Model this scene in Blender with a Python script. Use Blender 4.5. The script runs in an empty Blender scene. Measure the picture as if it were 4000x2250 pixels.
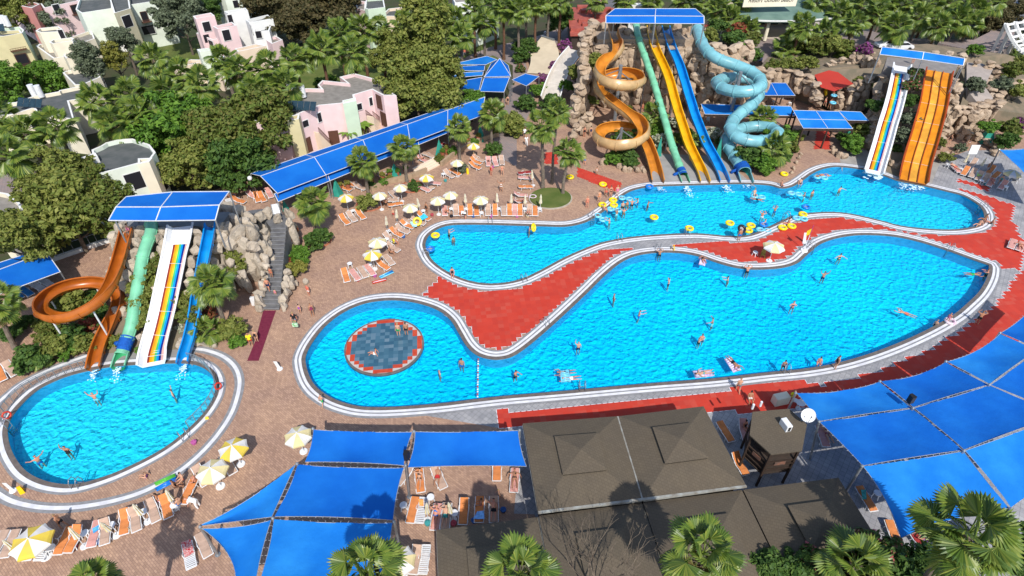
import bpy, bmesh, math, random
from mathutils import Vector, Matrix, noise
from mathutils.geometry import tessellate_polygon
random.seed(7)
S=bpy.context.scene; COL=S.collection
PI=math.pi; R=math.radians
# ---------------- camera, world, sun, exposure ----------------
FPX=2331.0; PITCH=math.atan(FPX/2825.0); CH=40.0
cd=bpy.data.cameras.new("camera"); cam=bpy.data.objects.new("camera",cd); COL.objects.link(cam)
cam.location=(0,0,CH); cam.rotation_euler=(PI/2-PITCH,0,0)
cd.sensor_width=36; cd.lens=36*FPX/4000; cd.clip_end=2000; cd.clip_start=.5
S.camera=cam
SUN_EL=R(47); SUN_AZ=R(166)      # compass direction the sun stands at, clockwise from +Y
w=bpy.data.worlds.new("World"); S.world=w; w.use_nodes=True
nt=w.node_tree; bg=nt.nodes["Background"]; sky=nt.nodes.new("ShaderNodeTexSky")
sky.sky_type='NISHITA'; sky.sun_disc=False; sky.sun_elevation=SUN_EL; sky.sun_rotation=SUN_AZ
nt.links.new(sky.outputs[0],bg.inputs[0]); bg.inputs[1].default_value=.15
sd=bpy.data.lights.new("sun",'SUN'); sd.energy=4.2; sd.angle=R(.5); sd.color=(1,.955,.88)
so=bpy.data.objects.new("sun",sd); COL.objects.link(so); so.location=(0,-20,90)
sv=Vector((math.sin(SUN_AZ)*math.cos(SUN_EL),math.cos(SUN_AZ)*math.cos(SUN_EL),math.sin(SUN_EL)))
so.rotation_euler=sv.to_track_quat('Z','Y').to_euler()
S.view_settings.view_transform='Standard'; S.view_settings.look='None'; S.view_settings.gamma=1
S.view_settings.exposure=.18
S.cycles.max_bounces=6; S.cycles.transparent_max_bounces=12; S.cycles.use_denoising=True
# ---------------- helpers ----------------
def P(u,v,z=0.0):
    """point at height z seen at (u,v) of the 2576 px wide photograph"""
    X=(u*1.5528-2000)/FPX; Y=-(v*1.5528-1125)/FPX
    c,s=math.cos(PITCH),math.sin(PITCH)
    t=(z-CH)/(-s+Y*c)
    return Vector((X*t,(c+Y*s)*t,z))
def T(c,r,x,y,z=0.0): return P(644*c+x/3,483*r+y/3,z)
def proj(p):
    c,s=math.cos(PITCH),math.sin(PITCH); z=p[2]-CH
    fw=p[1]*c-z*s; up=p[1]*s+z*c
    return ((2000+FPX*p[0]/fw)/1.5528,(1125-FPX*up/fw)/1.5528)
def column(base,top):
    """foot on the ground at base; height so that the top projects to top"""
    b=P(*base); best=(9e9,3)
    for k in range(10,260):
        z=k*.1; q=P(top[0],top[1],z); e=(q-b).xy.length
        if e<best[0]: best=(e,z)
    return b,best[1]
class MB:
    def __init__(s): s.v=[]; s.f=[]; s.m=[]
    def add(s,vs,fs,mi=0):
        n=len(s.v); s.v+= [tuple(v) for v in vs]
        for f in fs: s.f.append(tuple(n+i for i in f)); s.m.append(mi)
        return s
    def box(s,c,d,rz=0,mi=0,M=None):
        hx,hy,hz=d[0]/2,d[1]/2,d[2]/2; vs=[]
        R_=M if M else Matrix.Rotation(rz,3,'Z')
        for x in(-hx,hx):
            for y in(-hy,hy):
                for z in(-hz,hz): vs.append(Vector(c)+R_@Vector((x,y,z)))
        return s.add(vs,[(0,1,3,2),(4,6,7,5),(0,4,5,1),(2,3,7,6),(0,2,6,4),(1,5,7,3)],mi)
    def bar(s,a,b,w,h=None,mi=0):
        a=Vector(a); b=Vector(b); d=b-a; L=d.length
        if L<1e-6: return s
        M=d.to_track_quat('X','Z').to_matrix()
        return s.box((a+b)/2,(L,w,h or w),mi=mi,M=M)
    def tube(s,pts,r,n=8,mi=0,closed=False,cap=True):
        pts=[Vector(p) for p in pts]; N=len(pts); rs=r if isinstance(r,(list,tuple)) else [r]*N
        prev=None; rings=[]
        for i,p in enumerate(pts):
            a=pts[(i-1)%N] if (closed or i>0) else p; b=pts[(i+1)%N] if (closed or i<N-1) else p
            t=(b-a).normalized()
            if prev is None:
                up=Vector((0,0,1)) if abs(t.z)<.9 else Vector((1,0,0)); x=t.cross(up).normalized()
            else: x=(prev-t*prev.dot(t)).normalized()
            prev=x; y=t.cross(x)
            rings.append([p+(x*math.cos(2*PI*k/n)+y*math.sin(2*PI*k/n))*rs[i] for k in range(n)])
        vs=[q for rg in rings for q in rg]; fs=[]
        for i in range(N if closed else N-1):
            j=(i+1)%N
            for k in range(n): fs.append((i*n+k,i*n+(k+1)%n,j*n+(k+1)%n,j*n+k))
        if cap and not closed: fs+= [tuple(range(n))[::-1],tuple((N-1)*n+k for k in range(n))]
        return s.add(vs,fs,mi)
    def prism(s,poly,z0,z1,mi=0,top=None):
        """poly: list of xy (or xyz); walls plus top and bottom"""
        n=len(poly); vs=[(p[0],p[1],z0) for p in poly]+[(p[0],p[1],z1) for p in poly]
        fs=[(i,(i+1)%n,n+(i+1)%n,n+i) for i in range(n)]
        tri=tessellate_polygon([[Vector((p[0],p[1],0)) for p in poly]])
        s.add(vs,fs,mi)
        s.add([(p[0],p[1],z1) for p in poly],[t for t in tri],mi if top is None else top)
        s.add([(p[0],p[1],z0) for p in poly],[t[::-1] for t in tri],mi)
        return s
    def cone(s,c,r0,r1,z0,z1,n=12,mi=0,cap=True,rot=0):
        vs=[]
        for r,z in((r0,z0),(r1,z1)):
            for k in range(n): a=2*PI*k/n+rot; vs.append((c[0]+r*math.cos(a),c[1]+r*math.sin(a),z))
        fs=[(k,(k+1)%n,n+(k+1)%n,n+k) for k in range(n)]
        if cap: fs+=[tuple(range(n))[::-1],tuple(range(n,2*n))]
        return s.add(vs,fs,mi)
    def sheet(s,poly,z,mi=0):
        pts=[Vector((p[0],p[1],z)) for p in poly]
        tri=tessellate_polygon([pts]); out=[]
        for t in tri:
            a,b,c=[pts[i] for i in t]
            out.append(t if (b-a).cross(c-a).z>0 else t[::-1])
        return s.add(pts,out,mi)
    def build(s,name,mats,parent=None,smooth=False,bevel=0):
        me=bpy.data.meshes.new(name); o=Vector(parent.location) if parent else Vector((0,0,0))
        me.from_pydata([Vector(v)-o for v in s.v],[],s.f)
        mats=mats if isinstance(mats,(list,tuple)) else [mats]
        for m in mats: me.materials.append(m)
        if len(mats)>1: me.polygons.foreach_set("material_index",s.m)
        if smooth: me.polygons.foreach_set("use_smooth",[True]*len(s.f))
        ob=bpy.data.objects.new(name,me); COL.objects.link(ob)
        if parent: ob.parent=parent
        if bevel:
            b=ob.modifiers.new("b",'BEVEL'); b.width=bevel; b.segments=2; b.limit_method='ANGLE'
        return ob
def tag(o,label=None,cat=None,group=None,kind=None):
    if label: o['label']=label
    if cat: o['category']=cat
    if group: o['group']=group
    if kind: o['kind']=kind
    return o
def empty(name,loc,label=None,cat=None,group=None,rz=0):
    e=bpy.data.objects.new(name,None); COL.objects.link(e); e.location=loc; e.rotation_euler=(0,0,rz)
    e.empty_display_size=.2
    return tag(e,label,cat,group)
def kids(o): return [c for c in bpy.data.objects if c.parent==o] if not isinstance(o,int) else []
def tree_of(o):
    return (o,[tree_of(c) for c in o.children])
def dup(t,loc=None,rz=0,sc=None,label=None,group=None,cat=None,parent=None,name=None):
    o,ch=t; c=o.copy(); COL.objects.link(c)
    if parent: c.parent=parent
    if loc is not None:
        c.location=loc; c.rotation_euler=(0,0,rz)
        if sc: c.scale=(sc,sc,sc) if not isinstance(sc,tuple) else sc
    if label: c['label']=label
    if group: c['group']=group
    if cat: c['category']=cat
    if name: c.name=name
    for k in ch: dup(k,parent=c)
    return c
def purge(t):
    for k in t[1]: purge(k)
    bpy.data.objects.remove(t[0])
ORD=['first','second','third','fourth','fifth','sixth','seventh','eighth','ninth','tenth','eleventh','twelfth','thirteenth','fourteenth','fifteenth','sixteenth','seventeenth','eighteenth','nineteenth','twentieth','twenty-first','twenty-second','twenty-third','twenty-fourth','twenty-fifth','twenty-sixth','twenty-seventh','twenty-eighth','twenty-ninth','thirtieth']
def number(objs,look,place):
    """label each of a row by its place in the row, counted from the left of the photograph"""
    objs=sorted(objs,key=lambda o:proj(o.location)[0])
    for i,o in enumerate(objs):
        l=o.get('look') or look
        if 'look' in o: del o['look']
        if len(objs)==1: o['label']=f"{l} {place}"
        elif len(objs)==2: o['label']=f"{l}, {('left','right')[i]} of two {place}"
        elif i==0: o['label']=f"{l}, leftmost {place}"
        elif i==len(objs)-1: o['label']=f"{l}, rightmost {place}"
        else: o['label']=f"{l}, {ORD[i]} from left {place}"
# ---------------- materials ----------------
def mat(name,col,col2=None,rough=.7,scale=6,bump=0,bscale=None,island=None,spec=.3,metal=0,trans=0,detail=4,bdist=.05):
    m=bpy.data.materials.new(name); m.use_nodes=True; N=m.node_tree.nodes; L=m.node_tree.links
    b=N["Principled BSDF"]; b.inputs["Roughness"].default_value=rough; b.inputs["Metallic"].default_value=metal
    b.inputs["Specular IOR Level"].default_value=spec; b.inputs["Base Color"].default_value=(*col,1)
    tc=N.new("ShaderNodeTexCoord"); cur=None
    if col2:
        nz=N.new("ShaderNodeTexNoise"); nz.inputs["Scale"].default_value=scale; nz.inputs["Detail"].default_value=detail
        L.new(tc.outputs["Object"],nz.inputs["Vector"])
        rp=N.new("ShaderNodeValToRGB"); rp.color_ramp.elements[0].position=.35; rp.color_ramp.elements[1].position=.65
        rp.color_ramp.elements[0].color=(*col,1); rp.color_ramp.elements[1].color=(*col2,1)
        L.new(nz.outputs[0],rp.inputs[0]); cur=rp.outputs[0]
    if island:
        g=N.new("ShaderNodeNewGeometry"); r2=N.new("ShaderNodeValToRGB")
        es=r2.color_ramp.elements
        while len(es)<len(island): es.new(.5)
        for i,c in enumerate(island): es[i].position=i/(len(island)-1); es[i].color=(*c,1)
        L.new(g.outputs["Random Per Island"],r2.inputs[0])
        if cur:
            mx=N.new("ShaderNodeMix"); mx.data_type='RGBA'; mx.inputs[0].default_value=.6
            L.new(cur,mx.inputs[6]); L.new(r2.outputs[0],mx.inputs[7]); cur=mx.outputs[2]
        else: cur=r2.outputs[0]
    if cur: L.new(cur,b.inputs["Base Color"])
    if bump:
        n2=N.new("ShaderNodeTexNoise"); n2.inputs["Scale"].default_value=bscale or scale*3; n2.inputs["Detail"].default_value=5
        L.new(tc.outputs["Object"],n2.inputs["Vector"])
        bp=N.new("ShaderNodeBump"); bp.inputs["Strength"].default_value=bump; bp.inputs["Distance"].default_value=bdist
        L.new(n2.outputs[0],bp.inputs["Height"]); L.new(bp.outputs[0],b.inputs["Normal"])
    if trans:
        out=N["Material Output"]; tl=N.new("ShaderNodeBsdfTranslucent"); mx=N.new("ShaderNodeMixShader"); mx.inputs[0].default_value=trans
        if cur: L.new(cur,tl.inputs[0])
        else: tl.inputs[0].default_value=(*col,1)
        L.new(b.outputs[0],mx.inputs[1]); L.new(tl.outputs[0],mx.inputs[2]); L.new(mx.outputs[0],out.inputs[0])
    return m
def brick(name,c1,c2,mortar,w,h,ang=0,ms=.012,rough=.8,patch=None,pscale=.12,squash=1,offset=.5,pf=.5):
    m=bpy.data.materials.new(name); m.use_nodes=True; N=m.node_tree.nodes; L=m.node_tree.links
    b=N["Principled BSDF"]; b.inputs["Roughness"].default_value=rough; b.inputs["Specular IOR Level"].default_value=.2
    tc=N.new("ShaderNodeTexCoord"); mp=N.new("ShaderNodeMapping"); mp.inputs["Rotation"].default_value=(0,0,ang)
    L.new(tc.outputs["Object"],mp.inputs[0])
    t=N.new("ShaderNodeTexBrick"); L.new(mp.outputs[0],t.inputs["Vector"]); t.offset=offset
    t.inputs["Color1"].default_value=(*c1,1); t.inputs["Color2"].default_value=(*c2,1); t.inputs["Mortar"].default_value=(*mortar,1)
    t.inputs["Scale"].default_value=1; t.inputs["Brick Width"].default_value=w; t.inputs["Row Height"].default_value=h
    t.inputs["Mortar Size"].default_value=ms; t.inputs["Mortar Smooth"].default_value=.1
    nz=N.new("ShaderNodeTexNoise"); nz.inputs["Scale"].default_value=pscale; nz.inputs["Detail"].default_value=8; nz.inputs["Roughness"].default_value=.65
    L.new(tc.outputs["Object"],nz.inputs["Vector"])
    rp=N.new("ShaderNodeValToRGB"); rp.color_ramp.elements[0].position=.38; rp.color_ramp.elements[1].position=.66
    pc=patch or ((.75,.75,.75),(1.15,1.12,1.08))
    rp.color_ramp.elements[0].color=(*pc[0],1); rp.color_ramp.elements[1].color=(*pc[1],1)
    L.new(nz.outputs[0],rp.inputs[0])
    mx=N.new("ShaderNodeMix"); mx.data_type='RGBA'; mx.blend_type='MULTIPLY'; mx.inputs[0].default_value=1
    L.new(t.outputs[0],mx.inputs[6]); L.new(rp.outputs[0],mx.inputs[7]); L.new(mx.outputs[2],b.inputs["Base Color"])
    return m
M={}
M['soil']=mat('soil',(.06,.05,.03),(.035,.055,.015),scale=.25,rough=.95)
M['lawn']=mat('lawn',(.075,.11,.02),(.12,.14,.035),scale=.5,rough=.95,bump=.6,bscale=30)
M['paver']=brick('brown herringbone pavers',(.47,.305,.215),(.33,.21,.15),(.24,.155,.12),.30,.15,R(38),ms=.012,patch=((.86,.84,.86),(1.08,1.06,1.0)),pscale=.3)
M['granite']=brick('grey stone pavers',(.36,.36,.375),(.29,.29,.31),(.19,.19,.20),.4,.4,R(38),ms=.014,offset=0,pscale=.4)
M['plaza']=brick('pink and grey plaza pavers',(.32,.25,.23),(.26,.23,.23),(.18,.15,.14),.5,.25,R(15),ms=.02,pscale=.15,patch=((.8,.8,.82),(1.1,1.05,1.02)))
M['asphalt']=mat('asphalt',(.10,.10,.105),(.15,.15,.155),scale=1,rough=.9)
M['white']=mat('white stone',(.72,.72,.74),(.58,.58,.61),scale=1.5,rough=.6)
M['curbgrey']=mat('grey stone',(.20,.20,.21),(.26,.26,.27),scale=3)
M['curbbrown']=mat('wet brown stone',(.115,.095,.085),(.16,.135,.12),scale=2.5,rough=.5)
M['red']=mat('red rubber tiles',(.52,.045,.025),(.41,.035,.02),scale=.5,rough=.75,island=[(.48,.035,.018),(.52,.05,.028),(.43,.035,.022),(.50,.085,.055)],detail=6)
M['islandtile']=mat('blue grey tiles',(.03,.085,.14),(.05,.11,.16),scale=1,rough=.25,spec=.6,island=[(.025,.085,.14),(.045,.13,.19),(.08,.18,.25),(.19,.27,.33)])
M['redtile']=mat('orange red tiles',(.5,.07,.03),(.42,.045,.02),scale=2,rough=.6)
def water_floor(c0=(.0,.60,.96,1),c1=(.003,.69,.95,1)):
    m=bpy.data.materials.new('pool floor'); m.use_nodes=True; N=m.node_tree.nodes; L=m.node_tree.links
    b=N["Principled BSDF"]; b.inputs["Roughness"].default_value=.8; b.inputs["Specular IOR Level"].default_value=0
    tc=N.new("ShaderNodeTexCoord")
    n=N.new("ShaderNodeTexNoise"); n.inputs["Scale"].default_value=.09; n.inputs["Detail"].default_value=3; L.new(tc.outputs["Object"],n.inputs["Vector"])
    rp=N.new("ShaderNodeValToRGB"); rp.color_ramp.elements[0].position=.35; rp.color_ramp.elements[1].position=.65
    rp.color_ramp.elements[0].color=c0; rp.color_ramp.elements[1].color=c1
    L.new(n.outputs[0],rp.inputs[0]); L.new(rp.outputs[0],b.inputs["Base Color"])
    dn=N.new("ShaderNodeTexNoise"); dn.inputs["Scale"].default_value=1.2; dn.inputs["Detail"].default_value=3; L.new(tc.outputs["Object"],dn.inputs["Vector"])
    mx=N.new("ShaderNodeMix"); mx.data_type='RGBA'; mx.inputs[0].default_value=.45; L.new(tc.outputs["Object"],mx.inputs[6]); L.new(dn.outputs["Color"],mx.inputs[7])
    vo=N.new("ShaderNodeTexVoronoi"); vo.feature='SMOOTH_F1'; vo.inputs["Scale"].default_value=3.5; vo.inputs["Smoothness"].default_value=.2
    L.new(mx.outputs[2],vo.inputs["Vector"])
    bp=N.new("ShaderNodeBump"); bp.inputs["Strength"].default_value=1; bp.inputs["Distance"].default_value=.27
    L.new(vo.outputs["Distance"],bp.inputs["Height"]); L.new(bp.outputs[0],b.inputs["Normal"])
    return m
def water_surface():
    m=bpy.data.materials.new('clear pool water'); m.use_nodes=True; N=m.node_tree.nodes; L=m.node_tree.links
    N.remove(N["Principled BSDF"]); out=N["Material Output"]
    tr=N.new("ShaderNodeBsdfTransparent"); tr.inputs[0].default_value=(.62,.97,1,1)
    gl=N.new("ShaderNodeBsdfGlossy"); gl.inputs["Roughness"].default_value=.04
    tc=N.new("ShaderNodeTexCoord"); n=N.new("ShaderNodeTexNoise"); n.inputs["Scale"].default_value=2.6; n.inputs["Detail"].default_value=4
    L.new(tc.outputs["Object"],n.inputs["Vector"])
    bp=N.new("ShaderNodeBump"); bp.inputs["Strength"].default_value=1; bp.inputs["Distance"].default_value=.07
    L.new(n.outputs[0],bp.inputs["Height"]); L.new(bp.outputs[0],gl.inputs["Normal"])
    fr=N.new("ShaderNodeFresnel"); fr.inputs[0].default_value=1.33; L.new(bp.outputs[0],fr.inputs["Normal"])
    mx=N.new("ShaderNodeMixShader"); L.new(fr.outputs[0],mx.inputs[0]); L.new(tr.outputs[0],mx.inputs[1]); L.new(gl.outputs[0],mx.inputs[2])
    L.new(mx.outputs[0],out.inputs[0]); return m
M['floor']=water_floor(); M['floor_pale']=water_floor((.05,.66,.88,1),(.03,.74,.90,1)); M['floor_top']=water_floor((.01,.62,.90,1),(.02,.70,.92,1)); M['water']=water_surface()
M['poolwall']=mat('pool wall tiles',(.05,.30,.52),(.07,.36,.58),scale=3,rough=.5)
# ---------------- ground, pools, paving ----------------
WZ=-.16; FZ=-1.15
def O(*pts): return [P(x,y) for x,y in pts]
def smooth_loop(pts,n=260):
    """closed Catmull-Rom through ground points, evenly resampled"""
    N=len(pts); out=[]
    for i in range(N):
        a,b,c,d=pts[i-1],pts[i],pts[(i+1)%N],pts[(i+2)%N]
        for k in range(8):
            t=k/8; out.append(.5*((2*b)+(c-a)*t+(2*a-5*b+4*c-d)*t*t+(3*b-3*c+d-a)*t**3))
    L=[0]
    for i in range(len(out)): L.append(L[-1]+(out[(i+1)%len(out)]-out[i]).length)
    tot=L[-1]; res=[]; j=0
    for k in range(n):
        s=tot*k/n
        while L[j+1]<s: j+=1
        f=(s-L[j])/(L[j+1]-L[j]); res.append(out[j].lerp(out[(j+1)%len(out)],f))
    if sum(res[i].x*res[(i+1)%n].y-res[(i+1)%n].x*res[i].y for i in range(n))<0: res.reverse()
    return res
def offset(loop,d):
    n=len(loop); out=[]
    for i in range(n):
        t=(loop[(i+1)%n]-loop[i-1]); t.z=0; t.normalize()
        out.append(loop[i]+Vector((t.y,-t.x,0))*d)
    return out
top_pts=O((1071,626),(1069,612),(1077,593),(1101,575),(1137,565),(1211,564),(1288,566),(1360,568),(1421,569),(1461,562),(1488,551),(1515,533),(1541,514),(1566,492),(1595,477),(1641,469),(1715,466),(1788,464),(1860,462),(1932,465),(1965,473),(1992,469),(2015,456),(2045,435),(2075,423),(2112,419),(2175,427),(2222,441),(2265,456),(2332,469),(2382,481),(2420,491),(2450,507),(2470,524),(2477,543),(2471,560),(2449,571),(2399,578),(2332,576),(2265,568),(2215,555),(2149,540),(2099,534),(2042,536),(1992,545),(1959,560),(1932,572),(1905,585),(1871,594),(1828,594),(1755,588),(1671,590),(1588,597),(1521,609),(1471,626),(1415,651),(1355,683),(1310,703),(1261,713),(1211,713),(1161,701),(1117,679),(1087,655))
main_pts=O((768,916),(768,895),(784,862),(817,820),(861,786),(911,764),(961,755),(1011,755),(1061,764),(1104,780),(1134,804),(1154,836),(1174,869),(1200,892),(1238,903),(1275,900),(1305,886),(1348,853),(1405,803),(1471,741),(1521,692),(1561,660),(1598,643),(1648,635),(1705,635),(1755,643),(1805,660),(1855,673),(1905,677),(1965,673),(2005,661),(2032,638),(2065,612),(2115,596),(2172,590),(2249,594),(2315,608),(2382,629),(2449,653),(2484,665),(2489,669),(2485,696),(2465,733),(2432,766),(2399,793),(2342,826),(2265,862),(2182,893),(2099,916),(2015,930),(1932,938),(1788,954),(1621,967),(1421,985),(1288,996),(1211,1004),(1111,1016),(1011,1024),(944,1026),(894,1022),(844,1007),(808,986),(787,965),(775,942))
small_pts=O((18,1076),(30,1046),(57,1013),(90,983),(123,964),(167,946),(220,932),(283,921),(350,916),(417,913),(467,913),(500,919),(527,934),(541,956),(543,983),(530,1015),(500,1055),(450,1101),(400,1136),(333,1171),(267,1199),(200,1218),(150,1219),(100,1207),(60,1183),(33,1146),(20,1110))
POOLS=[('large lagoon pool below the five slides',smooth_loop(top_pts,420)),('heart shaped main pool',smooth_loop(main_pts,520)),('oval pool below the left slide tower',smooth_loop(small_pts,240))]
def inside(p,poly):
    c=False; n=len(poly); j=n-1
    for i in range(n):
        a,b=poly[i],poly[j]
        if (a.y>p.y)!=(b.y>p.y) and p.x<(b.x-a.x)*(p.y-a.y)/(b.y-a.y)+a.x: c=not c
        j=i
    return c
def holed(poly,z,m,name,label=None,holes=True,off=.02):
    """one sheet with the pools cut out of it"""
    bm=bmesh.new(); loops=[poly]+([offset(l,off) for _,l in POOLS] if holes else [])
    for lp in loops:
        vs=[bm.verts.new((p.x,p.y,z)) for p in lp]
        for i in range(len(vs)): bm.edges.new((vs[i],vs[(i+1)%len(vs)]))
    bmesh.ops.triangle_fill(bm,use_beauty=True,use_dissolve=False,edges=bm.edges[:],normal=(0,0,1))
    if holes:
        kill=[f for f in bm.faces if any(inside(f.calc_center_median(),l) for l in loops[1:])]
        bmesh.ops.delete(bm,geom=kill,context='FACES_ONLY')
    me=bpy.data.meshes.new(name); bm.to_mesh(me); bm.free(); me.materials.append(m)
    ob=bpy.data.objects.new(name,me); COL.objects.link(ob); return tag(ob,label,kind='structure')
V=Vector
holed([V((-700,-60,0)),V((700,-60,0)),V((700,900,0)),V((-700,900,0))],0,M['soil'],'ground')
deck=[V((-130,-10,0)),V((130,-10,0)),V((130,70,0)),P(2700,395),P(2560,300),P(2450,345),P(2300,300),P(2100,290),P(2000,230),P(1640,170),P(1480,120),P(1440,60),P(1300,110),P(1292,250),P(1235,245),P(640,437),P(540,478),P(287,603),P(117,660),P(-60,722),V((-130,50,0))]
holed(deck,.004,M['paver'],'pool_deck')
# pool basins, water and stepped copings
def ring(a,b,za,zb,m,name):
    n=len(a); mb=MB(); mb.add([(p.x,p.y,za) for p in a]+[(p.x,p.y,zb) for p in b],[(i,(i+1)%n,n+(i+1)%n,n+i)[::-1] for i in range(n)])
    return mb.build(name,m)
def band(lp,d0,d1,z,m,name):
    """flat kerb band with a small step on both edges"""
    a,b=offset(lp,d0),offset(lp,d1); n=len(lp); mb=MB()
    for q,(zz0,zz1) in ((a,(-.05,z)),(b,(z,-.05))): pass
    mb.add([(p.x,p.y,-.05) for p in a]+[(p.x,p.y,z) for p in a]+[(p.x,p.y,z) for p in b]+[(p.x,p.y,-.05) for p in b],
      [(r*n+i,r*n+(i+1)%n,(r+1)*n+(i+1)%n,(r+1)*n+i)[::-1] for r in range(3) for i in range(n)])
    o=mb.build(name,m); return tag(o,kind='structure')
for k,(nm,lp) in enumerate(POOLS):
    o=holed(lp,FZ,M[('floor_top','floor','floor_pale')[k]],'pool_floor',holes=False); o=None
    o=tag(ring(offset(lp,.0),offset(lp,0),FZ,.02,M['poolwall'],'pool_wall'),kind='structure')
    o=holed(lp,WZ,M['water'],'water',holes=False)
    band(lp,-.06,.30,.03,M['curbbrown'],'coping')
    if k<2:
        band(lp,.30,.53,.05,M['white'],'coping'); band(lp,.53,.67,.042,M['curbgrey'],'coping')
        band(lp,.67,.90,.054,M['white'],'coping'); band(lp,.90,1.12,.03,M['curbgrey'],'coping')
    else:
        band(lp,.30,.62,.05,M['white'],'coping'); band(lp,.62,.82,.04,M['curbgrey'],'coping')
# open outer kerb of the oval pool
def strip(pts,ws,ms,z,name):
    pts=[p for p in pts]; n=len(pts); sm=[]
    for i in range(n-1):
        a=pts[max(i-1,0)];b=pts[i];c=pts[i+1];d=pts[min(i+2,n-1)]
        for k in range(6):
            t=k/6; sm.append(.5*((2*b)+(c-a)*t+(2*a-5*b+4*c-d)*t*t+(3*b-3*c+d-a)*t**3))
    sm.append(pts[-1]); n=len(sm)
    for (w0,w1),m,zz in zip(ws,ms,z):
        mb=MB(); A=[];B=[]
        for i in range(n):
            t=(sm[min(i+1,n-1)]-sm[max(i-1,0)]).normalized(); nn=Vector((t.y,-t.x,0))
            A.append(sm[i]+nn*w0); B.append(sm[i]+nn*w1)
        mb.add([(p.x,p.y,-.05) for p in A]+[(p.x,p.y,zz) for p in A]+[(p.x,p.y,zz) for p in B]+[(p.x,p.y,-.05) for p in B],
          [(r*n+i,r*n+i+1,(r+1)*n+i+1,(r+1)*n+i) for r in range(3) for i in range(n-1)])
        tag(mb.build(name,m),kind='structure')
outer=[T(0,1,690,1225),T(0,1,500,1292),T(0,1,330,1362),T(0,1,160,1449),T(0,2,60,78),T(0,2,-40,170),T(0,2,-130,300),T(0,2,-190,450),T(0,2,-180,620),T(0,2,-100,750),T(0,2,20,850),T(0,2,150,903),T(0,2,350,935),T(0,2,600,928),T(0,2,900,872),T(0,2,1150,782),T(0,2,1400,625),T(0,2,1600,435),T(0,2,1740,235),T(0,2,1800,60),T(0,1,1805,1400),T(0,1,1765,1310),T(0,1,1680,1240),T(0,1,1560,1197),T(0,1,1450,1182)]
strip(outer,[(-.42,-.16),(-.16,.16),(.16,.42)],[M['curbgrey'],M['white'],M['curbgrey']],[.02,.035,.02],'kerb')
# grey granite paving
gr=O((1256,990),(1253,1077),(1300,1082),(1345,1290),(1290,1292),(1290,1180),(1250,1180))
g1=[P(1256,980),P(1254,1079),P(1302,1085),P(1304,1165),P(1293,1292),P(1345,1294),P(1420,1500),V((60,-5,0)),V((128,0,0)),V((128,66,0)),P(2600,372),P(2432,380),P(2345,413),P(2230,436),P(2225,460),P(2600,520),P(2500,640),P(2300,900),P(1900,960)]
gpoly=[P(1256,980),P(1254,1079),P(1302,1085),P(1304,1165),P(1293,1292),P(1345,1294),P(1420,1500),V((60,-5,0)),V((128,0,0)),V((128,66,0)),P(2600,372),P(2432,380),P(2345,413),P(2238,436),P(2300,520),P(2060,540),P(1900,600),P(1600,600),P(1400,665),P(1290,722),P(1128,695),P(1053,742),P(1110,790),P(1250,860),P(1600,760),P(2300,700),P(2200,850),P(1256,950)]
holed(gpoly,.009,M['granite'],'granite_paving')
# the pale strip of concrete under the five slides
holed([T(2,0,1100,1160),T(2,0,1030,1400),T(2,0,1100,1440),T(2,0,1850,1420),T(2,0,1700,1290),T(2,0,1560,1180)],.012,mat('pale concrete',(.33,.32,.31),(.27,.265,.26),scale=.8),'concrete_apron')
holed([T(3,0,540,1190),T(3,0,560,1300),T(3,0,1000,1400),T(3,0,1230,1400),T(3,0,1300,1220),T(3,0,1000,1100),T(3,0,520,1150)],.013,mat('grey concrete',(.36,.34,.31),(.28,.26,.24),scale=.8),'concrete_apron')
holed([T(0,1,620,1250),T(0,1,650,1320),T(0,1,1450,1320),T(0,1,1480,1180),T(0,1,1000,1160)],.013,mat('grey concrete slab',(.24,.235,.23),(.30,.29,.28),scale=.8),'concrete_apron')
# red and blue tiles laid on a turned grid: their stepped edges come from whole tiles
d=(P(1890,975)-P(1255,1037)); GA=math.atan2(d.y,d.x)
KEEP=[offset(POOLS[0][1],1.2),offset(POOLS[1][1],1.2)]
def tiles(poly,name,m,z,s=.52,keep=KEEP,ang=GA,edge=True,irr=.0):
    ca,sa=math.cos(ang),math.sin(ang); org=poly[0]
    loc=[((p-org).x*ca+(p-org).y*sa,-(p-org).x*sa+(p-org).y*ca) for p in poly]
    x0,x1=min(a for a,_ in loc),max(a for a,_ in loc); y0,y1=min(b for _,b in loc),max(b for _,b in loc)
    def W(x,y): return Vector((org.x+x*ca-y*sa,org.y+x*sa+y*ca,0))
    cells=set()
    for i in range(int((x1-x0)/s)+1):
        for j in range(int((y1-y0)/s)+1):
            c=W(x0+(i+.5)*s,y0+(j+.5)*s)
            if inside(c,poly) and not any(inside(c,k) for k in keep): cells.add((i,j))
    mb=MB(); eb=MB()
    for i,j in cells:
        q=[W(x0+(i+a)*s,y0+(j+b)*s) for a,b in ((0,0),(1,0),(1,1),(0,1))]
        mb.add([(p.x,p.y,z) for p in q],[(0,1,2,3)])
        if edge:
            for (di,dj),(a,b) in zip(((0,-1),(1,0),(0,1),(-1,0)),((0,1),(1,2),(2,3),(3,0))):
                if (i+di,j+dj) not in cells:
                    A,B=q[a],q[b]; t=(B-A).normalized(); nn=Vector((t.y,-t.x,0))*.045
                    eb.add([(p.x,p.y,z+.003) for p in (A-nn*.3-t*.05,B-nn*.3+t*.05,B+nn+t*.05,A+nn-t*.05)],[(0,3,2,1)])
    o=tag(mb.build(name,m),kind='structure')
    if eb.v: tag(eb.build('white_edging',M['white']),kind='structure')
    return o
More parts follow.
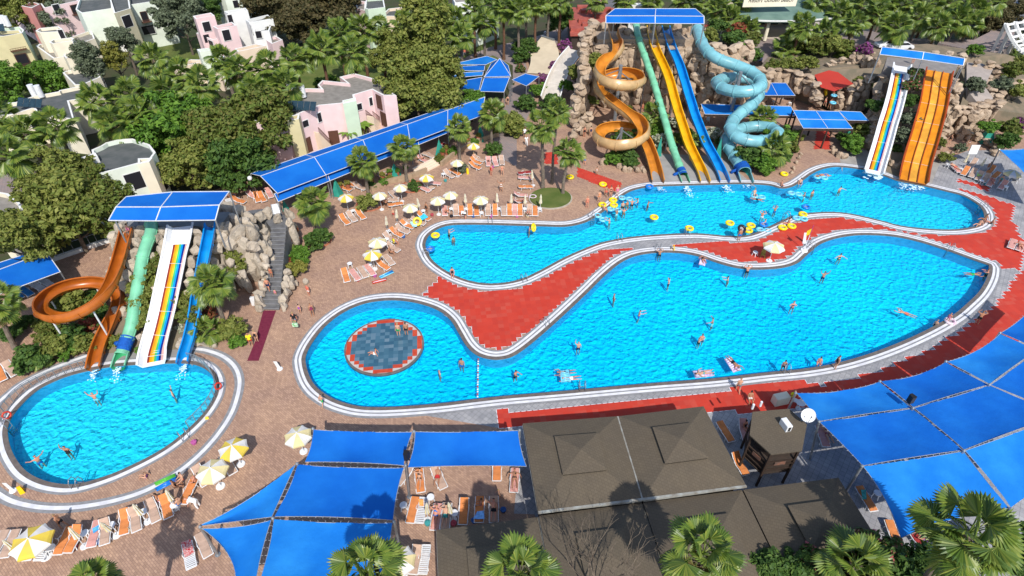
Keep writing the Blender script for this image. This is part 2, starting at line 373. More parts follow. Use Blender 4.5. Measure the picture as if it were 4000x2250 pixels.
tiles(O((1112,690),(1064,740),(1108,765),(1170,830),(1200,900),(1300,900),(1600,720),(1900,720),(2200,620),(2480,668),(2562,680),(2582,610),(2562,590),(2560,570),(2542,552),(2556,517),(2528,508),(2490,495),(2445,483),(2402,470),(2415,500),(2380,520),(2100,520),(1900,600),(1400,640),(1280,700)),'red_tiles',M['red'],.016)
tiles(O((2412,449),(2493,473),(2490,482),(2408,458)),'red_tiles',M['red'],.017)
tiles(O((1252,1035),(1430,1020),(1620,1002),(1780,985),(1890,972),(1945,955),(2025,952),(2030,962),(2065,968),(2145,951),(2215,930),(2265,908),(2332,882),(2382,852),(2432,824),(2465,800),(2505,763),(2542,716),(2565,683),(2640,640),(2680,720),(2590,840),(2482,900),(2400,945),(2300,975),(2150,1010),(1980,1030),(1790,1040),(1500,1062),(1255,1078)),'red_tiles',M['red'],.016,s=.5)
tiles([T(3,0,370,980),T(3,0,465,980),T(3,0,467,1128),T(3,0,345,1125)],'red_carpet',M['red'],.02,s=.3,edge=False)
tiles([T(2,0,495,1260),T(2,0,830,1378),T(2,0,800,1449),T(2,0,700,1420),T(2,0,490,1330)],'red_carpet',M['red'],.018,s=.25,edge=False)
tiles([T(2,0,250,1150),T(2,0,345,1150),T(2,0,345,1240),T(2,0,240,1235)],'red_carpet',M['red'],.018,s=.25,edge=False)
rc=MB(); rc.sheet([T(1,1,55,895),T(1,1,152,895),T(1,1,20,1275),T(0,1,1865,1275),T(0,1,1925,1130)],.02)
tag(rc.build('maroon_carpet',mat('maroon carpet',(.13,.012,.035),(.16,.02,.045),scale=4,rough=.95)),'long maroon carpet leading to the foot of the grey steps','carpet')
# round tiled island in the main pool
ic=Vector((-12.05,40.0,0)); IR=3.72
def circ(c,r,n=96): return [Vector((c.x+r*math.cos(2*PI*k/n),c.y+r*math.sin(2*PI*k/n),0)) for k in range(n)]
ie=empty('pool_island',(ic.x,ic.y,WZ),'round shallow island with blue tiled top and red ring in the pool','island')
mb=MB(); mb.prism(circ(ic,IR-.06),FZ,-.3); mb.build('base',M['floor'],ie)
mb=MB(); mb.prism(circ(ic,IR),-.3,-.02); mb.build('kerb',M['curbbrown'],ie)
mb=MB(); mb.prism(circ(ic,IR-.18),-.1,-.005); mb.build('border',mat('pale grey stone',(.42,.40,.38),(.5,.48,.46),scale=3),ie)
def disc_cells(r0,r1,z,m,name,s=.44):
    mb=MB(); ca,sa=math.cos(GA),math.sin(GA); n=int(IR/s)+2
    for i in range(-n,n):
        for j in range(-n,n):
            x,y=(i+.5)*s,(j+.5)*s; r=math.hypot(x,y)
            if r0<=r<r1:
                mb.add([(ic.x+(x+a)*ca-(y+b)*sa,ic.y+(x+a)*sa+(y+b)*ca,z) for a,b in((-s/2,-s/2),(s/2,-s/2),(s/2,s/2),(-s/2,s/2))],[(0,1,2,3)])
    return mb.build(name,m,ie)
disc_cells(2.98,3.42,.003,M['redtile'],'red_tile_ring'); disc_cells(0,2.98,.003,M['islandtile'],'tiled_top')
# ---------------- plants ----------------
M['trunk']=mat('palm trunk',(.20,.165,.13),(.12,.095,.075),scale=4,bump=1,bscale=14,rough=.95)
M['trunkred']=mat('reddish palm trunk',(.17,.085,.05),(.10,.055,.035),scale=4,bump=1,bscale=12,rough=.95)
M['bark']=mat('bark',(.16,.13,.10),(.09,.07,.055),scale=5,bump=1,rough=.95)
M['frond']=mat('fan leaf',(.12,.18,.025),rough=.42,spec=.5,island=[(.055,.11,.02),(.11,.18,.028),(.17,.24,.035),(.25,.29,.055)],trans=.25)
M['dryfrond']=mat('dry fan leaf',(.24,.18,.06),rough=.8,island=[(.16,.11,.05),(.26,.22,.08),(.20,.21,.06)],trans=.15)
def leafmat(n,*isl): return mat(n,isl[0],rough=.6,spec=.25,island=list(isl),trans=.22)
LM={'green':leafmat('green leaves',(.04,.10,.014),(.09,.19,.02),(.14,.26,.03),(.06,.14,.018)),
 'olive':leafmat('olive leaves',(.085,.12,.02),(.165,.20,.038),(.25,.26,.062),(.125,.155,.03)),
 'bronze':leafmat('bronze green leaves',(.07,.105,.02),(.135,.155,.03),(.105,.165,.028),(.17,.145,.04)),
 'grey':leafmat('grey green leaves',(.09,.12,.07),(.13,.16,.09),(.16,.19,.12),(.07,.09,.05)),
 'yellow':leafmat('yellow green leaves',(.18,.19,.03),(.26,.25,.05),(.22,.20,.04),(.12,.16,.03)),
 'dark':leafmat('dark brownish foliage',(.055,.055,.02),(.09,.075,.03),(.12,.095,.04),(.05,.06,.02)),
 'deep':leafmat('deep green leaves',(.03,.075,.014),(.06,.12,.022),(.10,.17,.03),(.04,.09,.022)),
 'redleaf':leafmat('red leaves',(.30,.03,.03),(.22,.05,.03),(.10,.12,.03),(.38,.06,.04)),
 'purple':leafmat('purple blossom',(.30,.04,.28),(.22,.05,.18),(.08,.10,.03),(.38,.08,.34)),
 'pinkflower':leafmat('leaves with pink blossom',(.05,.10,.02),(.08,.14,.03),(.05,.10,.02),(.09,.15,.03),(.55,.12,.15)),
 'white':leafmat('white blossom',(.10,.15,.04),(.6,.6,.5),(.10,.16,.04),(.7,.7,.6))}
def fan(mb,hub,axis,side,nrm,Rr,rnd,mi=0,n=24,droop=.35):
    """a pleated round fan blade split into pointed fingers"""
    for k in range(n):
        a=R(-125+250*(k+.5)/n); da=R(250/n*.5)
        L=Rr*(1-.18*abs(a)/R(125))*rnd.uniform(.9,1.05)
        def q(ang,r,up=0):
            fold=-abs(math.sin(ang))*.22*r
            p=hub+(axis*math.cos(ang)+side*math.sin(ang))*r+nrm*(fold+up); p.z-=droop*(r/Rr)**2*Rr*.55; return p
        mid=.74*L
        mb.add([hub,q(a-da,mid,-.02),q(a,mid*1.02,.04),q(a+da,mid,-.02),q(a-da*.25,L),],[(0,1,2),(0,2,3),(1,4,2),(2,4,3)],mi)
def palm_crown(seed,nleaf=34,Rr=1.12,pet=1.3,skirt=7,low=False):
    rnd=random.Random(seed); g=MB(); d=MB()
    for k in range(nleaf+skirt):
        old=k>=nleaf
        t=k/nleaf
        el=R(82-118*t**.85+rnd.uniform(-8,8)) if not old else R(rnd.uniform(-72,-48))
        if low: el=max(el,R(-10))
        az=k*2.39996+rnd.uniform(-.3,.3)
        dirv=Vector((math.cos(az)*math.cos(el),math.sin(az)*math.cos(el),math.sin(el)))
        pl=pet*rnd.uniform(.8,1.15)*(1.0 if not old else .65)
        m1=dirv*pl*.5+Vector((0,0,.06)); hub=dirv*pl; hub.z-=.10*pl*math.cos(el)
        mb=d if old else g
        mb.tube([Vector((0,0,0)),m1,hub],[.035,.025,.018],n=3,cap=False)
        ax=(dirv+Vector((0,0,-.25 if el>0 else -.5))).normalized()
        side=ax.cross(Vector((0,0,1)))
        side=side.normalized() if side.length>.1 else Vector((-math.sin(az),math.cos(az),0))
        roll=rnd.uniform(-.5,.5); nr=side.cross(ax); side=(side*math.cos(roll)+nr*math.sin(roll)).normalized(); nr=side.cross(ax)
        if nr.z<0: nr=-nr
        fan(mb,hub,ax,side,nr,Rr*rnd.uniform(.85,1.1)*(.8 if old else 1),rnd,droop=.35 if el>0 else .8)
    return g,d
CROWNS={}
def palm(b,t,seed,label=None,group=None,mt='trunk',crown=1.0,low=False,h=None,rz=None,name='fan_palm',top=None):
    """b: foot pixel or None, t: crown pixel; the crown leaf meshes are shared between palms"""
    if b is None: c=P(t[0],t[1],h); base=Vector((c.x,c.y,0)); H=h; lean=Vector((0,0,0))
    else:
        base,H=column(b,t); H=h or H; c=P(t[0],t[1],H); lean=Vector((c.x-base.x,c.y-base.y,0))
        if lean.length>2.5: lean*=2.5/lean.length
    e=empty(name,base,label,'palm',group); n=10; rnd=random.Random(seed*7+1)
    if H>.8:
        pts=[base+lean*(i/n)**1.7+Vector((.04*math.sin(i+seed),.04*math.cos(i*1.3+seed),H*i/n)) for i in range(n+1)]
        rs=[.30 if i==0 else .22-.05*i/n+(.02 if i%2 else 0) for i in range(n+1)]; rs[-1]=.2; rs[-2]=.2
        mb=MB(); mb.tube(pts,[r*min(1.2,max(.8,crown)) for r in rs],n=9)
        for k in range(24):
            a=k*2.4; z=H-.1-.05*k; f=min(1,max(0,z/H)); p=base+lean*f**1.7+Vector((0,0,z))
            mb.bar(p,p+Vector((math.cos(a)*.36,math.sin(a)*.36,.2)),.07,.04)
        mb.build('trunk',M[mt],e)
    tp=lean+Vector((0,0,H)); rz=rnd.uniform(0,6.28) if rz is None else rz
    key=(seed%4,low)
    if key not in CROWNS:
        g,d=palm_crown(seed%4+3,low=low,skirt=0 if low else 7,nleaf=18 if low else 27)
        CROWNS[key]=[]
        for mb,nm,m in((g,'crown',M['frond']),(d,'dry_fronds',M['dryfrond'])):
            if mb.v:
                o=mb.build(nm,m); CROWNS[key].append((nm,o.data)); bpy.data.objects.remove(o)
    for nm,me in CROWNS[key]:
        o=bpy.data.objects.new(nm,me); COL.objects.link(o); o.parent=e; o.location=tp
        s=crown*rnd.uniform(.95,1.06); o.scale=(s,s,s*rnd.uniform(.9,1.05)); o.rotation_euler=(0,0,rz)
    return e
# --- broadleaf crowns ---
def crown_mesh(seed,n=9000,leaf=.05,shape=(1,1,1),lobes=14,gap=.35,flat=.0):
    """leaf sized faces spread through lumpy clumps, crown radius about 1"""
    rnd=random.Random(seed); cl=[]
    for k in range(lobes):
        a=rnd.uniform(0,2*PI); zz=rnd.uniform(-.55,.95); rr=math.sqrt(max(0,1-zz*zz*.8))*rnd.uniform(.35,.75)
        cl.append((Vector((math.cos(a)*rr*shape[0],math.sin(a)*rr*shape[1],zz*.62*shape[2])),rnd.uniform(.26,.46)))
    cl.append((Vector((0,0,.1)),.5)); sub=[]
    for c,r in cl:
        for k in range(9):
            d=Vector((rnd.gauss(0,1),rnd.gauss(0,1),rnd.gauss(0,1)+.2)).normalized(); sub.append((c+d*r*rnd.uniform(.55,1.0),r*rnd.uniform(.22,.42)))
    vs=[];fs=[]
    for k in range(n):
        c,r=sub[rnd.randrange(len(sub))]
        d=Vector((rnd.gauss(0,1),rnd.gauss(0,1),rnd.gauss(0,1))).normalized(); p=c+Vector((d.x*1.15,d.y*1.15,d.z*.8))*r*(rnd.uniform(.3,1.0)**.6*1.3)
        nr=(d+Vector((rnd.uniform(-.8,.8),rnd.uniform(-.8,.8),rnd.uniform(-.1,1.1)))).normalized()
        x=nr.orthogonal().normalized(); x=(Matrix.Rotation(rnd.uniform(0,6.28),3,nr)@x); y=nr.cross(x)
        l=leaf*rnd.uniform(.6,1.6); wd=l*.55; i=len(vs)
        vs+=[p-x*l,p+y*wd,p+x*l+nr*(-.25*l),p-y*wd]; fs.append((i,i+1,i+2,i+3))
    me=bpy.data.meshes.new('crown'); me.from_pydata(vs,[],fs); return me
CM={}
def cmesh(kind,seed,**k):
    if (kind,seed) not in CM:
        if kind=='tree': CM[(kind,seed)]=crown_mesh(seed,n=15000,leaf=.042)
        if kind=='bigleaf': CM[(kind,seed)]=crown_mesh(seed,n=9000,leaf=.055,lobes=20)
        if kind=='bush': CM[(kind,seed)]=crown_mesh(seed+50,n=3800,leaf=.085,lobes=9,shape=(1,1,.8))
        if kind=='tall': CM[(kind,seed)]=crown_mesh(seed+90,n=9000,leaf=.05,shape=(.75,.75,1.5),lobes=18)
    return CM[(kind,seed)]
def foliage(e,kind,seed,m,loc,sc,rz=0,name='crown'):
    o=bpy.data.objects.new(name,cmesh(kind,seed).copy() if m.name not in [x.name for x in cmesh(kind,seed).materials] and len(cmesh(kind,seed).materials) else cmesh(kind,seed))
    if not len(o.data.materials): o.data.materials.append(m)
    else:
        o.data=MATMESH.setdefault((kind,seed,m.name),o.data); o.data.materials[0]=m
    MATMESH.setdefault((kind,seed,m.name),o.data)
    COL.objects.link(o); o.parent=e; o.location=loc; o.scale=sc; o.rotation_euler=(0,0,rz); return o
MATMESH={}
def btree(uv,h,r,kind,m,seed,label=None,group=None,name='broadleaf_tree',zc=None,flat=1.0):
    """tree whose crown centre (height h) is seen at uv, crown radius r"""
    c=P(uv[0],uv[1],h); base=Vector((c.x,c.y,0)); e=empty(name,base,label,'tree',group); rnd=random.Random(seed*3+5)
    mb=MB(); mb.tube([base,base+V((.1,.05,h*.35)),base+V((0,.1,h*.7)),base+V((0,0,h))],[.26,.2,.14,.06],n=8)
    for k in range(7):
        a=k*2.4+rnd.random(); z=h*rnd.uniform(.35,.7); s=base+V((.05,.05,z)); L=r*rnd.uniform(.5,.8)
        mb.tube([s,s+V((math.cos(a)*L*.5,math.sin(a)*L*.5,L*.3)),s+V((math.cos(a)*L,math.sin(a)*L,L*.75))],[.1,.07,.02],n=5)
    mb.build('trunk',M['bark'],e)
    foliage(e,kind,seed%3,LM[m],(0,0,h),(r,r,r*flat),rnd.uniform(0,6.28)); return e
def bush(uv,r,m,seed,label=None,group=None,h=None,name='shrub',cat='shrub',z=0,flat=.8):
    hh=h if h is not None else r*.55; c=P(uv[0],uv[1],z+hh); base=Vector((c.x,c.y,z))
    e=empty(name,base,label,cat,group); rnd=random.Random(seed)
    mb=MB()
    for k in range(5):
        a=k*1.26+rnd.random(); mb.tube([base+V((0,0,-.05)),base+V((math.cos(a)*r*.3,math.sin(a)*r*.3,hh*.5)),base+V((math.cos(a)*r*.55,math.sin(a)*r*.55,hh*1.1))],[.05,.035,.015],n=4)
    mb.build('stems',M['bark'],e)
    foliage(e,'bush',seed%3,LM[m],(0,0,hh),(r,r,r*flat),rnd.uniform(0,6.28),'foliage'); return e
T2=lambda c,r,x,y:(644*c+x/3,483*r+y/3)
# palms that can be told apart
palm((797,593),(786,508),1,'fan palm rising from a round green shrub beside the steps','poolside fan palms')
palm((927,488),(911,407),2,'fan palm with pampas grass at its foot, left of the awning planters','poolside fan palms')
palm((1024,457),(1014,370),3,'fan palm in front of the long awning with a shrub ringed by red kerb','poolside fan palms')
palm((1157,402),(1154,320),4,'slim fan palm above the umbrella at the long awning','poolside fan palms',crown=.9)
palm((1236,372),(1237,285),5,'fan palm at the right end of the long blue awning','poolside fan palms')
palm((1365,473),(1361,318),6,'tallest fan palm of the round green bed, shaggy crown','fan palms on the round bed',crown=1.05)
palm((1388,462),(1402,278),7,'fan palm behind the tallest one on the round bed','fan palms on the round bed',crown=.85)
palm((1415,490),(1431,382),8,'shorter fan palm on the right of the round bed','fan palms on the round bed',crown=.95)
palm((572,828),(530,715),9,'leaning fan palm beside the blue slide of the left tower','poolside fan palms',crown=.95)
palm((40,876),(-6,762),10,'fan palm at the left edge of the photo by the small awning','poolside fan palms')
palm(None,(227,1478),11,'fan palm top showing at the bottom edge below the parasols','fan palms along the near edge',h=8.5,crown=.75)
palm(None,(921,1440),12,'fan palm crown in front of the big blue sails, bottom edge','fan palms along the near edge',h=11,crown=.9)
palm(None,(1308,1446),13,'fan palm crown at the near corner of the brown roofs','fan palms along the near edge',h=10,crown=.88)
palm(None,(1768,1393),14,'fan palm crown in front of the middle of the brown roofs','fan palms along the near edge',h=10.3,crown=.98)
palm(None,(2152,1425),15,'spiky low fan palm between the brown roofs and the pink flowering shrubs','fan palms along the near edge',h=6,crown=1.0)
palm(None,(2435,1343),16,'biggest fan palm crown at the bottom right corner','fan palms along the near edge',h=10.3,crown=1.15)
palm(None,(517,830),17,'low fan palm on the rocks beside the blue slide',low=True,h=1.3,crown=.75)
palm(None,(1645,292),18,'young fan palm between the spiral and green slides',h=3.2,crown=1.0)
palm(None,(1755,355),19,'small fan palm between the yellow and blue slides',h=1.8,crown=.55,low=True)
palm(None,(1950,372),20,'bushy fan palm at the foot of the light blue tube',h=2.6,crown=1.15)
palm(None,(1921,296),21,'fan palm under the loop of the light blue tube',h=3.0,crown=.9)
palm(None,(100,900),22,'dark low fan palm beside the planter at the left edge',low=True,h=.9,crown=.5)
g=[]
for i,(x,y,h) in enumerate([(383,147,9),(327,236,8.5),(240,253,8.5),(283,306,8),(345,290,8),(417,233,8.5),(510,212,9),(600,180,9),(140,320,8.5),(63,333,8.5),(10,300,8.5),(18,390,8.5),(455,190,8),(560,150,8)]):
    o=palm(None,(x,y),i+30,None,'fan palms among the holiday houses on the left',h=h,crown=1.25); o['look']='fan palm'; g.append(o)
number(g,'fan palm','among the houses')
g=[]
for i,(x,y,h) in enumerate([(674,173,9),(741,150,9),(807,123,9.5),(887,130,9),(851,87,9),(907,73,9),(954,75,9),(715,215,8),(640,235,7.5)]):
    o=palm(None,(x,y),i+50,None,'fan palms behind the pink house',mt='trunkred',h=h,crown=1.3); g.append(o)
number(g,'tall fan palm','behind the pink house')
g=[]
for i,(x,y,h) in enumerate([(1144,53,9),(1191,22,9),(1217,57,9),(1267,20,9.5),(1305,27,9.5),(1348,13,9.5),(1381,5,9.5),(1411,-4,9.5),(1017,60,8),(1110,25,9),(1160,90,8),(1245,5,9),(1325,-10,9.5)]):
    o=palm(None,(x,y),i+70,None,'fan palms along the promenade',mt='trunkred' if i%2 else 'trunk',h=h,crown=1.25); g.append(o)
number(g,'tall promenade fan palm','left of the red roof')
g=[]
for i,(x,y,h) in enumerate([(1568,3,8),(1641,5,8),(1718,-2,8),(1808,23,8),(1868,5,9),(1881,73,6),(1500,0,8),(1770,5,8),(1840,45,7)]):
    o=palm(None,(x,y),i+90,None,'fan palms behind the slide tower',h=h,crown=1.2); g.append(o)
number(g,'fan palm','behind the tall slide tower')
g=[]
for i,(x,y,h) in enumerate([(2015,67,8.5),(2055,5,9),(2075,83,6),(1975,127,4),(2042,123,4),(2149,57,8),(2209,27,9),(2252,67,8),(2315,43,8),(2362,65,7.5),(2409,48,8),(2452,17,8.5),(2342,7,9),(2110,30,8),(2170,10,9),(2280,8,9),(2390,5,9),(2440,60,7),(2000,95,5),(2230,5,9),(2495,5,9)]):
    o=palm(None,(x,y),i+110,None,'fan palms in front of the hotel',mt='trunkred' if i%3==0 else 'trunk',h=h,crown=1.3); g.append(o)
number(g,'fan palm','beside the hotel entrance')
palm(None,(2455,128),140,'low fan palm on the rock wall near the white pergola',low=True,h=.9,crown=.8)
palm(None,(2560,142),141,'low fan palm at the foot of the white pergola',low=True,h=.9,crown=.8)
# broadleaf trees
for (uv,h,r,k,m,s,l) in [
 ((428,338),5.5,5.8,'bigleaf','green',1,'dense bright green tree above the left slide tower'),
 ((470,420),4.0,3.8,'bigleaf','olive',4,'olive green tree at the foot of the dense green tree'),
 ((572,352),5.5,5.2,'tree','bronze',2,'brownish green tree right of the dense green tree'),
 ((655,330),5,5.6,'tree','bronze',0,'broad brownish tree beside the pink house'),
 ((600,415),4,4.2,'bigleaf','deep',5,'dark green tree behind the start of the long awning'),
 ((140,465),5,4.6,'tree','olive',1,'olive tree left of the house with the dark roof'),
 ((235,460),4.5,3.4,'tree','bronze',2,'small bronze tree in front of the house with the dark roof'),
 ((165,540),5,4.6,'bigleaf','olive',0,'large olive coloured tree left of the left slide roof'),
 ((250,535),5,3.7,'bigleaf','bronze',1,'olive tree touching the left slide roof'),
 ((38,605),5,3.7,'tree','olive',2,'olive tree above the small blue awning at the left edge'),
 ((1045,225),5.5,5.6,'tree','olive',0,'broad olive green tree at the upper end of the long awning'),
 ((1095,180),6,5.0,'tree','olive',2,'tree left of the blue pavilion'),
 ((985,140),6,4.6,'tree','olive',1,'olive green tree behind the broad one by the awning'),
 ((1062,85),9,6.2,'tall','olive',0,'tallest yellowish green tree in the upper middle'),
 ((1100,250),4,4.4,'bigleaf','olive',2,'leafy tree right behind the long awning by the blue pavilion'),
 ((827,32),7,7.5,'tree','dark',0,'wide dark brownish tree at the top edge'),
 ((725,60),6,5.2,'tree','dark',1,'dark round tree left of the widest dark tree'),
 ((672,25),7,5.5,'tree','dark',2,'dark tree at the top edge by the white houses'),
 ((455,45),7,5.3,'tree','grey',0,'big grey green tree between the green and pink houses'),
 ((228,158),6,3.0,'tall','grey',1,'grey green tree beside the yellow bamboo'),
 ((312,105),6,3.0,'tree','grey',2,'grey green tree behind the yellow bamboo'),
 ((286,145),6,2.5,'tall','yellow',2,'yellow green bamboo clump among grey trees'),
 ((28,35),6,5.0,'tree','olive',0,'broad tree at the top left corner'),
 ((130,55),4,5.0,'tree','grey',1,'grey green tree beside the pink house at top left'),
 ((105,20),6,4.0,'tree','dark',2,'dark tree at the top left edge'),
 ((12,215),4,4.0,'bigleaf','green',1,'bright green tree at the left edge below the yellow house'),
 ((130,198),2.2,3.7,'bigleaf','green',2,'low green thicket left of the cream houses'),
 ((945,40),5,2.2,'tree','green',2,'small green tree before the pale green house'),
 ((1185,265),2.6,2.6,'bigleaf','green',1,'light green shrubbery below the blue pavilion'),
 ((1320,130),1.8,2.6,'bigleaf','deep',0,'round dark bush beside the beige ramp'),
 ((1410,40),5,3,'tree','deep',2,'dark tree left of the red roof'),
 ((2480,62),4,4.5,'tree','dark',1,'dark reddish tree behind the white pergola'),
 ((2530,35),5,3.5,'tree','dark',2,'dark tree at the upper right by the road'),
 ((30,140),3,3,'tree','deep',2,'dark tree behind the yellow house at the left edge'),
 ((520,20),7,3.5,'tree','deep',1,'dark tree at the top edge left of the white houses'),
]:
    btree(uv,h,r,k,m,s,l)
# ---------------- slides ----------------
def gel(n,c,c2=None): return mat(n,c,c2 or tuple(x*.72 for x in c),rough=.3,spec=.45,scale=.9,detail=8)
M['orange']=gel('orange fibreglass',(.62,.24,.03)); M['orange2']=gel('burnt orange fibreglass',(.44,.115,.012))
M['beige']=gel('beige fibreglass outside',(.55,.36,.17)); M['yellow']=gel('yellow fibreglass',(.80,.42,.006))
M['green']=gel('mint green fibreglass',(.20,.56,.35)); M['greenin']=gel('green fibreglass inside',(.05,.42,.17))
M['blueslide']=gel('blue fibreglass',(.005,.27,.70)); M['aqua']=gel('light blue fibreglass',(.20,.47,.53)); M['aquain']=gel('teal fibreglass inside',(.05,.42,.38))
M['whiteslide']=gel('white fibreglass',(.78,.78,.78),(.68,.69,.70)); M['lane1']=gel('orange lane',(.70,.25,.008)); M['lane2']=gel('yellow lane',(.76,.36,.04)); M['rimred']=gel('red brown rim',(.36,.06,.01))
M['steel']=mat('galvanised steel',(.36,.38,.40),(.28,.30,.32),rough=.4,metal=.6,scale=4)
M['whitemetal']=mat('white painted metal',(.66,.67,.68),(.55,.56,.58),rough=.45,scale=3)
STR=[('dark red',(.24,.03,.012)),('orange yellow',(.80,.30,.005)),('yellow',(.80,.46,.01)),('green',(.06,.48,.15)),('light blue',(.0,.30,.80)),('navy blue',(.004,.02,.20)),('pink',(.66,.40,.36))]
SM=[(n,gel(n+' stripe',c)) for n,c in STR]
def densify(pts,k=6):
    out=[];n=len(pts)
    for i in range(n-1):
        a=pts[max(i-1,0)];b=pts[i];c=pts[i+1];d=pts[min(i+2,n-1)]
        for j in range(k):
            t=j/k; out.append(.5*((2*b)+(c-a)*t+(2*a-5*b+4*c-d)*t*t+(3*b-3*c+d-a)*t**3))
    out.append(pts[-1]); return out
def frames(pts,bank=0):
    n=len(pts); F=[]
    for i in range(n):
        t=(pts[min(i+1,n-1)]-pts[max(i-1,0)]).normalized(); s=t.cross(Vector((0,0,1))).normalized(); u=s.cross(t)
        F.append([pts[i],t,s,u])
    if bank:
        bs=[]
        for i in range(n):
            a=F[max(i-2,0)][1]; b=F[min(i+2,n-1)][1]; k=a.x*b.y-a.y*b.x   # >0 turns left
            L=max(.1,(pts[min(i+2,n-1)]-pts[max(i-2,0)]).length); bs.append(max(-1,min(1,k/L*3.2))*bank)
        bs=[sum(bs[max(0,i-4):i+5])/len(bs[max(0,i-4):i+5]) for i in range(n)]
        for f,b in zip(F,bs):
            m=Matrix.Rotation(-b,3,f[1]); f[2]=m@f[2]; f[3]=m@f[3]
    return F
def sweep(mb,F,prof,mi=0,closed=True,cap=True):
    n=len(prof); vs=[p+s*a+u*b for p,t,s,u in F for a,b in prof]; fs=[]
    for i in range(len(F)-1):
        for k in range(n if closed else n-1):
            j=(k+1)%n; fs.append((i*n+k,i*n+j,(i+1)*n+j,(i+1)*n+k))
    if cap and closed:
        m=(len(F)-1)*n
        if n%2==0:      # the profile runs along the inside and back along the outside
            for k in range(n//2-1): fs.append((k,n-1-k,n-2-k,k+1)); fs.append((m+k,m+k+1,m+n-2-k,m+n-1-k))
    return mb.add(vs,fs,mi)
def arc(r,a0,a1,n): return [(r*math.cos(R(a0+(a1-a0)*k/n)),r*math.sin(R(a0+(a1-a0)*k/n))) for k in range(n+1)]
def half_pipe(r,th=.05,wall=.28,n=8):
    inn=[(-r,wall)]+arc(r,180,360,n)+[(r,wall)]; out=[(r+th,wall)]+arc(r+th,360,180,n)+[(-r-th,wall)]
    return inn,out
def on_profile(x,y,prof):
    """point of the sight line that lies on the slope z(y)"""
    def z_of(yy):
        pr=sorted(prof)
        if yy<=pr[0][0]: return pr[0][1]
        for (a,za),(b,zb) in zip(pr,pr[1:]):
            if yy<=b: return za+(zb-za)*(yy-a)/(b-a)
        return pr[-1][1]
    best=None
    for k in range(0,1400):
        z=k*.01; p=P(x,y,z); e=abs(z_of(p.y)-z)
        if best is None or e<best[0]: best=(e,p)
    return best[1]
def line_path(c,r,pts,prof): return densify([on_profile(644*c+x/3,483*r+y/3,prof) for x,y in pts])
def zpath(c,r,pts): return densify([T(c,r,x,y,z) for x,y,z in pts],7)
def relax(pts,k=3):
    for _ in range(k): pts=[pts[0]]+[(pts[i-1]+pts[i]*2+pts[i+1])/4 for i in range(1,len(pts)-1)]+[pts[-1]]
    return pts
def flume(path,r,mi,mo,label,name='open_water_slide',bank=0,wall=.25,lip=True,joint=9):
    path=relax(path); F=frames(path,bank); e=empty(name,path[-1].copy()*1.0,label,'water slide')
    e.location.z=0
    inn,out=half_pipe(r,wall=wall)
    mb=MB(); sweep(mb,F,inn,closed=False); mb.build('channel',mi,e,smooth=True)
    mb=MB(); sweep(mb,F,out,closed=False); mb.build('outer_shell',mo,e,smooth=True)
    mb=MB()
    for s in(-1,1): sweep(mb,F,[(s*(r+.03)-.06,wall-.02),(s*(r+.03)+.07,wall-.02),(s*(r+.03)+.07,wall+.05),(s*(r+.03)-.06,wall+.05)])
    mb.build('rim',mi,e)
    mb=MB(); ro=[(a*1.03,b*1.03-.02) for a,b in arc(r+.05,180,360,8)]; rp=ro+[(a*1.09,b*1.09) for a,b in ro[::-1]]
    for i in range(joint,len(F)-2,joint):
        p,t,s,u=F[i]; sweep(mb,[[p-t*.05,t,s,u],[p+t*.05,t,s,u]],rp)
    mb.build('joint_flanges',mo,e); return e,F
def tube_slide(path,r,mo,mi,label,open_from=None,joint=8,name='tube_water_slide',bank=0):
    path=relax(path); F=frames(path,bank); e=empty(name,path[-1].copy(),label,'water slide'); e.location.z=0
    k=open_from or len(F)
    mb=MB(); sweep(mb,F[:k+1],arc(r,0,330,14)+[],closed=True,cap=False)if False else sweep(mb,F[:k+1],[(r*math.cos(2*PI*j/18),r*math.sin(2*PI*j/18)) for j in range(18)],cap=False); mb.build('tube',mo,e,smooth=True)
    mb=MB(); sweep(mb,F[:k+1],[(.95*r*math.cos(-2*PI*j/18),.95*r*math.sin(-2*PI*j/18)) for j in range(18)],cap=False); mb.build('tube_lining',mi,e,smooth=True)
    mb=MB()
    for i in list(range(1,k,joint))+[k]:
        p,t,s,u=F[min(i,len(F)-1)]; g=[(math.cos(2*PI*j/18),math.sin(2*PI*j/18)) for j in range(18)]
        for a,b in((r*1.0,r*1.13),):
            G=[[p-t*.06,t,s,u],[p+t*.06,t,s,u]]; sweep(mb,G,[(x*b,y*b) for x,y in g],cap=False)
            for q in G: vs=[q[0]+s*x*a+u*y*a for x,y in g]+[q[0]+s*x*b+u*y*b for x,y in g]; mb.add(vs,[(j,(j+1)%18,18+(j+1)%18,18+j) for j in range(18)])
    for sx in (-.98,): sweep(mb,F[:k+1],[(r*sx-.05,-.04),(r*sx+.05,-.04),(r*sx+.05,.04),(r*sx-.05,.04)])
    mb.build('joint_rings',mo,e)
    if open_from:
        G=F[k-1:]; inn,out=half_pipe(r,wall=.1)
        mb=MB(); sweep(mb,G,inn,closed=False); mb.build('open_runout',mi,e,smooth=True)
        mb=MB(); sweep(mb,G,out,closed=False); sweep(mb,G,[(-r-.08,.08),(-r+.03,.08),(-r+.03,.14),(-r-.08,.14)]); sweep(mb,G,[(r+.08,.08),(r-.03,.08),(r-.03,.14),(r+.08,.14)]); mb.build('runout_shell',mo,e,smooth=False)
    return e,F
def legs(e,F,idx,r,m=None,rad=.11,zmin=.9,name='support_post'):
    for i in idx:
        p=F[i][0]
        if p.z-r<zmin: continue
        mb=MB(); mb.tube([(p.x,p.y,0),(p.x,p.y,p.z-r*.9)],rad,8); mb.build(name,m or M['steel'],e)
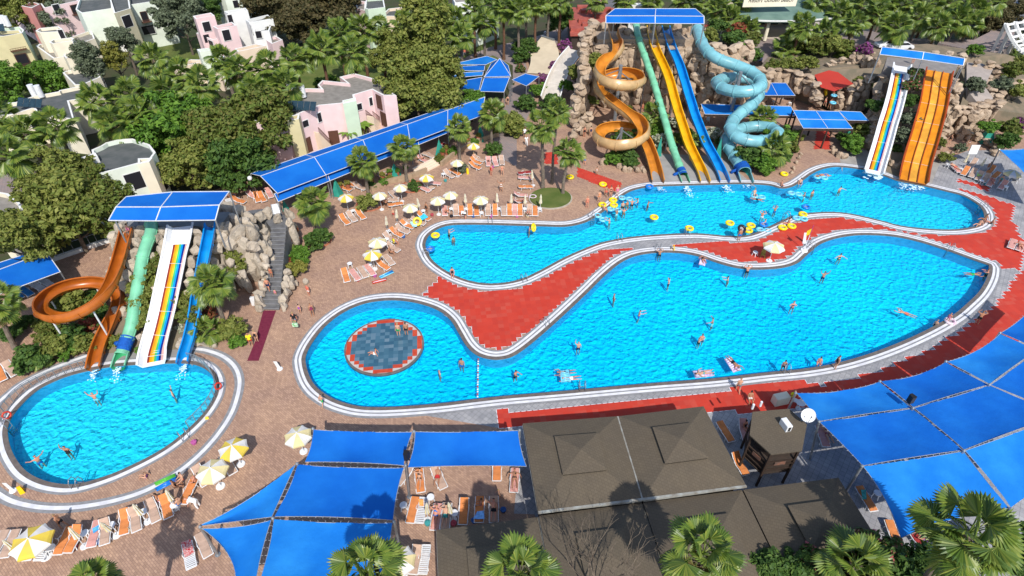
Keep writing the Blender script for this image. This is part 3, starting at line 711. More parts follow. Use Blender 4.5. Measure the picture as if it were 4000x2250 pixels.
def wide_slide(path,W,label,lanes,m,rimm,wall=.45,name='wide_water_slide',flare=0,stripes=None,slope=.25,divider=None):
    """flat bedded slide; lanes/stripes are (from,to,material) across the width, -1..1"""
    path=relax(path,2); F=frames(path); e=empty(name,path[-1].copy(),label,'water slide'); e.location.z=0
    h=W/2; n=len(F)
    mb=MB()
    bed=[(-h-slope,wall),(-h,0),(h,0),(h+slope,wall)]; low=[(h+slope+.12,wall),(h+.1,-.14),(-h-.1,-.14),(-h-slope-.12,wall)]
    sweep(mb,F,bed+low); mb.build('bed',m,e)
    mb=MB()
    for s in(-1,1): c=s*(h+slope+.06); sweep(mb,F,[(c-.09,wall-.03),(c+.09,wall-.03),(c+.09,wall+.05),(c-.09,wall+.05)])
    mb.build('rim',rimm,e)
    mb=MB()
    for i in range(10,n-4,9): p,t,s,u=F[i]; mb.bar(p+s*(-h)+u*.012,p+s*h+u*.012,.05,.012)
    mb.build('joint_lines',M['whiteslide'],e)
    for a,b,mm,nm in lanes:
        i0=int(n*.0) if not stripes else int(n*stripes[0]); i1=n if not stripes else int(n*stripes[1])
        mb=MB(); sweep(mb,F[i0:i1],[(a*h,.008),(b*h,.008)],closed=False); mb.build(nm,mm,e)
    for c in (divider or []):
        mb=MB(); sweep(mb,F,[(c*h-.07,0),(c*h-.04,.2),(c*h+.04,.2),(c*h+.07,0)]); mb.build('lane_divider',rimm,e)
    return e,F
def rainbow(a=-1,b=1):
    a,b=-a,-b; k=len(SM); return [(a+(b-a)*i/k,a+(b-a)*(i+1)/k,SM[i][1],'lane_stripe') for i in range(k)]
PR1=[(71,.25),(73,.35),(77,1.5),(97,10.1),(100,11),(103,11.2)]
def straight(c,r,pts,prof): return line_path(c,r,pts,prof)
e,F=flume(straight(2,0,[(1048,205),(1055,270),(1085,375),(1130,470),(1178,580),(1213,700),(1248,830),(1288,950),(1330,1080),(1378,1185),(1430,1290),(1458,1375)],PR1),.60,M['yellow'],M['yellow'],'yellow open slide, middle of the five on the tall tower')
legs(e,F,[18,30,42],.8)
e,F=flume(straight(2,0,[(1160,205),(1180,280),(1213,380),(1263,490),(1303,620),(1343,750),(1383,880),(1430,1000),(1470,1095),(1527,1195),(1578,1295),(1606,1372)],PR1),.60,M['blueslide'],M['blueslide'],'bright blue open slide between the yellow slide and the light blue tube')
legs(e,F,[18,30,42],.8)
gp1=straight(2,0,[(938,185),(945,250),(968,330),(995,405),(1020,480),(1045,550),(1070,625),(1095,710),(1118,790),(1142,870),(1165,950),(1188,1030),(1212,1110),(1240,1190),(1270,1270),(1292,1320),(1312,1372)],PR1)
e,F=tube_slide(gp1,.52,M['green'],M['greenin'],'long green tube slide left of the yellow slide',open_from=len(gp1)-8,joint=9)
legs(e,F,[24,44,64],.6)
aq=zpath(2,0,[(1398,215,10.9),(1425,310,10.4),(1475,390,9.9),(1560,448,9.4),(1680,490,8.9),(1790,535,8.5),(1862,588,8.15),(1882,640,7.85),(1825,682,7.55),(1700,692,7.25),(1590,668,7.0),(1545,625,6.75),(1590,592,6.5),(1690,585,6.25),(1790,600,6.0),(1856,650,5.7),(1862,715,5.4),(1815,780,5.0),(1745,838,4.6),(1680,895,4.2),(1648,955,3.85),(1675,1015,3.55),(1755,1055,3.3),(1860,1068,3.1),(1965,1050,2.9),(2005,1010,2.7),(1965,972,2.5),(1870,955,2.3),(1760,965,2.15),(1670,995,2.0),(1618,1045,1.75),(1635,1105,1.45),(1675,1170,1.1),(1715,1235,.75),(1752,1300,.5),(1775,1370,.3)])
e,F=tube_slide(aq,.82,M['aqua'],M['aquain'],'light blue spiral tube slide with two loops, right of the tall tower',open_from=len(aq)-8,joint=7)
legs(e,F,[30,150,196],.85)
op=zpath(2,0,[(762,225,11.0),(778,290,10.7),(805,345,10.35),(790,395,10.0),(725,440,9.6),(672,490,9.25),(658,545,8.95),(700,605,8.6),(800,640,8.3),(900,640,8.05),(965,612,7.8),(950,575,7.5),(870,556,7.25),(780,560,7.0),(700,585,6.75),(655,625,6.45),(660,675,6.1),(720,735,5.6),(800,800,5.1),(880,860,4.65),(960,915,4.25),(1000,970,3.95),(985,1030,3.65),(900,1078,3.4),(790,1092,3.2),(690,1068,3.05),(648,1025,2.9),(690,980,2.7),(780,963,2.5),(880,972,2.3),(955,1005,2.1),(1005,1065,1.8),(1038,1140,1.4),(1065,1220,.95),(1088,1300,.55),(1102,1375,.28)])
e,F=flume(op,.76,M['orange'],M['beige'],'orange spiral slide with two wide loops on the tall tower',bank=.75,wall=.35,joint=8)
legs(e,F,[238],.9)
def mast(uv,zt,label,centre,arms,zs,r=.28):
    b=P(uv[0],uv[1],zt); b=Vector((b.x,b.y,0)); e=empty('slide_mast',b,label,'mast'); mb=MB(); mb.cone((b.x,b.y),r,r,0,zt,16); mb.build('post',M['steel'],e)
    mb=MB()
    for (a,z) in arms: mb.bar(b+V((0,0,z+.8)),a+V((0,0,-.5)),.12); mb.bar(b+V((0,0,z-.8)),a+V((0,0,-.6)),.09)
    mb.build('bracing_arms',M['steel'],e)
mast((1288+822/3,492/3),9.6,'grey mast in the upper loop of the orange spiral slide',None,[(T(2,0,705,540,8.6),8.2),(T(2,0,940,610,7.7),7.8),(T(2,0,760,640,8.2),8.0)],0)
mast((1288+828/3,965/3),4.6,'grey mast in the lower loop of the orange spiral slide',None,[(T(2,0,950,1040,3.3),3.5),(T(2,0,760,1085,2.9),3.2)],0,.22)
mast((1288+1728/3,540/3),9.0,'grey mast in the loop of the light blue tube slide',None,[(T(2,0,1840,650,7.7),7.8),(T(2,0,1600,640,6.9),7.2)],0)
PR3=[(37.0,.2),(38.0,.3),(39.6,1.1),(47.3,6.2),(49.2,6.9),(51,7.1)]
e,F=wide_slide(straight(0,1,[(1372,262),(1362,330),(1348,410),(1325,520),(1300,640),(1275,760),(1250,880),(1222,1000),(1190,1120),(1165,1220),(1155,1305)],PR3),1.65,'wide white slide with rainbow stripes on the left tower',rainbow(-.66,.98),M['whiteslide'],M['whiteslide'],stripes=(.19,.97),slope=.28)
e,F=flume(straight(0,1,[(1592,245),(1578,340),(1555,460),(1530,590),(1510,700),(1492,800),(1475,920),(1450,1040),(1425,1140),(1395,1230),(1382,1295)],PR3),.44,M['blueslide'],M['blueslide'],'blue open slide on the right of the left tower',wall=.3)
legs(e,F,[24,40],.5,rad=.08)
g3=straight(0,1,[(1140,240),(1140,300),(1118,370),(1088,450),(1068,540),(1052,640),(1035,740),(1020,830),(1008,920),(992,1010),(968,1090),(940,1170),(912,1250),(890,1320)],PR3)
e,F=tube_slide(g3,.55,M['green'],M['greenin'],'mint green tube slide of the left tower with a blue cloth near its end',open_from=len(g3)-9,joint=10)
legs(e,F,[24,44],.6,rad=.08)
o3=zpath(0,1,[(962,285,6.9),(935,390,6.5),(905,500,6.0),(872,610,5.5),(825,715,5.05),(750,810,4.7),(650,882,4.4),(520,935,4.15),(400,945,3.95),(310,905,3.75),(305,845,3.55),(375,775,3.4),(490,720,3.2),(620,692,3.0),(740,690,2.85),(840,720,2.65),(898,785,2.4),(890,865,2.1),(850,955,1.75),(800,1050,1.35),(755,1150,.95),(722,1250,.55),(706,1335,.22)])
e,F=flume(o3,.50,M['orange2'],M['orange2'],'burnt orange slide that loops round a green bed by the left tower',bank=.5,wall=.3,joint=9)
legs(e,F,[40,58,76,96],.6,M['whitemetal'],.08)
PR2=[(69.5,.2),(72.5,.3),(75,1.2),(88,8.2),(90.5,8.8),(93,9)]
PR2b=[(69.0,.2),(70.5,.3),(73.5,1.2),(85.5,8.0),(87.5,8.8),(90,9)]
e,F=wide_slide(straight(3,0,[(1008,500),(1000,545),(985,620),(962,730),(930,850),(898,950),(868,1060),(842,1150),(812,1250),(795,1310)],PR2),1.65,'wide white slide with rainbow stripes on the right tower',rainbow(-.82,.72),M['whiteslide'],M['whiteslide'],stripes=(.13,.95),wall=.45,slope=.28)
legs(e,F,[20,34],.3,rad=.12)
e,F=wide_slide(straight(3,0,[(1290,540),(1275,600),(1262,680),(1248,770),(1225,870),(1200,960),(1172,1060),(1140,1160),(1110,1270),(1092,1370)],PR2b),3.0,'broad orange slide with three lanes on the right tower',[(-.98,-.36,M['lane1'],'lane'),(-.33,.33,M['lane2'],'lane'),(.36,.98,M['lane1'],'lane')],M['orange2'],M['rimred'],wall=.45,slope=.14,divider=(-.345,.345))
legs(e,F,[20,34],.3,rad=.14)
# blue cloths tied round two tube mouths
M['bluecloth']=mat('blue cloth',(.005,.10,.42),(.004,.06,.30),rough=.8,scale=6,bump=.8,bscale=9)
def wrap(F,i,r,label,seed):
    rnd=random.Random(seed); p,t,s,u=F[i]; e=empty('tied_cloth',(p.x,p.y,0),label,'cloth')
    mb=MB(); n=20; G=[]
    for k in range(9):
        q=p+t*(k-4)*.17; G.append([r*(1.08+.07*math.sin(k*2.1+j*1.3)+rnd.uniform(0,.08)) for j in range(n)])
        if k==0: vs=[]
        vs+= [q+(s*math.cos(2*PI*j/n)+u*math.sin(2*PI*j/n))*G[k][j] for j in range(n)]
    mb.add(vs,[(k*n+j,k*n+(j+1)%n,(k+1)*n+(j+1)%n,(k+1)*n+j) for k in range(8) for j in range(n)])
    mb.build('wrap',M['bluecloth'],e,smooth=True)
    mb=MB(); mb.tube([p+s*r*1.05,p+s*(r+.5)-u*.2,p+s*(r+.7)-u*.8],[.2,.24,.1],7); mb.build('loose_end',M['bluecloth'],e,smooth=True)
wrap(frames(relax(g3)),len(g3)-15,.55,'blue cloth tied round the end of the mint green tube',1)
wrap(frames(relax(aq)),len(aq)-10,.86,'blue cloth tied round the mouth of the light blue tube',2)
wrap(frames(relax(gp1)),len(gp1)-9,.52,'blue cloth tied round the mouth of the long green tube',3)
# ---------------- foam where slides run into the water ----------------
M['foam']=mat('white foam',(.75,.85,.88),(.45,.75,.85),scale=6,rough=.9,bump=1,bscale=12)
def foam(c,r,pts,w,label):
    a=T(c,r,*pts[0],WZ); b=T(c,r,*pts[1],WZ); rnd=random.Random(pts[0][0]); e=MB(); L=(b-a).length; n=int(60*L/2)
    for k in range(n):
        f=rnd.random()**1.3; p=a.lerp(b,f)+Vector((rnd.gauss(0,w*(.3+.4*f)),rnd.gauss(0,w*.3),0)); s=w*rnd.uniform(.12,.35)*(1-f*.5)
        q=[(p.x+s*math.cos(t*1.05)*rnd.uniform(.6,1.2),p.y+s*math.sin(t*1.05)*rnd.uniform(.6,1.2),WZ+.012+.0001*k) for t in range(6)]
        e.add(q,[(0,1,2,3,4,5)])
    tag(e.build('splash_foam',M['foam']),label,'foam','foam at the slide ends','stuff')
for a in [((2,0,[(1105,1400),(1140,1449)],.5),'orange spiral slide'),((2,0,[(1318,1392),(1350,1490)],.5),'long green tube'),((2,0,[(1605,1385),(1640,1455)],.5),'bright blue slide'),((2,0,[(1775,1385),(1790,1420)],.5),'light blue tube'),
  ((3,0,[(1018,1362),(1025,1430)],.6),'left orange lane'),((3,0,[(1085,1378),(1090,1440)],.6),'middle yellow lane'),((3,0,[(1150,1390),(1150,1440)],.6),'right orange lane'),
  ((0,1,[(710,1350),(700,1430)],.4),'burnt orange slide'),((0,1,[(885,1330),(865,1440)],.4),'mint green tube'),((0,1,[(1385,1305),(1355,1420)],.4),'blue slide of the left tower'),((3,0,[(795,1318),(790,1335)],1.6),'white rainbow slide of the right tower')]:
    foam(*a[0],'white foam on the water at the end of the '+a[1])
# ---------------- blue canopies, sails, roofs ----------------
def fabric(n,c,c2): 
    m=mat(n,c,c2,rough=.85,spec=.15,scale=.35,detail=8,trans=.12,bump=.5,bscale=1.3,bdist=.12); return m
M['fabric']=fabric('blue shade cloth',(.004,.115,.50),(.008,.15,.56)); M['fabric2']=fabric('sun bleached blue shade cloth',(.008,.17,.60),(.02,.24,.68))
M['rope']=mat('white lacing rope',(.33,.35,.38),(.22,.24,.27),scale=8,rough=.9)
def cloth(a,b,c,d,sag=.0,n=12,curve=(0,0,0,0)):
    """grid between corners a b c d; curve pulls each edge ab bc cd da inwards"""
    vs=[]; mid=(a+b+c+d)/4
    for i in range(n+1):
        for j in range(n+1):
            s,t=i/n,j/n; p=a*(1-s)*(1-t)+b*s*(1-t)+c*s*t+d*(1-s)*t
            k=lambda x:4*x*(1-x)
            pull=[curve[0]*k(s)*(1-t)**2,curve[1]*k(t)*s**2,curve[2]*k(s)*t**2,curve[3]*k(t)*(1-s)**2]
            for w_,(e0,e1) in zip(pull,((a,b),(b,c),(c,d),(d,a))):
                m=(e0+e1)/2; dv=(mid-m); dv.z=0; p=p+dv.normalized()*w_
            p.z-=sag*k(s)*k(t); vs.append(p)
    fs=[(i*(n+1)+j,(i+1)*(n+1)+j,(i+1)*(n+1)+j+1,i*(n+1)+j+1) for i in range(n) for j in range(n)]
    edges=[[vs[i*(n+1)] for i in range(n+1)],[vs[n*(n+1)+j] for j in range(n+1)],[vs[i*(n+1)+n] for i in range(n,-1,-1)],[vs[j] for j in range(n,-1,-1)]]
    return vs,fs,edges
def sail(px,zs,label,group,sag=.25,curve=(.1,.1,.1,.1),m='fabric',shrink=.07):
    z_s=px[0][0]; q=[P(u,v,z) for (u,v),z in zip(px,zs)]; c=sum(q,Vector())/4
    q=[p+(c-p).normalized()*shrink for p in q]
    vs,fs,ed=cloth(*q,sag=sag,curve=curve,n=26); vs=[v+V((0,0,.10*noise.noise(v*.55)+.05*noise.noise(Vector((v.x*2.2+v.y*1.1,v.y*.5,z_s))))) for v in vs]
    base=Vector((c.x,c.y,0)); e=empty('shade_sail',base,label,'shade sail',group)
    mb=MB(); mb.add(vs,fs); mb.build('cloth',M[m],e,smooth=True)
    mb=MB()
    for E_ in ed: mb.tube(E_,.02,4)
    for E_ in ed:
        L=sum((E_[i+1]-E_[i]).length for i in range(len(E_)-1)); k=int(L/.45)
        for i in range(1,k):
            f=i/k*(len(E_)-1); a=int(f); p=E_[a].lerp(E_[min(a+1,len(E_)-1)],f-a); o=(p-c); o.z=0; o.normalize()
            mb.bar(p-o*.03+V((0,0,.02)),p+o*.13+V((0,0,.02)),.025)
    mb.build('lacing',M['rope'],e); return e
def frame_roof(panels,label,name='blue_canopy',bars=(),posts=(),mb_m=None,cat='canopy',bw=.07,post_m=None,pr=.07,group=None,sag=.06,base=None,m='fabric'):
    """panels: lists of 4 points; bars: point pairs; posts: (top point, foot z)"""
    c=sum((p for q in panels for p in q),Vector())/sum(len(q) for q in panels); e=empty(name,(c.x,c.y,base if base is not None else 0),label,cat,group)
    for q in panels:
        vs,fs,ed=cloth(*q,sag=sag,n=6); vs2=[v+V((0,0,-.03)) for v in vs]; k=len(vs)
        mb=MB(); mb.add(vs,fs); mb.add(vs2,[f[::-1] for f in fs])
        mb.build('roof_panel',M[m],e,smooth=True)
    mb=MB(); done=set()
    for q in panels:
        for a,b in zip(q,q[1:]+q[:1]):
            key=tuple(sorted([(round(a.x,1),round(a.y,1)),(round(b.x,1),round(b.y,1))]))
            if key in done: continue
            done.add(key); mb.bar(a+V((0,0,.02)),b+V((0,0,.02)),bw,bw*.7)
    for a,b in bars: mb.bar(a,b,bw)
    mb.build('frame',mb_m or M['whitemetal'],e)
    for t,z in posts:
        mb=MB(); mb.tube([(t.x,t.y,z),(t.x,t.y,t.z)],pr,8); mb.build('post',post_m or M['steel'],e)
    return e
# roof over the tall tower
def row(pts,z): return [P(x,y,z) for x,y in pts]
A=row([(1524,58),(1648,59),(1771,60)],14.0); B=row([(1524,40),(1648,40),(1771,41)],14.9); C=row([(1547,22),(1650,22),(1749,22)],14.9)
frame_roof([[A[i],A[i+1],B[i+1],B[i]] for i in(0,1)]+[[B[i],B[i+1],C[i+1],C[i]] for i in(0,1)],'long blue canopy over the start of the five slides on the tall tower',posts=[(A[0],11),(A[1],11),(A[2],11),(C[0],11),(C[2],11),(C[1],11)],pr=.09,bw=.09)
A=[P(2213,137,11.4)+V((0,0,0)),P(2320,150,11.4),P(2423,165,11.4)]; B=[P(2219,118,12.2),P(2324,131,12.2),P(2427,147,12.2)]
frame_roof([[A[i],A[i+1],B[i+1],B[i]] for i in(0,1)],'narrow blue canopy over the right slide tower',posts=[(A[0],7.6),(A[1],8.5),(A[2],7.6),(B[0],7),(B[2],7)],pr=.06,bw=.09,m='fabric2')
z0=9.6
A=row([(273,555),(392,556),(542,554)],9.3); B=row([(292,521),(405,521),(552,516)],10.0); C=row([(318,495),(435,483),(577,482)],9.8)
frame_roof([[A[i],A[i+1],B[i+1],B[i]] for i in(0,1)]+[[B[i],B[i+1],C[i+1],C[i]] for i in(0,1)],'blue canopy over the left slide tower',posts=[(A[0]+V((.4,.3,0)),6.6),(A[2],6.2),(C[2],5.5),(C[0],6)],pr=.08,bw=.09)
# small awning at the left edge
A=[P(0-60,762,2.9),P(50,730,2.9),P(152,684,2.9)]; B=[P(-60,700,3.4),P(40,668,3.4),P(117,634,3.4)]; C=[P(-60,680,3.2),P(30,652,3.2),P(108,625,3.2)]
frame_roof([[A[0],A[2],B[2],B[0]],[B[0],B[2],C[2],C[0]]],'blue awning with white frame at the left edge of the photo',posts=[(A[0],0),(A[2],0),(C[0],0),(C[2],0),(B[2],0)],sag=.1)
# the long awning in front of the holiday houses
def lerpline(a,b,k): return [a.lerp(b,i/k) for i in range(k+1)]
K=5
Bk=lerpline(P(630,437,3.4),P(1205,241,3.4),K); Rg=lerpline(P(655,443,4.2),P(1220,244,4.2),K); Fr=lerpline(P(698,487,3.3),P(1212,291,3.3),K)
pan=[]; 
for i in range(K): pan.append([Fr[i],Fr[i+1],Rg[i+1],Rg[i]]); pan.append([Rg[i],Rg[i+1],Bk[i+1],Bk[i]])
frame_roof(pan,'very long blue pitched awning in front of the pink house',posts=[(p,0) for p in Fr]+[(p,0) for p in Bk],sag=.12)
F2=lerpline(P(700,508,2.6),P(1150,325,2.6),4); R2_=lerpline(P(690,488,3.0),P(1150,305,3.0),4)
frame_roof([[F2[i],F2[i+1],R2_[i+1],R2_[i]] for i in range(4)],'narrow lower blue awning along the front of the very long one',posts=[(p,0) for p in F2]+[(p,0) for p in R2_],sag=.05)
# blue pavilion at the top
ap=P(1257,147,6.2); q=row([(1218,194),(1285,192),(1279,165),(1235,160)],4.4)
e=frame_roof([[q[0],q[1],ap,ap.copy()+V((.01,0,0))],[q[1],q[2],ap,ap.copy()+V((0,.01,0))],[q[3],q[0],ap,ap.copy()+V((.01,.01,0))]],'blue pyramid tent of the pavilion beside the promenade','blue_pavilion',posts=[(p,0) for p in q],sag=0)
q=[P(1218,196,4.2),P(1282,195,4.2),P(1268,232,3.3),P(1207,230,3.3)]
frame_roof([q],'blue canopy sloping down in front of the pyramid tent','blue_canopy',posts=[(p,0) for p in q],sag=.1)
for i,(pp,l) in enumerate([([(1135,162),(1225,141),(1250,150),(1222,163)],'rearmost blue canopy left of the pyramid tent'),([(1140,178),(1155,167),(1220,164),(1218,178)],'second blue canopy strip left of the pyramid tent'),([(1128,197),(1160,183),(1216,180),(1214,190)],'third blue canopy strip left of the pyramid tent'),([(1120,222),(1160,204),(1213,194),(1205,228)],'nearest blue canopy left of the pyramid tent')]):
    q=[P(x,y,4.0-.2*i) for x,y in pp]; q=[q[3],q[2],q[1],q[0]] if False else q
    frame_roof([q],l,'blue_canopy',posts=[(q[0],0),(q[2],0)],sag=.05,m='fabric' if i%2 else 'fabric2')
q=[T(2,0,0,603,2.8),T(2,0,108,650,2.8),T(2,0,205,578,2.8),T(2,0,100,556,2.8)]
frame_roof([q],'small blue canopy at the foot of the beige ramp','blue_canopy',posts=[(p,0) for p in q])
# canopies with brown posts in front of the rocks
M['brownwood']=mat('dark brown timber',(.035,.022,.016),(.05,.032,.024),scale=5,rough=.7)
def brown(c,r,f,b,zf,zb,label,k=1,rows=None,m='fabric2',fz=0):
    f0,f1=T(c,r,*f[0],zf),T(c,r,*f[1],zf); b0,b1=T(c,r,*b[0],zb),T(c,r,*b[1],zb); F_=lerpline(f0,f1,k); B_=lerpline(b0,b1,k); pan=[]
    if rows:
        M_=[a.lerp(b,.5) for a,b in zip(F_,B_)]
        for i in range(k): pan+=[[F_[i],F_[i+1],M_[i+1],M_[i]],[M_[i],M_[i+1],B_[i+1],B_[i]]]
    else: pan=[[F_[i],F_[i+1],B_[i+1],B_[i]] for i in range(k)]
    e=frame_roof(pan,label,'timber_canopy',posts=[(p,fz) for p in F_+B_],post_m=M['brownwood'],bw=.06,pr=.13,sag=.02,m=m)
    mb=MB(); mb.bar(f0+V((0,0,-.22)),f1+V((0,0,-.22)),.12,.26); mb.bar(b0+V((0,0,-.22)),b1+V((0,0,-.22)),.12,.26); mb.build('beam',M['brownwood'],e)
brown(2,0,[(1455,862),(2140,875)],[(1425,785),(2105,803)],2.9,3.4,'long blue canopy on brown posts below the light blue tube',3)
brown(3,0,[(265,968),(640,972)],[(188,832),(535,842)],3.1,3.9,'biggest blue canopy on brown posts over the red carpet',2,rows=1)
brown(3,0,[(600,908),(762,912)],[(530,838),(700,845)],3.0,3.4,'smallest blue canopy on brown posts right of the red carpet',1)
brown(3,0,[(-60,720),(205,722)],[(-90,625),(135,627)],3.0,3.6,'upper blue canopy on brown posts beside the rock arch',2,m='fabric')
# big sails on the left of the brown roofs
G='blue shade sails left of the brown roofs'
z=4.6
sail([(787,1080),(1040,1086),(1018,1172),(765,1163)],[4.8,4.8,4.4,4.4],'blue sail over the parasol side, beside the loudspeaker post',G)
sail([(1042,1085),(1306,1082),(1327,1174),(1024,1177)],[4.8,4.8,3.8,4.4],'blue sail right of the loudspeaker post, touching the brown roof',G,sag=.3)
sail([(748,1168),(1018,1176),(991,1310),(688,1301)],[4.4,4.4,4.2,4.2],'large square blue sail in the middle of the group',G)
sail([(745,1168),(686,1301),(503,1324),(500,1322)],[4.4,4.2,3.6,3.6],'triangular blue sail pointing left at the parasol row',G,curve=(0,0,0,.5),m='fabric2')
sail([(688,1306),(990,1314),(975,1500),(640,1500)],[4.2,4.2,4.4,4.4],'blue sail under the palm shadow at the bottom edge',G,m='fabric2')
sail([(506,1328),(684,1306),(638,1500),(585,1500)],[3.6,4.2,4.4,4.0],'pale blue narrow sail at the bottom left of the group',G,m='fabric2',curve=(.2,.1,.1,.9))
# big ring of sails on the right
G='blue shade sails in rings round the right side of the pool'
n1=[(2002,989),(2214,960),(2380,910),(2516,838),(2620,735)]; n2=[(2059,1061),(2297,1026),(2489,968),(2612,880),(2700,770)]; n3=[(2169,1173),(2425,1133),(2665,1045),(2800,930)]; n4=[(2265,1356),(2542,1279),(2740,1180)]
Z1,Z2,Z3,Z4=4.0,4.6,5.0,4.2
lab=['leftmost blue sail of the inner ring, behind the satellite dish','second blue sail of the inner ring, under the loudspeaker','third blue sail of the inner ring beside the stepped red tiles','blue sail of the inner ring at the right edge of the photo']
for i in range(4): sail([n1[i],n1[i+1],n2[i+1],n2[i]],[Z1,Z1,Z2,Z2],lab[i],G,curve=(.35,.05,.05,.05),m='fabric' if i%2 else 'fabric2')
lab=['blue sail of the middle ring next to the steel post','centre blue sail of the middle ring','blue sail of the middle ring at the right edge']
for i in range(2): sail([n2[i],n2[i+1],n3[i+1],n3[i]],[Z2,Z2,Z3,Z3],lab[i],G,curve=(.05,.05,.05,.05))
sail([n2[2],n2[3],n3[2],(2666,1043)],[Z2,Z2,Z3,Z3],lab[2],G,curve=(.05,.05,.05,.05))
lab=['blue sail of the outer ring with a palm shadow on it','bright blue sail of the outer ring above the biggest palm']
for i in range(2): sail([n3[i],n3[i+1],n4[i+1],n4[i]],[Z3,Z3,Z4,Z4],lab[i],G,curve=(.05,.05,.25,.1 if i else .3),m='fabric2')
sail([(2514,377),(2625,372),(2700,480),(2592,452)],[4.2,4.2,4.2,4.2],'blue sail at the right edge beyond the pools',G,m='fabric2')
def pole(u,v,z,label,lean=(0,0),r=.09,foot=None,group='steel posts of the shade sails'):
    t=P(u,v,z); b=P(*foot) if foot else Vector((t.x+lean[0],t.y+lean[1],0)); e=MB(); e.tube([b,t],r,10); e.cone((b.x,b.y),.2,.2,0,.05,10); e.tube([t,t+V((0,0,.12))],[r*1.3,r*.4],10)
    o=e.build('sail_post',M['steel']); return tag(o,label,'post',group)
pole(787,1078,4.9,'steel post at the parasol side corner of the sails'); pole(1041,1085,4.9,'steel post between the two front sails')
pole(1020,1170,4.8,'leaning steel post with the loudspeaker, right of the big sail',foot=(1030,1250)); pole(747,1166,4.6,'steel post at the notch of the left sails')
pole(503,1325,3.7,'steel post at the left tip of the triangular sail'); pole(991,1312,4.5,'steel post at the lower corner of the large square sail',foot=(1007,1385)); pole(1307,1082,4.9,'steel post at the corner of the brown roof'); pole(686,1303,4.3,'steel post in the middle of the left sails')
for i,(p,z,l) in enumerate([((2002,988),4.1,'steel post by the refreshment counter behind the kiosk'),((2214,959),4.1,'steel post between the first and second inner sails'),((2380,909),4.1,'steel post between the second and third inner sails'),((2516,837),4.1,'steel post by the shaded red tiles near the right edge'),((2297,1026),4.8,'steel post carrying the loudspeaker above the right sails'),((2489,967),4.8,'steel post in the middle ring near the right edge'),((2425,1133),5.2,'steel post at the meeting of four big sails'),((2169,1172),5.1,'steel post at the corner above the last brown roof'),((2264,1357),4.3,'steel post at the near tip of the outer sails'),((2542,1280),4.3,'steel post behind the biggest palm')]): pole(*p,z,l)
pole(2061,1060,4.7,'leaning steel post beside the satellite dish',foot=(2038,1155))
pole(2514,376,4.3,'steel post of the sail at the right edge beyond the pools',foot=(2485,433))
def speaker(u,v,z,label,s=1,rz=.3):
    p=P(u,v,z); e=empty('loudspeaker',p,label,'loudspeaker'); mb=MB(); w_,d_,h_=.42*s,.4*s,.72*s
    pl=[(-w_/2,-d_/2),(w_/2,-d_/2),(w_*.3,d_/2),(-w_*.3,d_/2)]; c,sn=math.cos(rz),math.sin(rz)
    pl=[(p.x+x*c-y*sn,p.y+x*sn+y*c) for x,y in pl]; mb.prism(pl,p.z-h_/2,p.z+h_/2); blk=mat('black plastic',(.015,.015,.017),rough=.5); mb.build('cabinet',blk,e,bevel=.03)
    mb=MB(); mb.box((p.x+sn*d_*.51,p.y-c*d_*.51,p.z),(w_*.85,.02,h_*.85),rz); mb.build('grille',mat('black metal mesh',(.04,.04,.042),rough=.6),e)
    mb=MB(); mb.bar(p+V((0,0,-h_/2-.35)),p+V((0,0,-h_/2)),.06); mb.build('bracket',M['steel'],e)
speaker(1022,1146,5.6,'black loudspeaker on the post between the left sails',rz=2.9); speaker(2292,1003,5.5,'black loudspeaker above the right sails'); speaker(2559,400,3.6,'black loudspeaker hanging under the sail beyond the pools')
# ---------------- brown shingle roofs ----------------
M['shingle']=brick('brown roof shingles',(.118,.096,.070),(.106,.086,.063),(.085,.069,.051),.24,.2,.4,ms=.012,rough=.95,pscale=.25,patch=((.93,.93,.94),(1.07,1.05,1.0)))
M['gutter']=mat('weathered pale gutter',(.32,.33,.31),(.20,.18,.15),scale=2)
M['darkwall']=mat('dark timber wall',(.05,.035,.028),(.04,.03,.024),scale=3)
def hip(cs,z,label,rise=1.05,wall=True):
    """pyramid roof on four corners with a raised square vent cap"""
    c=sum(cs,Vector())/4; e=empty('pyramid_roof_building',(c.x,c.y,0),label,'pavilion','brown shingle roofed pavilions')
    C0=Vector((c.x,c.y,z+rise)); q=[Vector((p.x,p.y,z)) for p in cs]; mid=[p.lerp(C0,.58) for p in q]
    mb=MB(); mb.add(q+mid,[(i,(i+1)%4,4+(i+1)%4,4+i) for i in range(4)])
    mb.add(q+[p+V((0,0,-.18)) for p in q],[(i,4+i,4+(i+1)%4,(i+1)%4) for i in range(4)]); mb.build('roof',M['shingle'],e)
    cap=[p.lerp(C0,.56)+V((0,0,.26)) for p in q]; tp=C0+V((0,0,.22))
    mb=MB(); mb.add(cap+[tp],[(i,(i+1)%4,4) for i in range(4)]); mb.add(cap+[p+V((0,0,-.07)) for p in cap],[(i,4+i,4+(i+1)%4,(i+1)%4) for i in range(4)])
    mb.build('vent_cap',M['shingle'],e)
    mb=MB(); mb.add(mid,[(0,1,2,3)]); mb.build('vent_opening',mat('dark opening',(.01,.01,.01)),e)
    ins=[p.lerp(Vector((c.x,c.y,z)),.12) for p in q]; mb=MB(); mb.prism([(p.x,p.y) for p in ins],0,z-.1); mb.build('wall',M['darkwall'],e)
    mb=MB()
    for i in range(4): mb.bar(q[i]+V((0,0,-.2)),q[(i+1)%4]+V((0,0,-.2)),.07,.05)
    mb.build('fascia',M['gutter'],e); return e
za=4.0
r1=[P(1315,1065,za),P(1554,1047,za),P(1770,1022,za)]; r2=[P(1354,1287,za),P(1617,1257,za),P(1877,1221,za)]
hip([r2[0],r2[1]+V((-.06,0,0)),r1[1]+V((-.06,0,0)),r1[0]],za,'brown pyramid roof beside the blue sail, back row left')
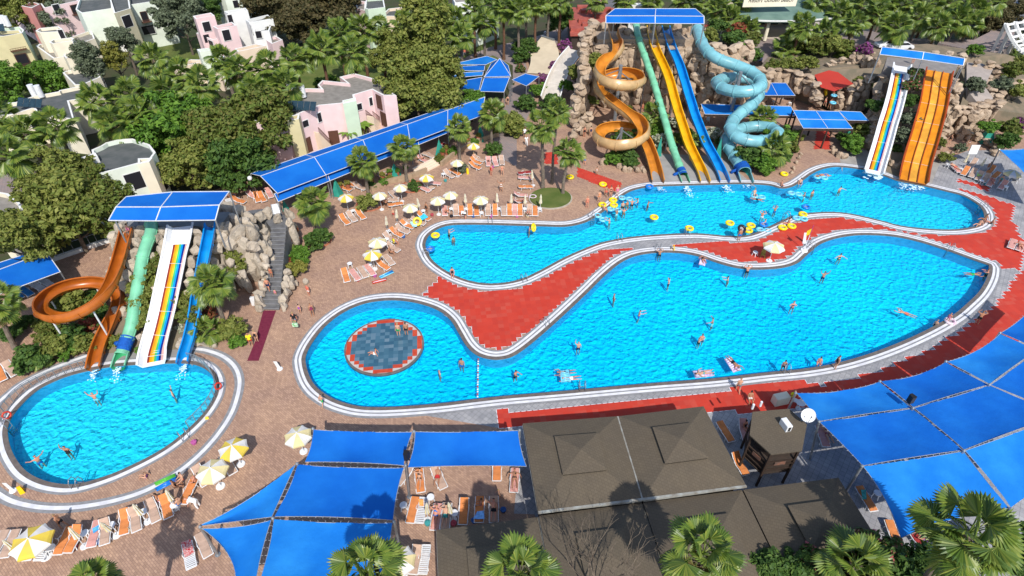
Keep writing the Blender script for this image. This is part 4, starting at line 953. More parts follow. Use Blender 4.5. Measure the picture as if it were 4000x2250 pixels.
hip([r2[1]+V((.06,0,0)),r2[2],r1[2],r1[1]+V((.06,0,0))],za,'brown pyramid roof nearest the kiosk, back row right')
g_=MB(); g_.bar(r2[0]+V((0,-.06,-.02)),r2[2]+V((0,-.06,-.02)),.16,.12); g_.bar(r1[1]+V((0,0,-.04)),r2[1]+V((0,0,-.04)),.1,.08)
tag(g_.build('roof_gutter',M['gutter']),'long pale gutter along the near edge of the back row of brown roofs','gutter')
zb=3.7
def dn(p,k=1.0): d_=(r2[2]-r2[0]).normalized(); nn=Vector((d_.y,-d_.x,0)); return Vector((p.x,p.y,zb))+nn*k
ux=(r2[2]-r2[0]); ux.z=0; ux.normalize(); L1=(r2[1]-r2[0]).length
s0=dn(r2[0],.12); pts=[s0-ux*6.7,s0,s0+ux*L1,s0+ux*(2*L1),s0+ux*(3*L1)]; lo=[dn(p,6.9) for p in pts]
for i,l in enumerate(['brown pyramid roof at the near left corner above the loungers','brown pyramid roof with the bare tree, front row','brown pyramid roof behind the middle palm crown, front row','brown pyramid roof at the right end by the outer sail']):
    hip([lo[i]+ux*.05,lo[i+1]-ux*.05,pts[i+1]-ux*.05,pts[i]+ux*.05],zb-(.15 if i==0 else 0),l)
# kiosk on legs
kz=4.3; kp=[P(x,y,kz) for x,y in((1893,1036),(1985,1028),(2030,1068),(2018,1134),(1940,1143),(1886,1094))]
c=sum(kp,Vector())/6; e=empty('kiosk',(c.x,c.y,0),'raised wooden kiosk with flat brown shingle roof and white air conditioner','kiosk')
mb=MB(); mb.prism([(p.x,p.y) for p in kp],kz-.1,kz); mb.build('roof',M['shingle'],e)
ins=[p.lerp(Vector((c.x,c.y,kz)),.1) for p in kp]
mb=MB(); mb.prism([(p.x,p.y) for p in ins],1.5,1.62); mb.prism([(p.x,p.y) for p in [q.lerp(c,.04) for q in ins]],1.62,3.0); mb.prism([(p.x,p.y) for p in [q.lerp(c,.22) for q in ins]],3.0,kz-.12); mb.build('cabin',M['darkwall'],e)
mb=MB(); wh=CLs=None
for i in range(6): a,b=ins[i],ins[(i+1)%6]; m_=(a+b)/2; mb.bar(Vector((a.x*.7+b.x*.3,a.y*.7+b.y*.3,2.75)),Vector((a.x*.3+b.x*.7,a.y*.3+b.y*.7,2.75)),.1,.35)
mb.build('window_opening',mat('kiosk window',(.10,.08,.07),(.25,.12,.08),scale=3,rough=.3),e)
mb=MB()
for p in ins: mb.bar((p.x,p.y,0),(p.x,p.y,kz-.1),.14)
mb.build('posts',M['brownwood'],e)
mb=MB()
for zz in(2.05,2.6,3.0):
    for i in range(6): a,b=ins[i],ins[(i+1)%6]; mb.bar((a.x,a.y,zz),(b.x,b.y,zz),.05,.12)
mb.build('railing',M['brownwood'],e)
def box_thing(name,p,d,rz,m,label,cat,extra=None,bevel=.03):
    e=empty(name,p,label,cat); mb=MB(); mb.box((p.x,p.y,p.z+d[2]/2),d,rz); mb.build('casing',m,e,bevel=bevel)
    if extra: mb=MB(); f=Vector((math.sin(rz),-math.cos(rz),0)); mb.box(Vector((p.x,p.y,p.z+d[2]*.5))+f*(d[1]/2+.01),(d[0]*.45,.02,d[2]*.7),rz); mb.build('fan_grille',extra,e)
    return e
M['whiteplastic']=mat('white plastic',(.74,.75,.76),(.64,.65,.67),rough=.4,scale=3,spec=.5)
M['blackplastic']=mat('dark grille',(.03,.03,.03),rough=.6)
box_thing('air_conditioner',P(1974,1075,kz),(.45,.85,.6),.25,M['whiteplastic'],'white air conditioner unit on the kiosk roof','air conditioner',M['blackplastic'])
dp=P(2034,1045,5.2); e=empty('satellite_dish',Vector((dp.x,dp.y,dp.z)),'white satellite dish on the corner of the kiosk roof','satellite dish'); mb=MB(); ax=Vector((-.15,-.75,.62)).normalized(); s=ax.cross(V((0,0,1))).normalized(); u=s.cross(ax); vs=[]
for k in range(5):
    r=.52*k/4
    for j in range(20): a=2*PI*j/20; vs.append(dp+(s*math.cos(a)+u*math.sin(a))*r-ax*(.16*(1-(k/4)**2)))
mb.add(vs,[(k*20+j,k*20+(j+1)%20,(k+1)*20+(j+1)%20,(k+1)*20+j) for k in range(4) for j in range(20)]); mb.build('reflector',M['whiteplastic'],e,smooth=True)
mb=MB(); mb.bar(dp-u*.6,dp+ax*.6,.03); mb.box(dp+ax*.6,(.08,.08,.1)); mb.build('feed_arm',M['steel'],e)
mb=MB(); mb.tube([dp-ax*.18,dp-ax*.3+V((.1,.0,-.6)),(dp.x-.25,dp.y+.25,kz-.05)],.04,6); mb.build('bracket',M['steel'],e)
# ---------------- artificial rocks ----------------
def rockmat(n,a,b,c):
    m=mat(n,a,b,scale=.9,rough=.95,bump=1,bscale=3.5,detail=8,island=[a,c,b,a],bdist=.12); return m
M['rock']=rockmat('sandstone rock',(.43,.325,.23),(.30,.22,.155),(.51,.41,.31)); M['rockgrey']=rockmat('grey sandstone rock',(.46,.39,.31),(.32,.27,.21),(.52,.45,.36))
def boulder(mb,c,sx,sy,sz,rnd,rz=None):
    """squarish rounded block with chipped faces"""
    global _ico
    try: _ico
    except NameError:
        bm=bmesh.new(); bmesh.ops.create_icosphere(bm,subdivisions=2,radius=1); _ico=([v.co.copy() for v in bm.verts],[tuple(v.index for v in f.verts) for f in bm.faces]); bm.free()
    vs,fs=_ico; rz=rnd.uniform(0,PI) if rz is None else rz; ca,sa=math.cos(rz),math.sin(rz); off=Vector((rnd.uniform(0,99),rnd.uniform(0,99),rnd.uniform(0,99))); out=[]
    planes=[(Vector((rnd.gauss(0,1),rnd.gauss(0,1),rnd.gauss(0,.8))).normalized(),rnd.uniform(.45,.85)) for _ in range(9)]
    for v in vs:
        e=3.2; k=(abs(v.x)**e+abs(v.y)**e+abs(v.z)**e)**(-1/e); p=v*k*.9
        for n,d in planes:
            t=p.dot(n)-d
            if t>0: p-=n*t*.97
        p+=v*(noise.noise(v*1.7+off)*.22+noise.noise(v*5+off)*.06)
        x,y,z=p.x*sx,p.y*sy,p.z*sz; out.append((c[0]+x*ca-y*sa,c[1]+x*sa+y*ca,c[2]+z))
    mb.add(out,fs)
def rock_thing(label,name='rock_formation',m='rock',group=None):
    class X: pass
    x=X(); x.mb=MB(); x.label=label; x.name=name; x.m=m; x.group=group; return x
def rock_done(x):
    o=x.mb.build(x.name,M[x.m])
    return tag(o,x.label,'rock',x.group)
def rockwall(pts,label,m='rock',s=1.0,thick=1,seed=1,z0=0,group='artificial rock formations',jit=.25):
    """blocks stacked under a crest line of (x,y,z) points"""
    rnd=random.Random(seed); R_=rock_thing(label,m=m,group=group)
    for a,b in zip(pts,pts[1:]):
        L=(Vector((b.x-a.x,b.y-a.y,0))).length; n=max(1,int(L/(s*1.15)))
        for i in range(n):
            p=a.lerp(b,(i+.5)/n)
            for t in range(thick):
                h=p.z-rnd.uniform(0,.35)*s; z=z0
                while z<h-.1:
                    hz=s*rnd.uniform(.7,1.5); hz=min(hz,max(.35*s,(h-z)*.55)); 
                    boulder(R_.mb,(p.x+rnd.uniform(-jit,jit)*s,p.y+t*s*1.1+rnd.uniform(-jit,jit)*s+(z-z0)*.05,z+hz*.75),s*rnd.uniform(.62,.95),s*rnd.uniform(.6,.95),hz,rnd); z+=hz*1.35
    return rock_done(R_)
def boulders(c,r,pts,label,m='rock',seed=3,group='boulders along the pools',z=0):
    rnd=random.Random(seed); res=[]
    for q in pts:
        R_=rock_thing(None,'boulder',m,group)
        s=q[2]*.9; zz=q[3] if len(q)>3 else z; p=T(c,r,q[0],q[1],zz+s*.5); boulder(R_.mb,(p.x,p.y,zz+s*.45),s*rnd.uniform(.8,1.1),s*rnd.uniform(.75,1.05),s*rnd.uniform(.7,1.0),rnd); o=rock_done(R_); o.location=p; o['category']='rock'; [setattr(v,'co',v.co-p) for v in o.data.vertices]; res.append(o)
    number(res,'boulder',label)
def crest(c,r,pts): return [T(c,r,x,y,z) for x,y,z in pts]
# tall tower: the cliff face
def cliff(x0,x1,yf,h0,h1,label,seed,s=1.5,lean=.14,m='rock'):
    rnd=random.Random(seed); R_=rock_thing(label,m=m,group='artificial rock formations'); n=int((x1-x0)/(s*.95))
    for i in range(n+1):
        f=i/n; x=x0+(x1-x0)*f; y=yf(x) if callable(yf) else yf; h=h0+(h1-h0)*f; z=0
        while z<h-.2:
            hz=s*rnd.uniform(.55,1.0); hz=min(hz,max(.4,(h-z)*.55)); boulder(R_.mb,(x+rnd.uniform(-.3,.3)*s,y+z*lean+rnd.uniform(-.45,.45),z+hz*.8),s*rnd.uniform(.6,.85),s*rnd.uniform(.6,.9),hz,rnd); z+=hz*1.3
    return rock_done(R_)
cliff(12.2,38,lambda x:96.2+.6*math.sin(x*.7),9.7,9.5,'high sandstone rock face under the blue canopy of the tall tower',5)
cliff(29,41,lambda x:94.4+.5*math.sin(x),8.6,6.0,'stepped rock shoulder on the right of the tall tower',6,1.4)
pf=MB(); pf.prism([(13.5,97.4),(29,97.4),(29,101.5),(13.5,101.5)],0,10.4); tag(pf.build('start_platform',M['rock']),'grey start platform on top of the tall rock tower','platform')
rockwall(crest(2,0,[(620,170,11.2),(570,260,11.2),(545,360,10.4),(550,440,9.4),(575,520,8.2),(545,620,6.8),(490,700,5.4),(470,790,4.2)]),'rock wall going down on the left of the orange spiral slide',seed=11,thick=2,s=1.15)
rockwall(crest(2,0,[(600,820,3.6),(560,860,3.2),(510,900,2.9),(470,970,2.3),(430,1045,1.5)]),'low rock wall beside the grey steps left of the orange spiral',seed=12,s=.95)
rockwall(crest(2,0,[(1450,480,6.8),(1530,560,6.2),(1600,540,6.0),(1720,560,5.6),(1932,520,5.4)])+crest(3,0,[(110,505,5.2),(200,545,5.0),(290,570,4.8),(370,600,4.6),(400,690,3.8),(385,800,2.2)]),'long rock wall behind the canopies with brown posts',seed=13,s=1.2,thick=2,z0=1.8)
rockwall(crest(3,0,[(440,490,4.2),(520,450,4.6),(620,430,5.0),(740,425,5.6),(860,440,6.4)]),'row of standing rocks above the red slope',seed=14,s=1.0)
rockwall(crest(3,0,[(545,720,3.4),(600,690,3.8),(680,650,4.4),(760,600,5.2),(820,560,6.2)]),'rock bank right of the red slope',seed=15,s=1.0,thick=2)
rockwall(crest(3,0,[(900,520,8.3),(868,640,6.6),(850,760,5.0),(815,860,3.6),(795,980,2.4),(780,1090,1.2)]),'rocks along the left edge of the right rainbow slide',seed=16,s=1.0,thick=1)
rockwall(crest(3,0,[(1060,560,7.6),(1040,700,6.0),(1005,860,4.0),(960,990,2.4),(920,1130,1.0)]),'rocks between the rainbow slide and the orange lanes',seed=17,s=.8)
rockwall(crest(3,0,[(1400,560,7.4),(1440,640,6.4),(1430,720,5.4),(1400,800,4.6),(1480,820,4.3),(1560,840,4.1),(1660,790,4.3),(1790,770,4.3)]),'piled rocks above the cave right of the orange lanes',seed=18,s=1.05,thick=2)
rockwall(crest(3,0,[(1235,370,7.6),(1330,380,7.6),(1450,400,7.4),(1540,430,7.0),(1640,450,6.8),(1740,480,6.3),(1800,520,5.6)]),'rock parapet behind the right blue canopy',seed=19,s=1.1)
rockwall(crest(3,0,[(1700,560,5.2),(1650,600,5.0),(1680,660,4.6),(1740,720,4.4),(1850,640,4.6),(1920,600,4.4)]),'scattered rocks on the slope at the right edge',seed=20,s=.95,z0=2.5)
rockwall(crest(3,0,[(1330,900,3.2),(1350,1000,2.0),(1290,1090,1.0)]),'rocks at the right edge of the orange lanes',seed=21,s=.8)
rockwall(crest(3,0,[(1500,900,3.2),(1520,990,1.6),(1600,1010,1.0),(1740,1080,.9),(1720,1140,.8)]),'rocks beside the cave opening by the green pyramid tent',seed=22,s=.8)
sl=MB(); sl.add([T(3,0,350,565,4.4),T(3,0,460,530,4.5),T(3,0,530,545,4.5),T(3,0,645,632,4.4),T(3,0,500,690,4.3),T(3,0,400,660,4.3)],[(0,5,4,3,2,1)]); tag(sl.build('red_mat',M['red']),'red carpet slope between the rocks','carpet')
# hillside behind the right tower: sloping ground
def slope(pts,m,name='hillside',label=None):
    mb=MB(); tri=tessellate_polygon([[Vector((p.x,p.y,0)) for p in pts]]); out=[]
    for t in tri:
        a,b,c=[pts[i] for i in t]; out.append(t if ((b-a).cross(c-a)).z>0 else t[::-1])
    mb.add(pts,out); n=len(pts); mb.add(list(pts)+[(p.x,p.y,-.3) for p in pts],[(i,(i+1)%n,n+(i+1)%n,n+i) for i in range(n)])
    return tag(mb.build(name,m),label,kind='structure')
M['earth']=mat('dry earth',(.22,.17,.12),(.15,.13,.09),scale=.8,rough=.95,bump=.6,bscale=5); M['sandpath']=mat('pale paved path',(.36,.31,.28),(.30,.26,.235),scale=1,rough=.9)
slope(crest(3,0,[(-100,560,3.4),(120,540,3.6),(350,640,3.4),(640,640,3.2),(860,560,5.4),(1100,500,6.0),(1450,520,5.4),(1500,640,4.6),(1450,800,3.2),(1950,860,2.2),(2100,500,3.0),(1800,410,5.0),(1200,330,5.0),(500,380,3.2),(0,430,3.0)]),M['earth'])
slope(crest(3,0,[(1500,470,5.7),(1620,480,5.7),(1700,520,5.4),(1660,600,5.0),(1640,660,4.7),(1700,740,4.0),(1600,800,3.4),(1520,700,4.7),(1500,600,5.2)]),M['sandpath'],'path')
slope([T(3,0,900,500,8.0),T(3,0,1390,560,8.0),T(3,0,1350,800,4.4),T(3,0,1270,1000,2.0),T(3,0,1180,1250,.1),T(3,0,1000,1350,.02),T(3,0,800,1240,.05),T(3,0,860,900,2.6),T(3,0,900,700,5.0)],M['earth'])
pf=MB(); pf.prism([(p.x,p.y) for p in crest(3,0,[(880,505,8.3),(1400,575,8.3),(1440,480,8.3),(900,430,8.3)])],3,8.3); tag(pf.build('start_platform',mat('grey platform wall',(.25,.23,.21),(.2,.18,.17),scale=1)),'grey start platform at the top of the right slides','platform')
# left tower
slope([T(0,1,905,300,6.2),T(0,1,1660,290,6.2),T(0,1,1560,640,3.0),T(0,1,1470,1000,1.0),T(0,1,1440,1180,.05),T(0,1,700,1220,.05),T(0,1,960,900,1.6),T(0,1,960,700,2.9),T(0,1,930,500,4.6)],M['earth'])
pf=MB(); pf.prism([(p.x,p.y) for p in crest(0,1,[(890,262,6.75),(1660,255,6.75),(1740,150,6.75),(900,160,6.75)])],0,6.75); tag(pf.build('start_platform',mat('grey slab wall',(.22,.22,.22),(.17,.17,.17),scale=1)),'grey start platform of the left slide tower','platform')
def scatter(c,r,pts,label,m,seed,group='artificial rock formations'):
    rnd=random.Random(seed); R_=rock_thing(label,m=m,group=group)
    for x,y,z,s in pts:
        s*=.82; p=T(c,r,x,y,z); boulder(R_.mb,(p.x,p.y,p.z-s*.3),s*rnd.uniform(.8,1.05),s*rnd.uniform(.8,1.1),s*rnd.uniform(.9,1.35),rnd)
        if z-s>1: boulder(R_.mb,(p.x,p.y+.2,(p.z-s)*.5),s*1.0,s*1.0,(p.z-s)*.6,rnd)
    return rock_done(R_)
scatter(0,1,[(1010,300,6.6,.9),(1060,290,6.6,.8),(1040,370,6.2,1.0),(1020,450,5.6,1.0),(1000,540,5.0,1.0),(960,620,4.4,.8),(945,700,3.6,.8),(990,660,3.7,.7),(930,900,1.9,.8),(880,900,1.6,.7)],'grey rocks between the burnt orange slide and the mint tube','rockgrey',1)
scatter(0,1,[(1225,280,6.7,.8),(1240,370,6.2,.8),(1210,430,5.7,.9),(1190,340,6.4,.8),(1150,480,5.3,.7),(1165,730,3.4,.6),(1160,780,3.2,.5),(1060,1095,1.1,.5),(1085,1140,.9,.5)],'grey rocks between the mint tube and the white rainbow slide','rockgrey',2)
scatter(0,1,[(1480,300,6.7,.8),(1500,360,6.3,.9),(1470,420,5.9,.8),(1450,520,5.2,.9),(1440,600,4.6,.9),(1425,680,4.0,.8),(1410,760,3.3,.6),(1370,1110,.9,.6),(1340,1150,.7,.5)],'grey rocks between the rainbow slide and the blue slide','rockgrey',3)
scatter(0,1,[(900,270,6.6,.8),(870,340,5.8,.9),(880,420,5.2,.8),(860,520,4.3,.7),(850,600,3.4,.7),(930,250,6.9,.7)],'grey rocks left of the burnt orange slide top','rockgrey',4)
scatter(0,1,[(1660,270,6.6,.9),(1720,260,6.6,1.0),(1790,290,6.3,1.1),(1880,290,6.0,1.1),(1660,340,5.8,1.1),(1740,360,5.6,1.2),(1830,370,5.4,1.1),(1900,400,5.0,1.0),(1640,420,5.0,.9),(1610,520,4.0,.8),(1650,560,3.4,.8),(1700,640,2.6,.7),(1820,610,2.9,.7),(1740,520,3.8,.7)],'big stacked grey rocks right of the blue slide','rockgrey',5)
scatter(0,1,[(1640,120,6.0,.9),(1720,110,6.0,1.0),(1800,130,6.0,1.0),(1880,180,5.6,1.0),(1840,220,5.6,1.0),(1760,200,6.2,.9),(1900,250,5.6,.8)],'grey rocks behind the steps to the left tower','rockgrey',6)
boulders(0,1,[(1500,1130,.8),(1560,1125,.8),(1600,1130,.7),(1610,1160,.5)],'at the foot of the leaning palm','rockgrey',7)
# grey steps from the pool deck to the left tower
gs=mat('dark grey wet steps',(.105,.105,.11),(.16,.16,.165),scale=1.5,rough=.6)
st=empty('steps',T(1,1,110,890),'dark grey steps between rock walls up to the left tower','steps'); N_=20; lo0,lo1=T(1,1,45,888),T(1,1,178,892); hi0,hi1=T(1,1,118,262,3.6),T(1,1,232,255,3.6)
mb=MB()
for i in range(N_):
    f0,f1=i/N_,(i+1)/N_; z=.18*(i+1); A=[lo0.lerp(hi0,f0),lo1.lerp(hi1,f0),lo1.lerp(hi1,f1),lo0.lerp(hi0,f1)]
    mb.prism([(p.x,p.y) for p in A],0,z)
mb.build('treads',gs,st)
mb=MB()
for i in range(N_): f0=i/N_; a,b=lo0.lerp(hi0,f0),lo1.lerp(hi1,f0); mb.bar(Vector((a.x,a.y,.18*(i+1)+.01)),Vector((b.x,b.y,.18*(i+1)+.01)),.07,.03)
mb.build('step_edges',M['curbgrey'],st)
mb=MB(); mb.prism([(p.x,p.y) for p in crest(1,1,[(105,262,3.6),(235,256,3.6),(235,190,3.6),(120,120,3.6),(-60,140,3.6),(-60,215,3.6),(70,215,3.6)])],0,3.6); mb.build('landing',gs,st)
mb=MB()
for i in range(14):
    f0,f1=i/14,(i+1)/14; a=T(1,1,-20,215,3.6).lerp(T(0,1,1700,215,6.7),f0); b=T(1,1,-20,215,3.6).lerp(T(0,1,1700,215,6.7),f1); mb.prism([(a.x,a.y-.6),(b.x,b.y-.6),(b.x,b.y+1.3),(a.x,a.y+1.3)],0,3.6+3.1*f1)
mb.build('upper_flight',gs,st)
scatter(1,1,[(60,290,4.3,.7),(70,340,4.0,.65),(40,400,3.9,1.1),(95,440,3.4,.7),(60,500,3.0,.7),(70,555,2.6,.7),(45,610,2.2,.5),(60,660,1.9,.6),(45,700,1.6,.7),(20,755,1.3,.8),(20,810,.9,.8),(20,860,.6,.7)],'grey rock wall on the left of the dark steps','rockgrey',8)
scatter(1,1,[(230,600,2.0,.6),(235,650,1.7,.6),(225,700,1.3,.6),(230,750,1.0,.75),(215,800,.8,.75),(205,850,.6,.7),(270,690,1.1,.6),(300,680,.6,.5),(370,670,.4,.5)],'grey rock wall on the right of the dark steps','rockgrey',9)
scatter(1,1,[(90,150,4.4,.9),(160,190,4.3,.7),(30,175,4.5,.9),(240,150,4.2,.9),(250,220,4.0,.7),(-20,270,4.4,.8),(-30,330,4.2,.9)],'grey rocks round the landing of the dark steps','rockgrey',10)
scatter(2,0,[(640,175,11.0,1.1),(690,190,11.0,1.0),(835,215,10.9,1.1),(880,240,10.7,1.2),(905,290,10.2,1.0),(995,215,10.9,1.0),(1010,270,10.4,.9),(1105,225,10.9,1.0),(1130,270,10.4,.9),(1240,205,11,1.1),(1290,225,10.9,1.2),(1340,210,11,1.1),(1255,270,10.3,1.2),(1320,290,10.1,1.1),(1090,290,10.1,.8)],'sandstone blocks between the slide starts on the tall tower','rock',30)
# low boulders by the big pool
boulders(2,0,[(690,1225,.8),(730,1200,.5),(820,1250,.7),(850,1275,.7),(885,1280,.6),(920,1250,.8),(945,1285,.6),(985,1275,.6),(1000,1290,.5)],'in the row under the orange spiral','rock',11)
boulders(3,0,[(490,1110,.6),(500,1145,.7),(545,1165,.9),(580,1180,.7)],'beside the red carpet on the right','rock',12)
boulders(3,0,[(890,1205,.7),(930,1235,.8),(965,1250,.7),(1000,1235,.5),(920,1205,.5)],'between the two right slides','rock',13)
boulders(3,0,[(195,1270,.4),(215,1225,.4),(235,1190,.45),(180,1300,.4),(250,1160,.4)],'along the paved corner by the tube slide','rock',14)
boulders(3,0,[(1240,1200,.6),(1290,1190,.6),(1340,1170,.7),(1390,1160,.6),(1430,1140,.5)],'behind the loungers on the right','rock',15)
boulders(3,0,[(700,400,.6),(750,405,.6),(650,405,.5),(790,410,.6)],'along the road behind the right tower','rock',16,z=5)
# shrubs on and round the rocks
i=0
def bs(c,r,lst,group):
    global i
    for x,y,rr,m,l,*z in lst:
        i+=1; bush(T2(c,r,x,y),rr,m,i,l,group,z=z[0] if z else 0)
G='shrubs under the slides'
bs(2,0,[(850,1050,2.3,'deep','dark shrubs inside the lower loop of the orange spiral'),(900,1190,2.0,'deep','dark green shrub under the lower loop of the orange spiral'),(760,1200,1.5,'green','light green shrub at the boulder row',),(820,1160,1.6,'bronze','bronze shrub under the lower orange loop'),
 (1090,1000,2.2,'green','bright shrub between the orange spiral and the green tube'),(1130,1060,1.8,'white','white flowering shrub beside the green tube'),(1260,1060,1.7,'bronze','reddish shrub between the green tube and yellow slide'),(1230,930,1.7,'white','shrub with white flowers behind the green tube'),(1330,1000,1.2,'deep','small dark shrub left of the yellow slide'),
 (1400,1090,1.2,'grey','grey green shrub between the yellow and blue slides'),(1540,1010,1.6,'white','white flowering shrub right of the blue slide'),(1590,1080,1.3,'deep','dark shrub beside the light blue tube'),(1800,1180,2.4,'deep','dark shrub bank behind the tube mouth'),(1880,1250,2.2,'green','shrub bank right of the tube mouth'),(1820,960,1.6,'redleaf','red leaved shrub in the lower tube loop'),(1900,1130,2.2,'deep','deep green shrub under the second tube loop'),
 (640,450,1.9,'olive','olive shrub on the rocks left of the orange spiral',7.5),(600,760,1.3,'olive','shrub in the rock planter left of the spiral',2.2),(550,950,1.0,'green','small green shrub by the low rock wall',.2),(500,540,1.8,'olive','shrub on the rocks beside the pale slide',5.0),(880,820,.8,'olive','small shrub on the rocks behind the green tube',2)],G)
G='shrubs round the right tower'
bs(3,0,[(1128,560,1.35,'pinkflower','oleander with pink blossom at the top between the right slides',8.1),(1105,650,1.6,'pinkflower','oleander with pink blossom halfway between the right slides',6.8),(1075,760,1.6,'deep','dark shrub between the right slides',5),(1055,910,2.0,'grey','grey green shrub between the right slides',2.8),(1020,1020,2.0,'grey','lower grey shrub between the right slides',1.5),(960,1130,1.3,'deep','dark round shrub at the water between the right slides'),
 (800,800,1.7,'deep','dark shrub hanging left of the rainbow slide',3.2),(720,1000,2.3,'olive','olive shrub left of the rainbow slide foot'),(640,1090,2.2,'green','feathery green shrub left of the rainbow slide foot'),(580,1050,1.4,'deep','dark shrub behind the green parasol'),
 (1290,950,1.2,'bronze','bronze creeper along the orange lanes',1.5),(1290,1070,1.1,'bronze','lower bronze creeper along the orange lanes',.6),(1340,1190,1.2,'olive','shrub behind the loungers on the right'),(1440,1110,1.1,'grey','pale shrub beside the paved corner by the cave'),
 (1550,640,1.9,'grey','grey shrub on the slope near the path',4.6),(1640,960,1.6,'green','green shrub hanging over the cave rocks',2.4),(1790,660,2.2,'grey','grey shrub on the right slope',3.6),(1850,530,2.4,'bronze','reddish shrub on the right slope',4),(1880,700,2.3,'olive','olive shrub at the right edge of the slope',3),(1850,960,2.2,'bronze','bronze shrub bank at the right edge',1.5),(1800,1060,2.0,'deep','dark shrub bank above the right sail',.5),(1910,950,1.5,'purple','purple bougainvillea at the right edge',2),(1900,460,1.8,'olive','olive shrub by the pergola',4.5),(1560,380,1.6,'green','spiky green shrub on the rock parapet',5),
 (60,1040,2.6,'green','palm like shrub bank under the tube loop'),(180,1110,1.7,'bronze','bronze shrub by the kerb stones'),(100,1190,1.8,'deep','dark shrub above the kerb stones'),(40,1230,1.6,'green','green shrub at the tube mouth corner'),(190,1020,1.6,'olive','olive shrub by the timber canopy post'),
 (300,480,2.2,'olive','olive hedge on top of the rock wall',4.2),(150,490,2.0,'olive','olive hedge on the left of the rock wall top',4.2),(60,500,1.8,'bronze','bronze hedge on the rock wall top',4.2),(350,350,3.0,'bronze','large bronze shrub bank behind the rock wall',3.5),(480,360,3.0,'olive','olive shrub bank behind the rock wall',3.5),(560,370,2.6,'bronze','bronze shrub bank beside the palm trunk',3.5),(690,620,1.3,'olive','little tree on the rock bank',3.6),(830,660,1.2,'olive','olive tuft beside the slide rocks',4),(745,365,1.8,'purple','purple flower bank beside the white car',5)],G)
bs(2,0,[(1500,270,1.9,'olive','olive shrub beside the top of the light blue tube',8),(1650,300,2.6,'deep','deep green bank right of the tube top',4.5),(1740,380,2.8,'green','green bank below the plaza',4),(1800,300,2.5,'bronze','bronze bank beside the plaza',4.2),(1560,210,2.2,'deep','dark bank beside the red roofs',5),(1850,420,2.0,'deep','dark bank at the plaza edge',4),(1700,230,2.4,'redleaf','red flowering bank by the plaza',4.5)],'shrub banks behind the tall tower')
G='shrubs on the left tower rocks'
bs(0,1,[(560,830,2.4,'olive','olive green bed inside the burnt orange loop'),(470,870,1.7,'green','green shrub inside the burnt orange loop, left'),(690,830,1.7,'deep','dark shrub inside the burnt orange loop, right'),(720,780,1.2,'olive','small shrub inside the burnt orange loop, back'),
 (220,1230,2.1,'deep','big dark round shrub left of the oval pool'),(370,1080,1.6,'bronze','bronze shrub below the burnt orange loop'),(440,1160,1.7,'olive','olive shrub near the kerb of the oval pool'),(560,1070,1.9,'deep','dark bluish shrub below the burnt orange loop'),(690,1000,1.3,'redleaf','red leaved shrub below the burnt orange loop'),(760,940,1.4,'deep','dark shrub between the two orange runs'),(640,1170,1.5,'olive','light shrub left of the orange run-out'),(330,1000,1.2,'bronze','small bronze shrub under the loop'),(520,1210,1.1,'green','low green shrub on the pool kerb'),
 (900,1010,1.1,'green','green creeper left of the mint tube'),(870,1130,1.0,'olive','olive creeper left of the tube mouth'),(1135,560,1.7,'bronze','bronze creeper on the rocks right of the mint tube',3.5),(1120,690,1.9,'olive','olive creeper right of the mint tube',2.6),(1095,830,1.9,'olive','thick creeper right of the mint tube',1.6),(1095,960,1.5,'olive','creeper at the lower mint tube',.8),(1060,1190,.8,'green','small creeper near the rainbow slide foot'),
 (1395,830,1.4,'olive','creeper right of the rainbow slide',1.9),(1410,930,1.4,'bronze','bronze creeper right of the rainbow slide',1.3),(1340,1040,1.0,'white','cream flowering shrub at the rainbow slide'),(1560,930,1.3,'redleaf','red brown shrub behind the low palm'),(1730,1060,1.6,'olive','wide olive shrub round the leaning palm'),(1780,1110,1.1,'green','shrub at the right of the leaning palm'),
 (1770,470,1.2,'olive','shrub hanging on the big grey rocks',3.2),(1800,560,1.3,'olive','shrub below the big grey rocks',1.8),(1680,690,1.0,'green','tuft on the rocks by the blue slide',1.5),(190,980,1.1,'deep','dark agave shrub by the planter'),(90,1060,1.3,'deep','dark shrub behind the left edge palm'),(970,560,.9,'bronze','bronze creeper left of the mint tube top',4)],G)
G='planting along the steps and awning'
bs(1,1,[(272,300,.9,'redleaf','red leaved hedge beside the dark steps, top',1.2),(275,350,.8,'redleaf','red leaved hedge beside the dark steps, second',.9),(250,430,1.2,'olive','olive hedge beside the dark steps'),(335,480,1.5,'green','green shrub beside the dark steps'),(320,590,1.3,'yellow','variegated yellow green shrub at the foot of the steps'),(270,520,.9,'redleaf','red flowering shrub beside the steps'),(470,350,1.9,'deep','round green shrub at the foot of the steps palm'),(850,90,1.6,'olive','pampas grass clump at the foot of the second palm')],G)
bs(1,0,[(1180,1410,1.2,'deep','round shrub at the red kerb'),(1790,1130,1.6,'deep','round shrub at the foot of the last awning palm'),(1890,950,3.0,'olive','broad clipped olive hedge right of the awning end'),(1370,1200,1.0,'bronze','planter shrub beside the green parasol in the middle'),(870,1400,.9,'deep','planter shrub left of the second palm'),(950,1380,.8,'green','planter shrub right of the second palm'),(1000,1350,.8,'yellow','yellow planter shrub by the dark green parasol'),(1480,1150,.9,'green','planter shrub near the slim palm'),(1640,1080,.9,'green','planter shrub left of the last awning palm'),(1560,1260,1.2,'grey','tall grass tuft at the slim palm'),
 (760,950,2.0,'green','banana plant in front of the pink house'),(560,640,2.6,'green','dark bush behind the pink house roof')],G)
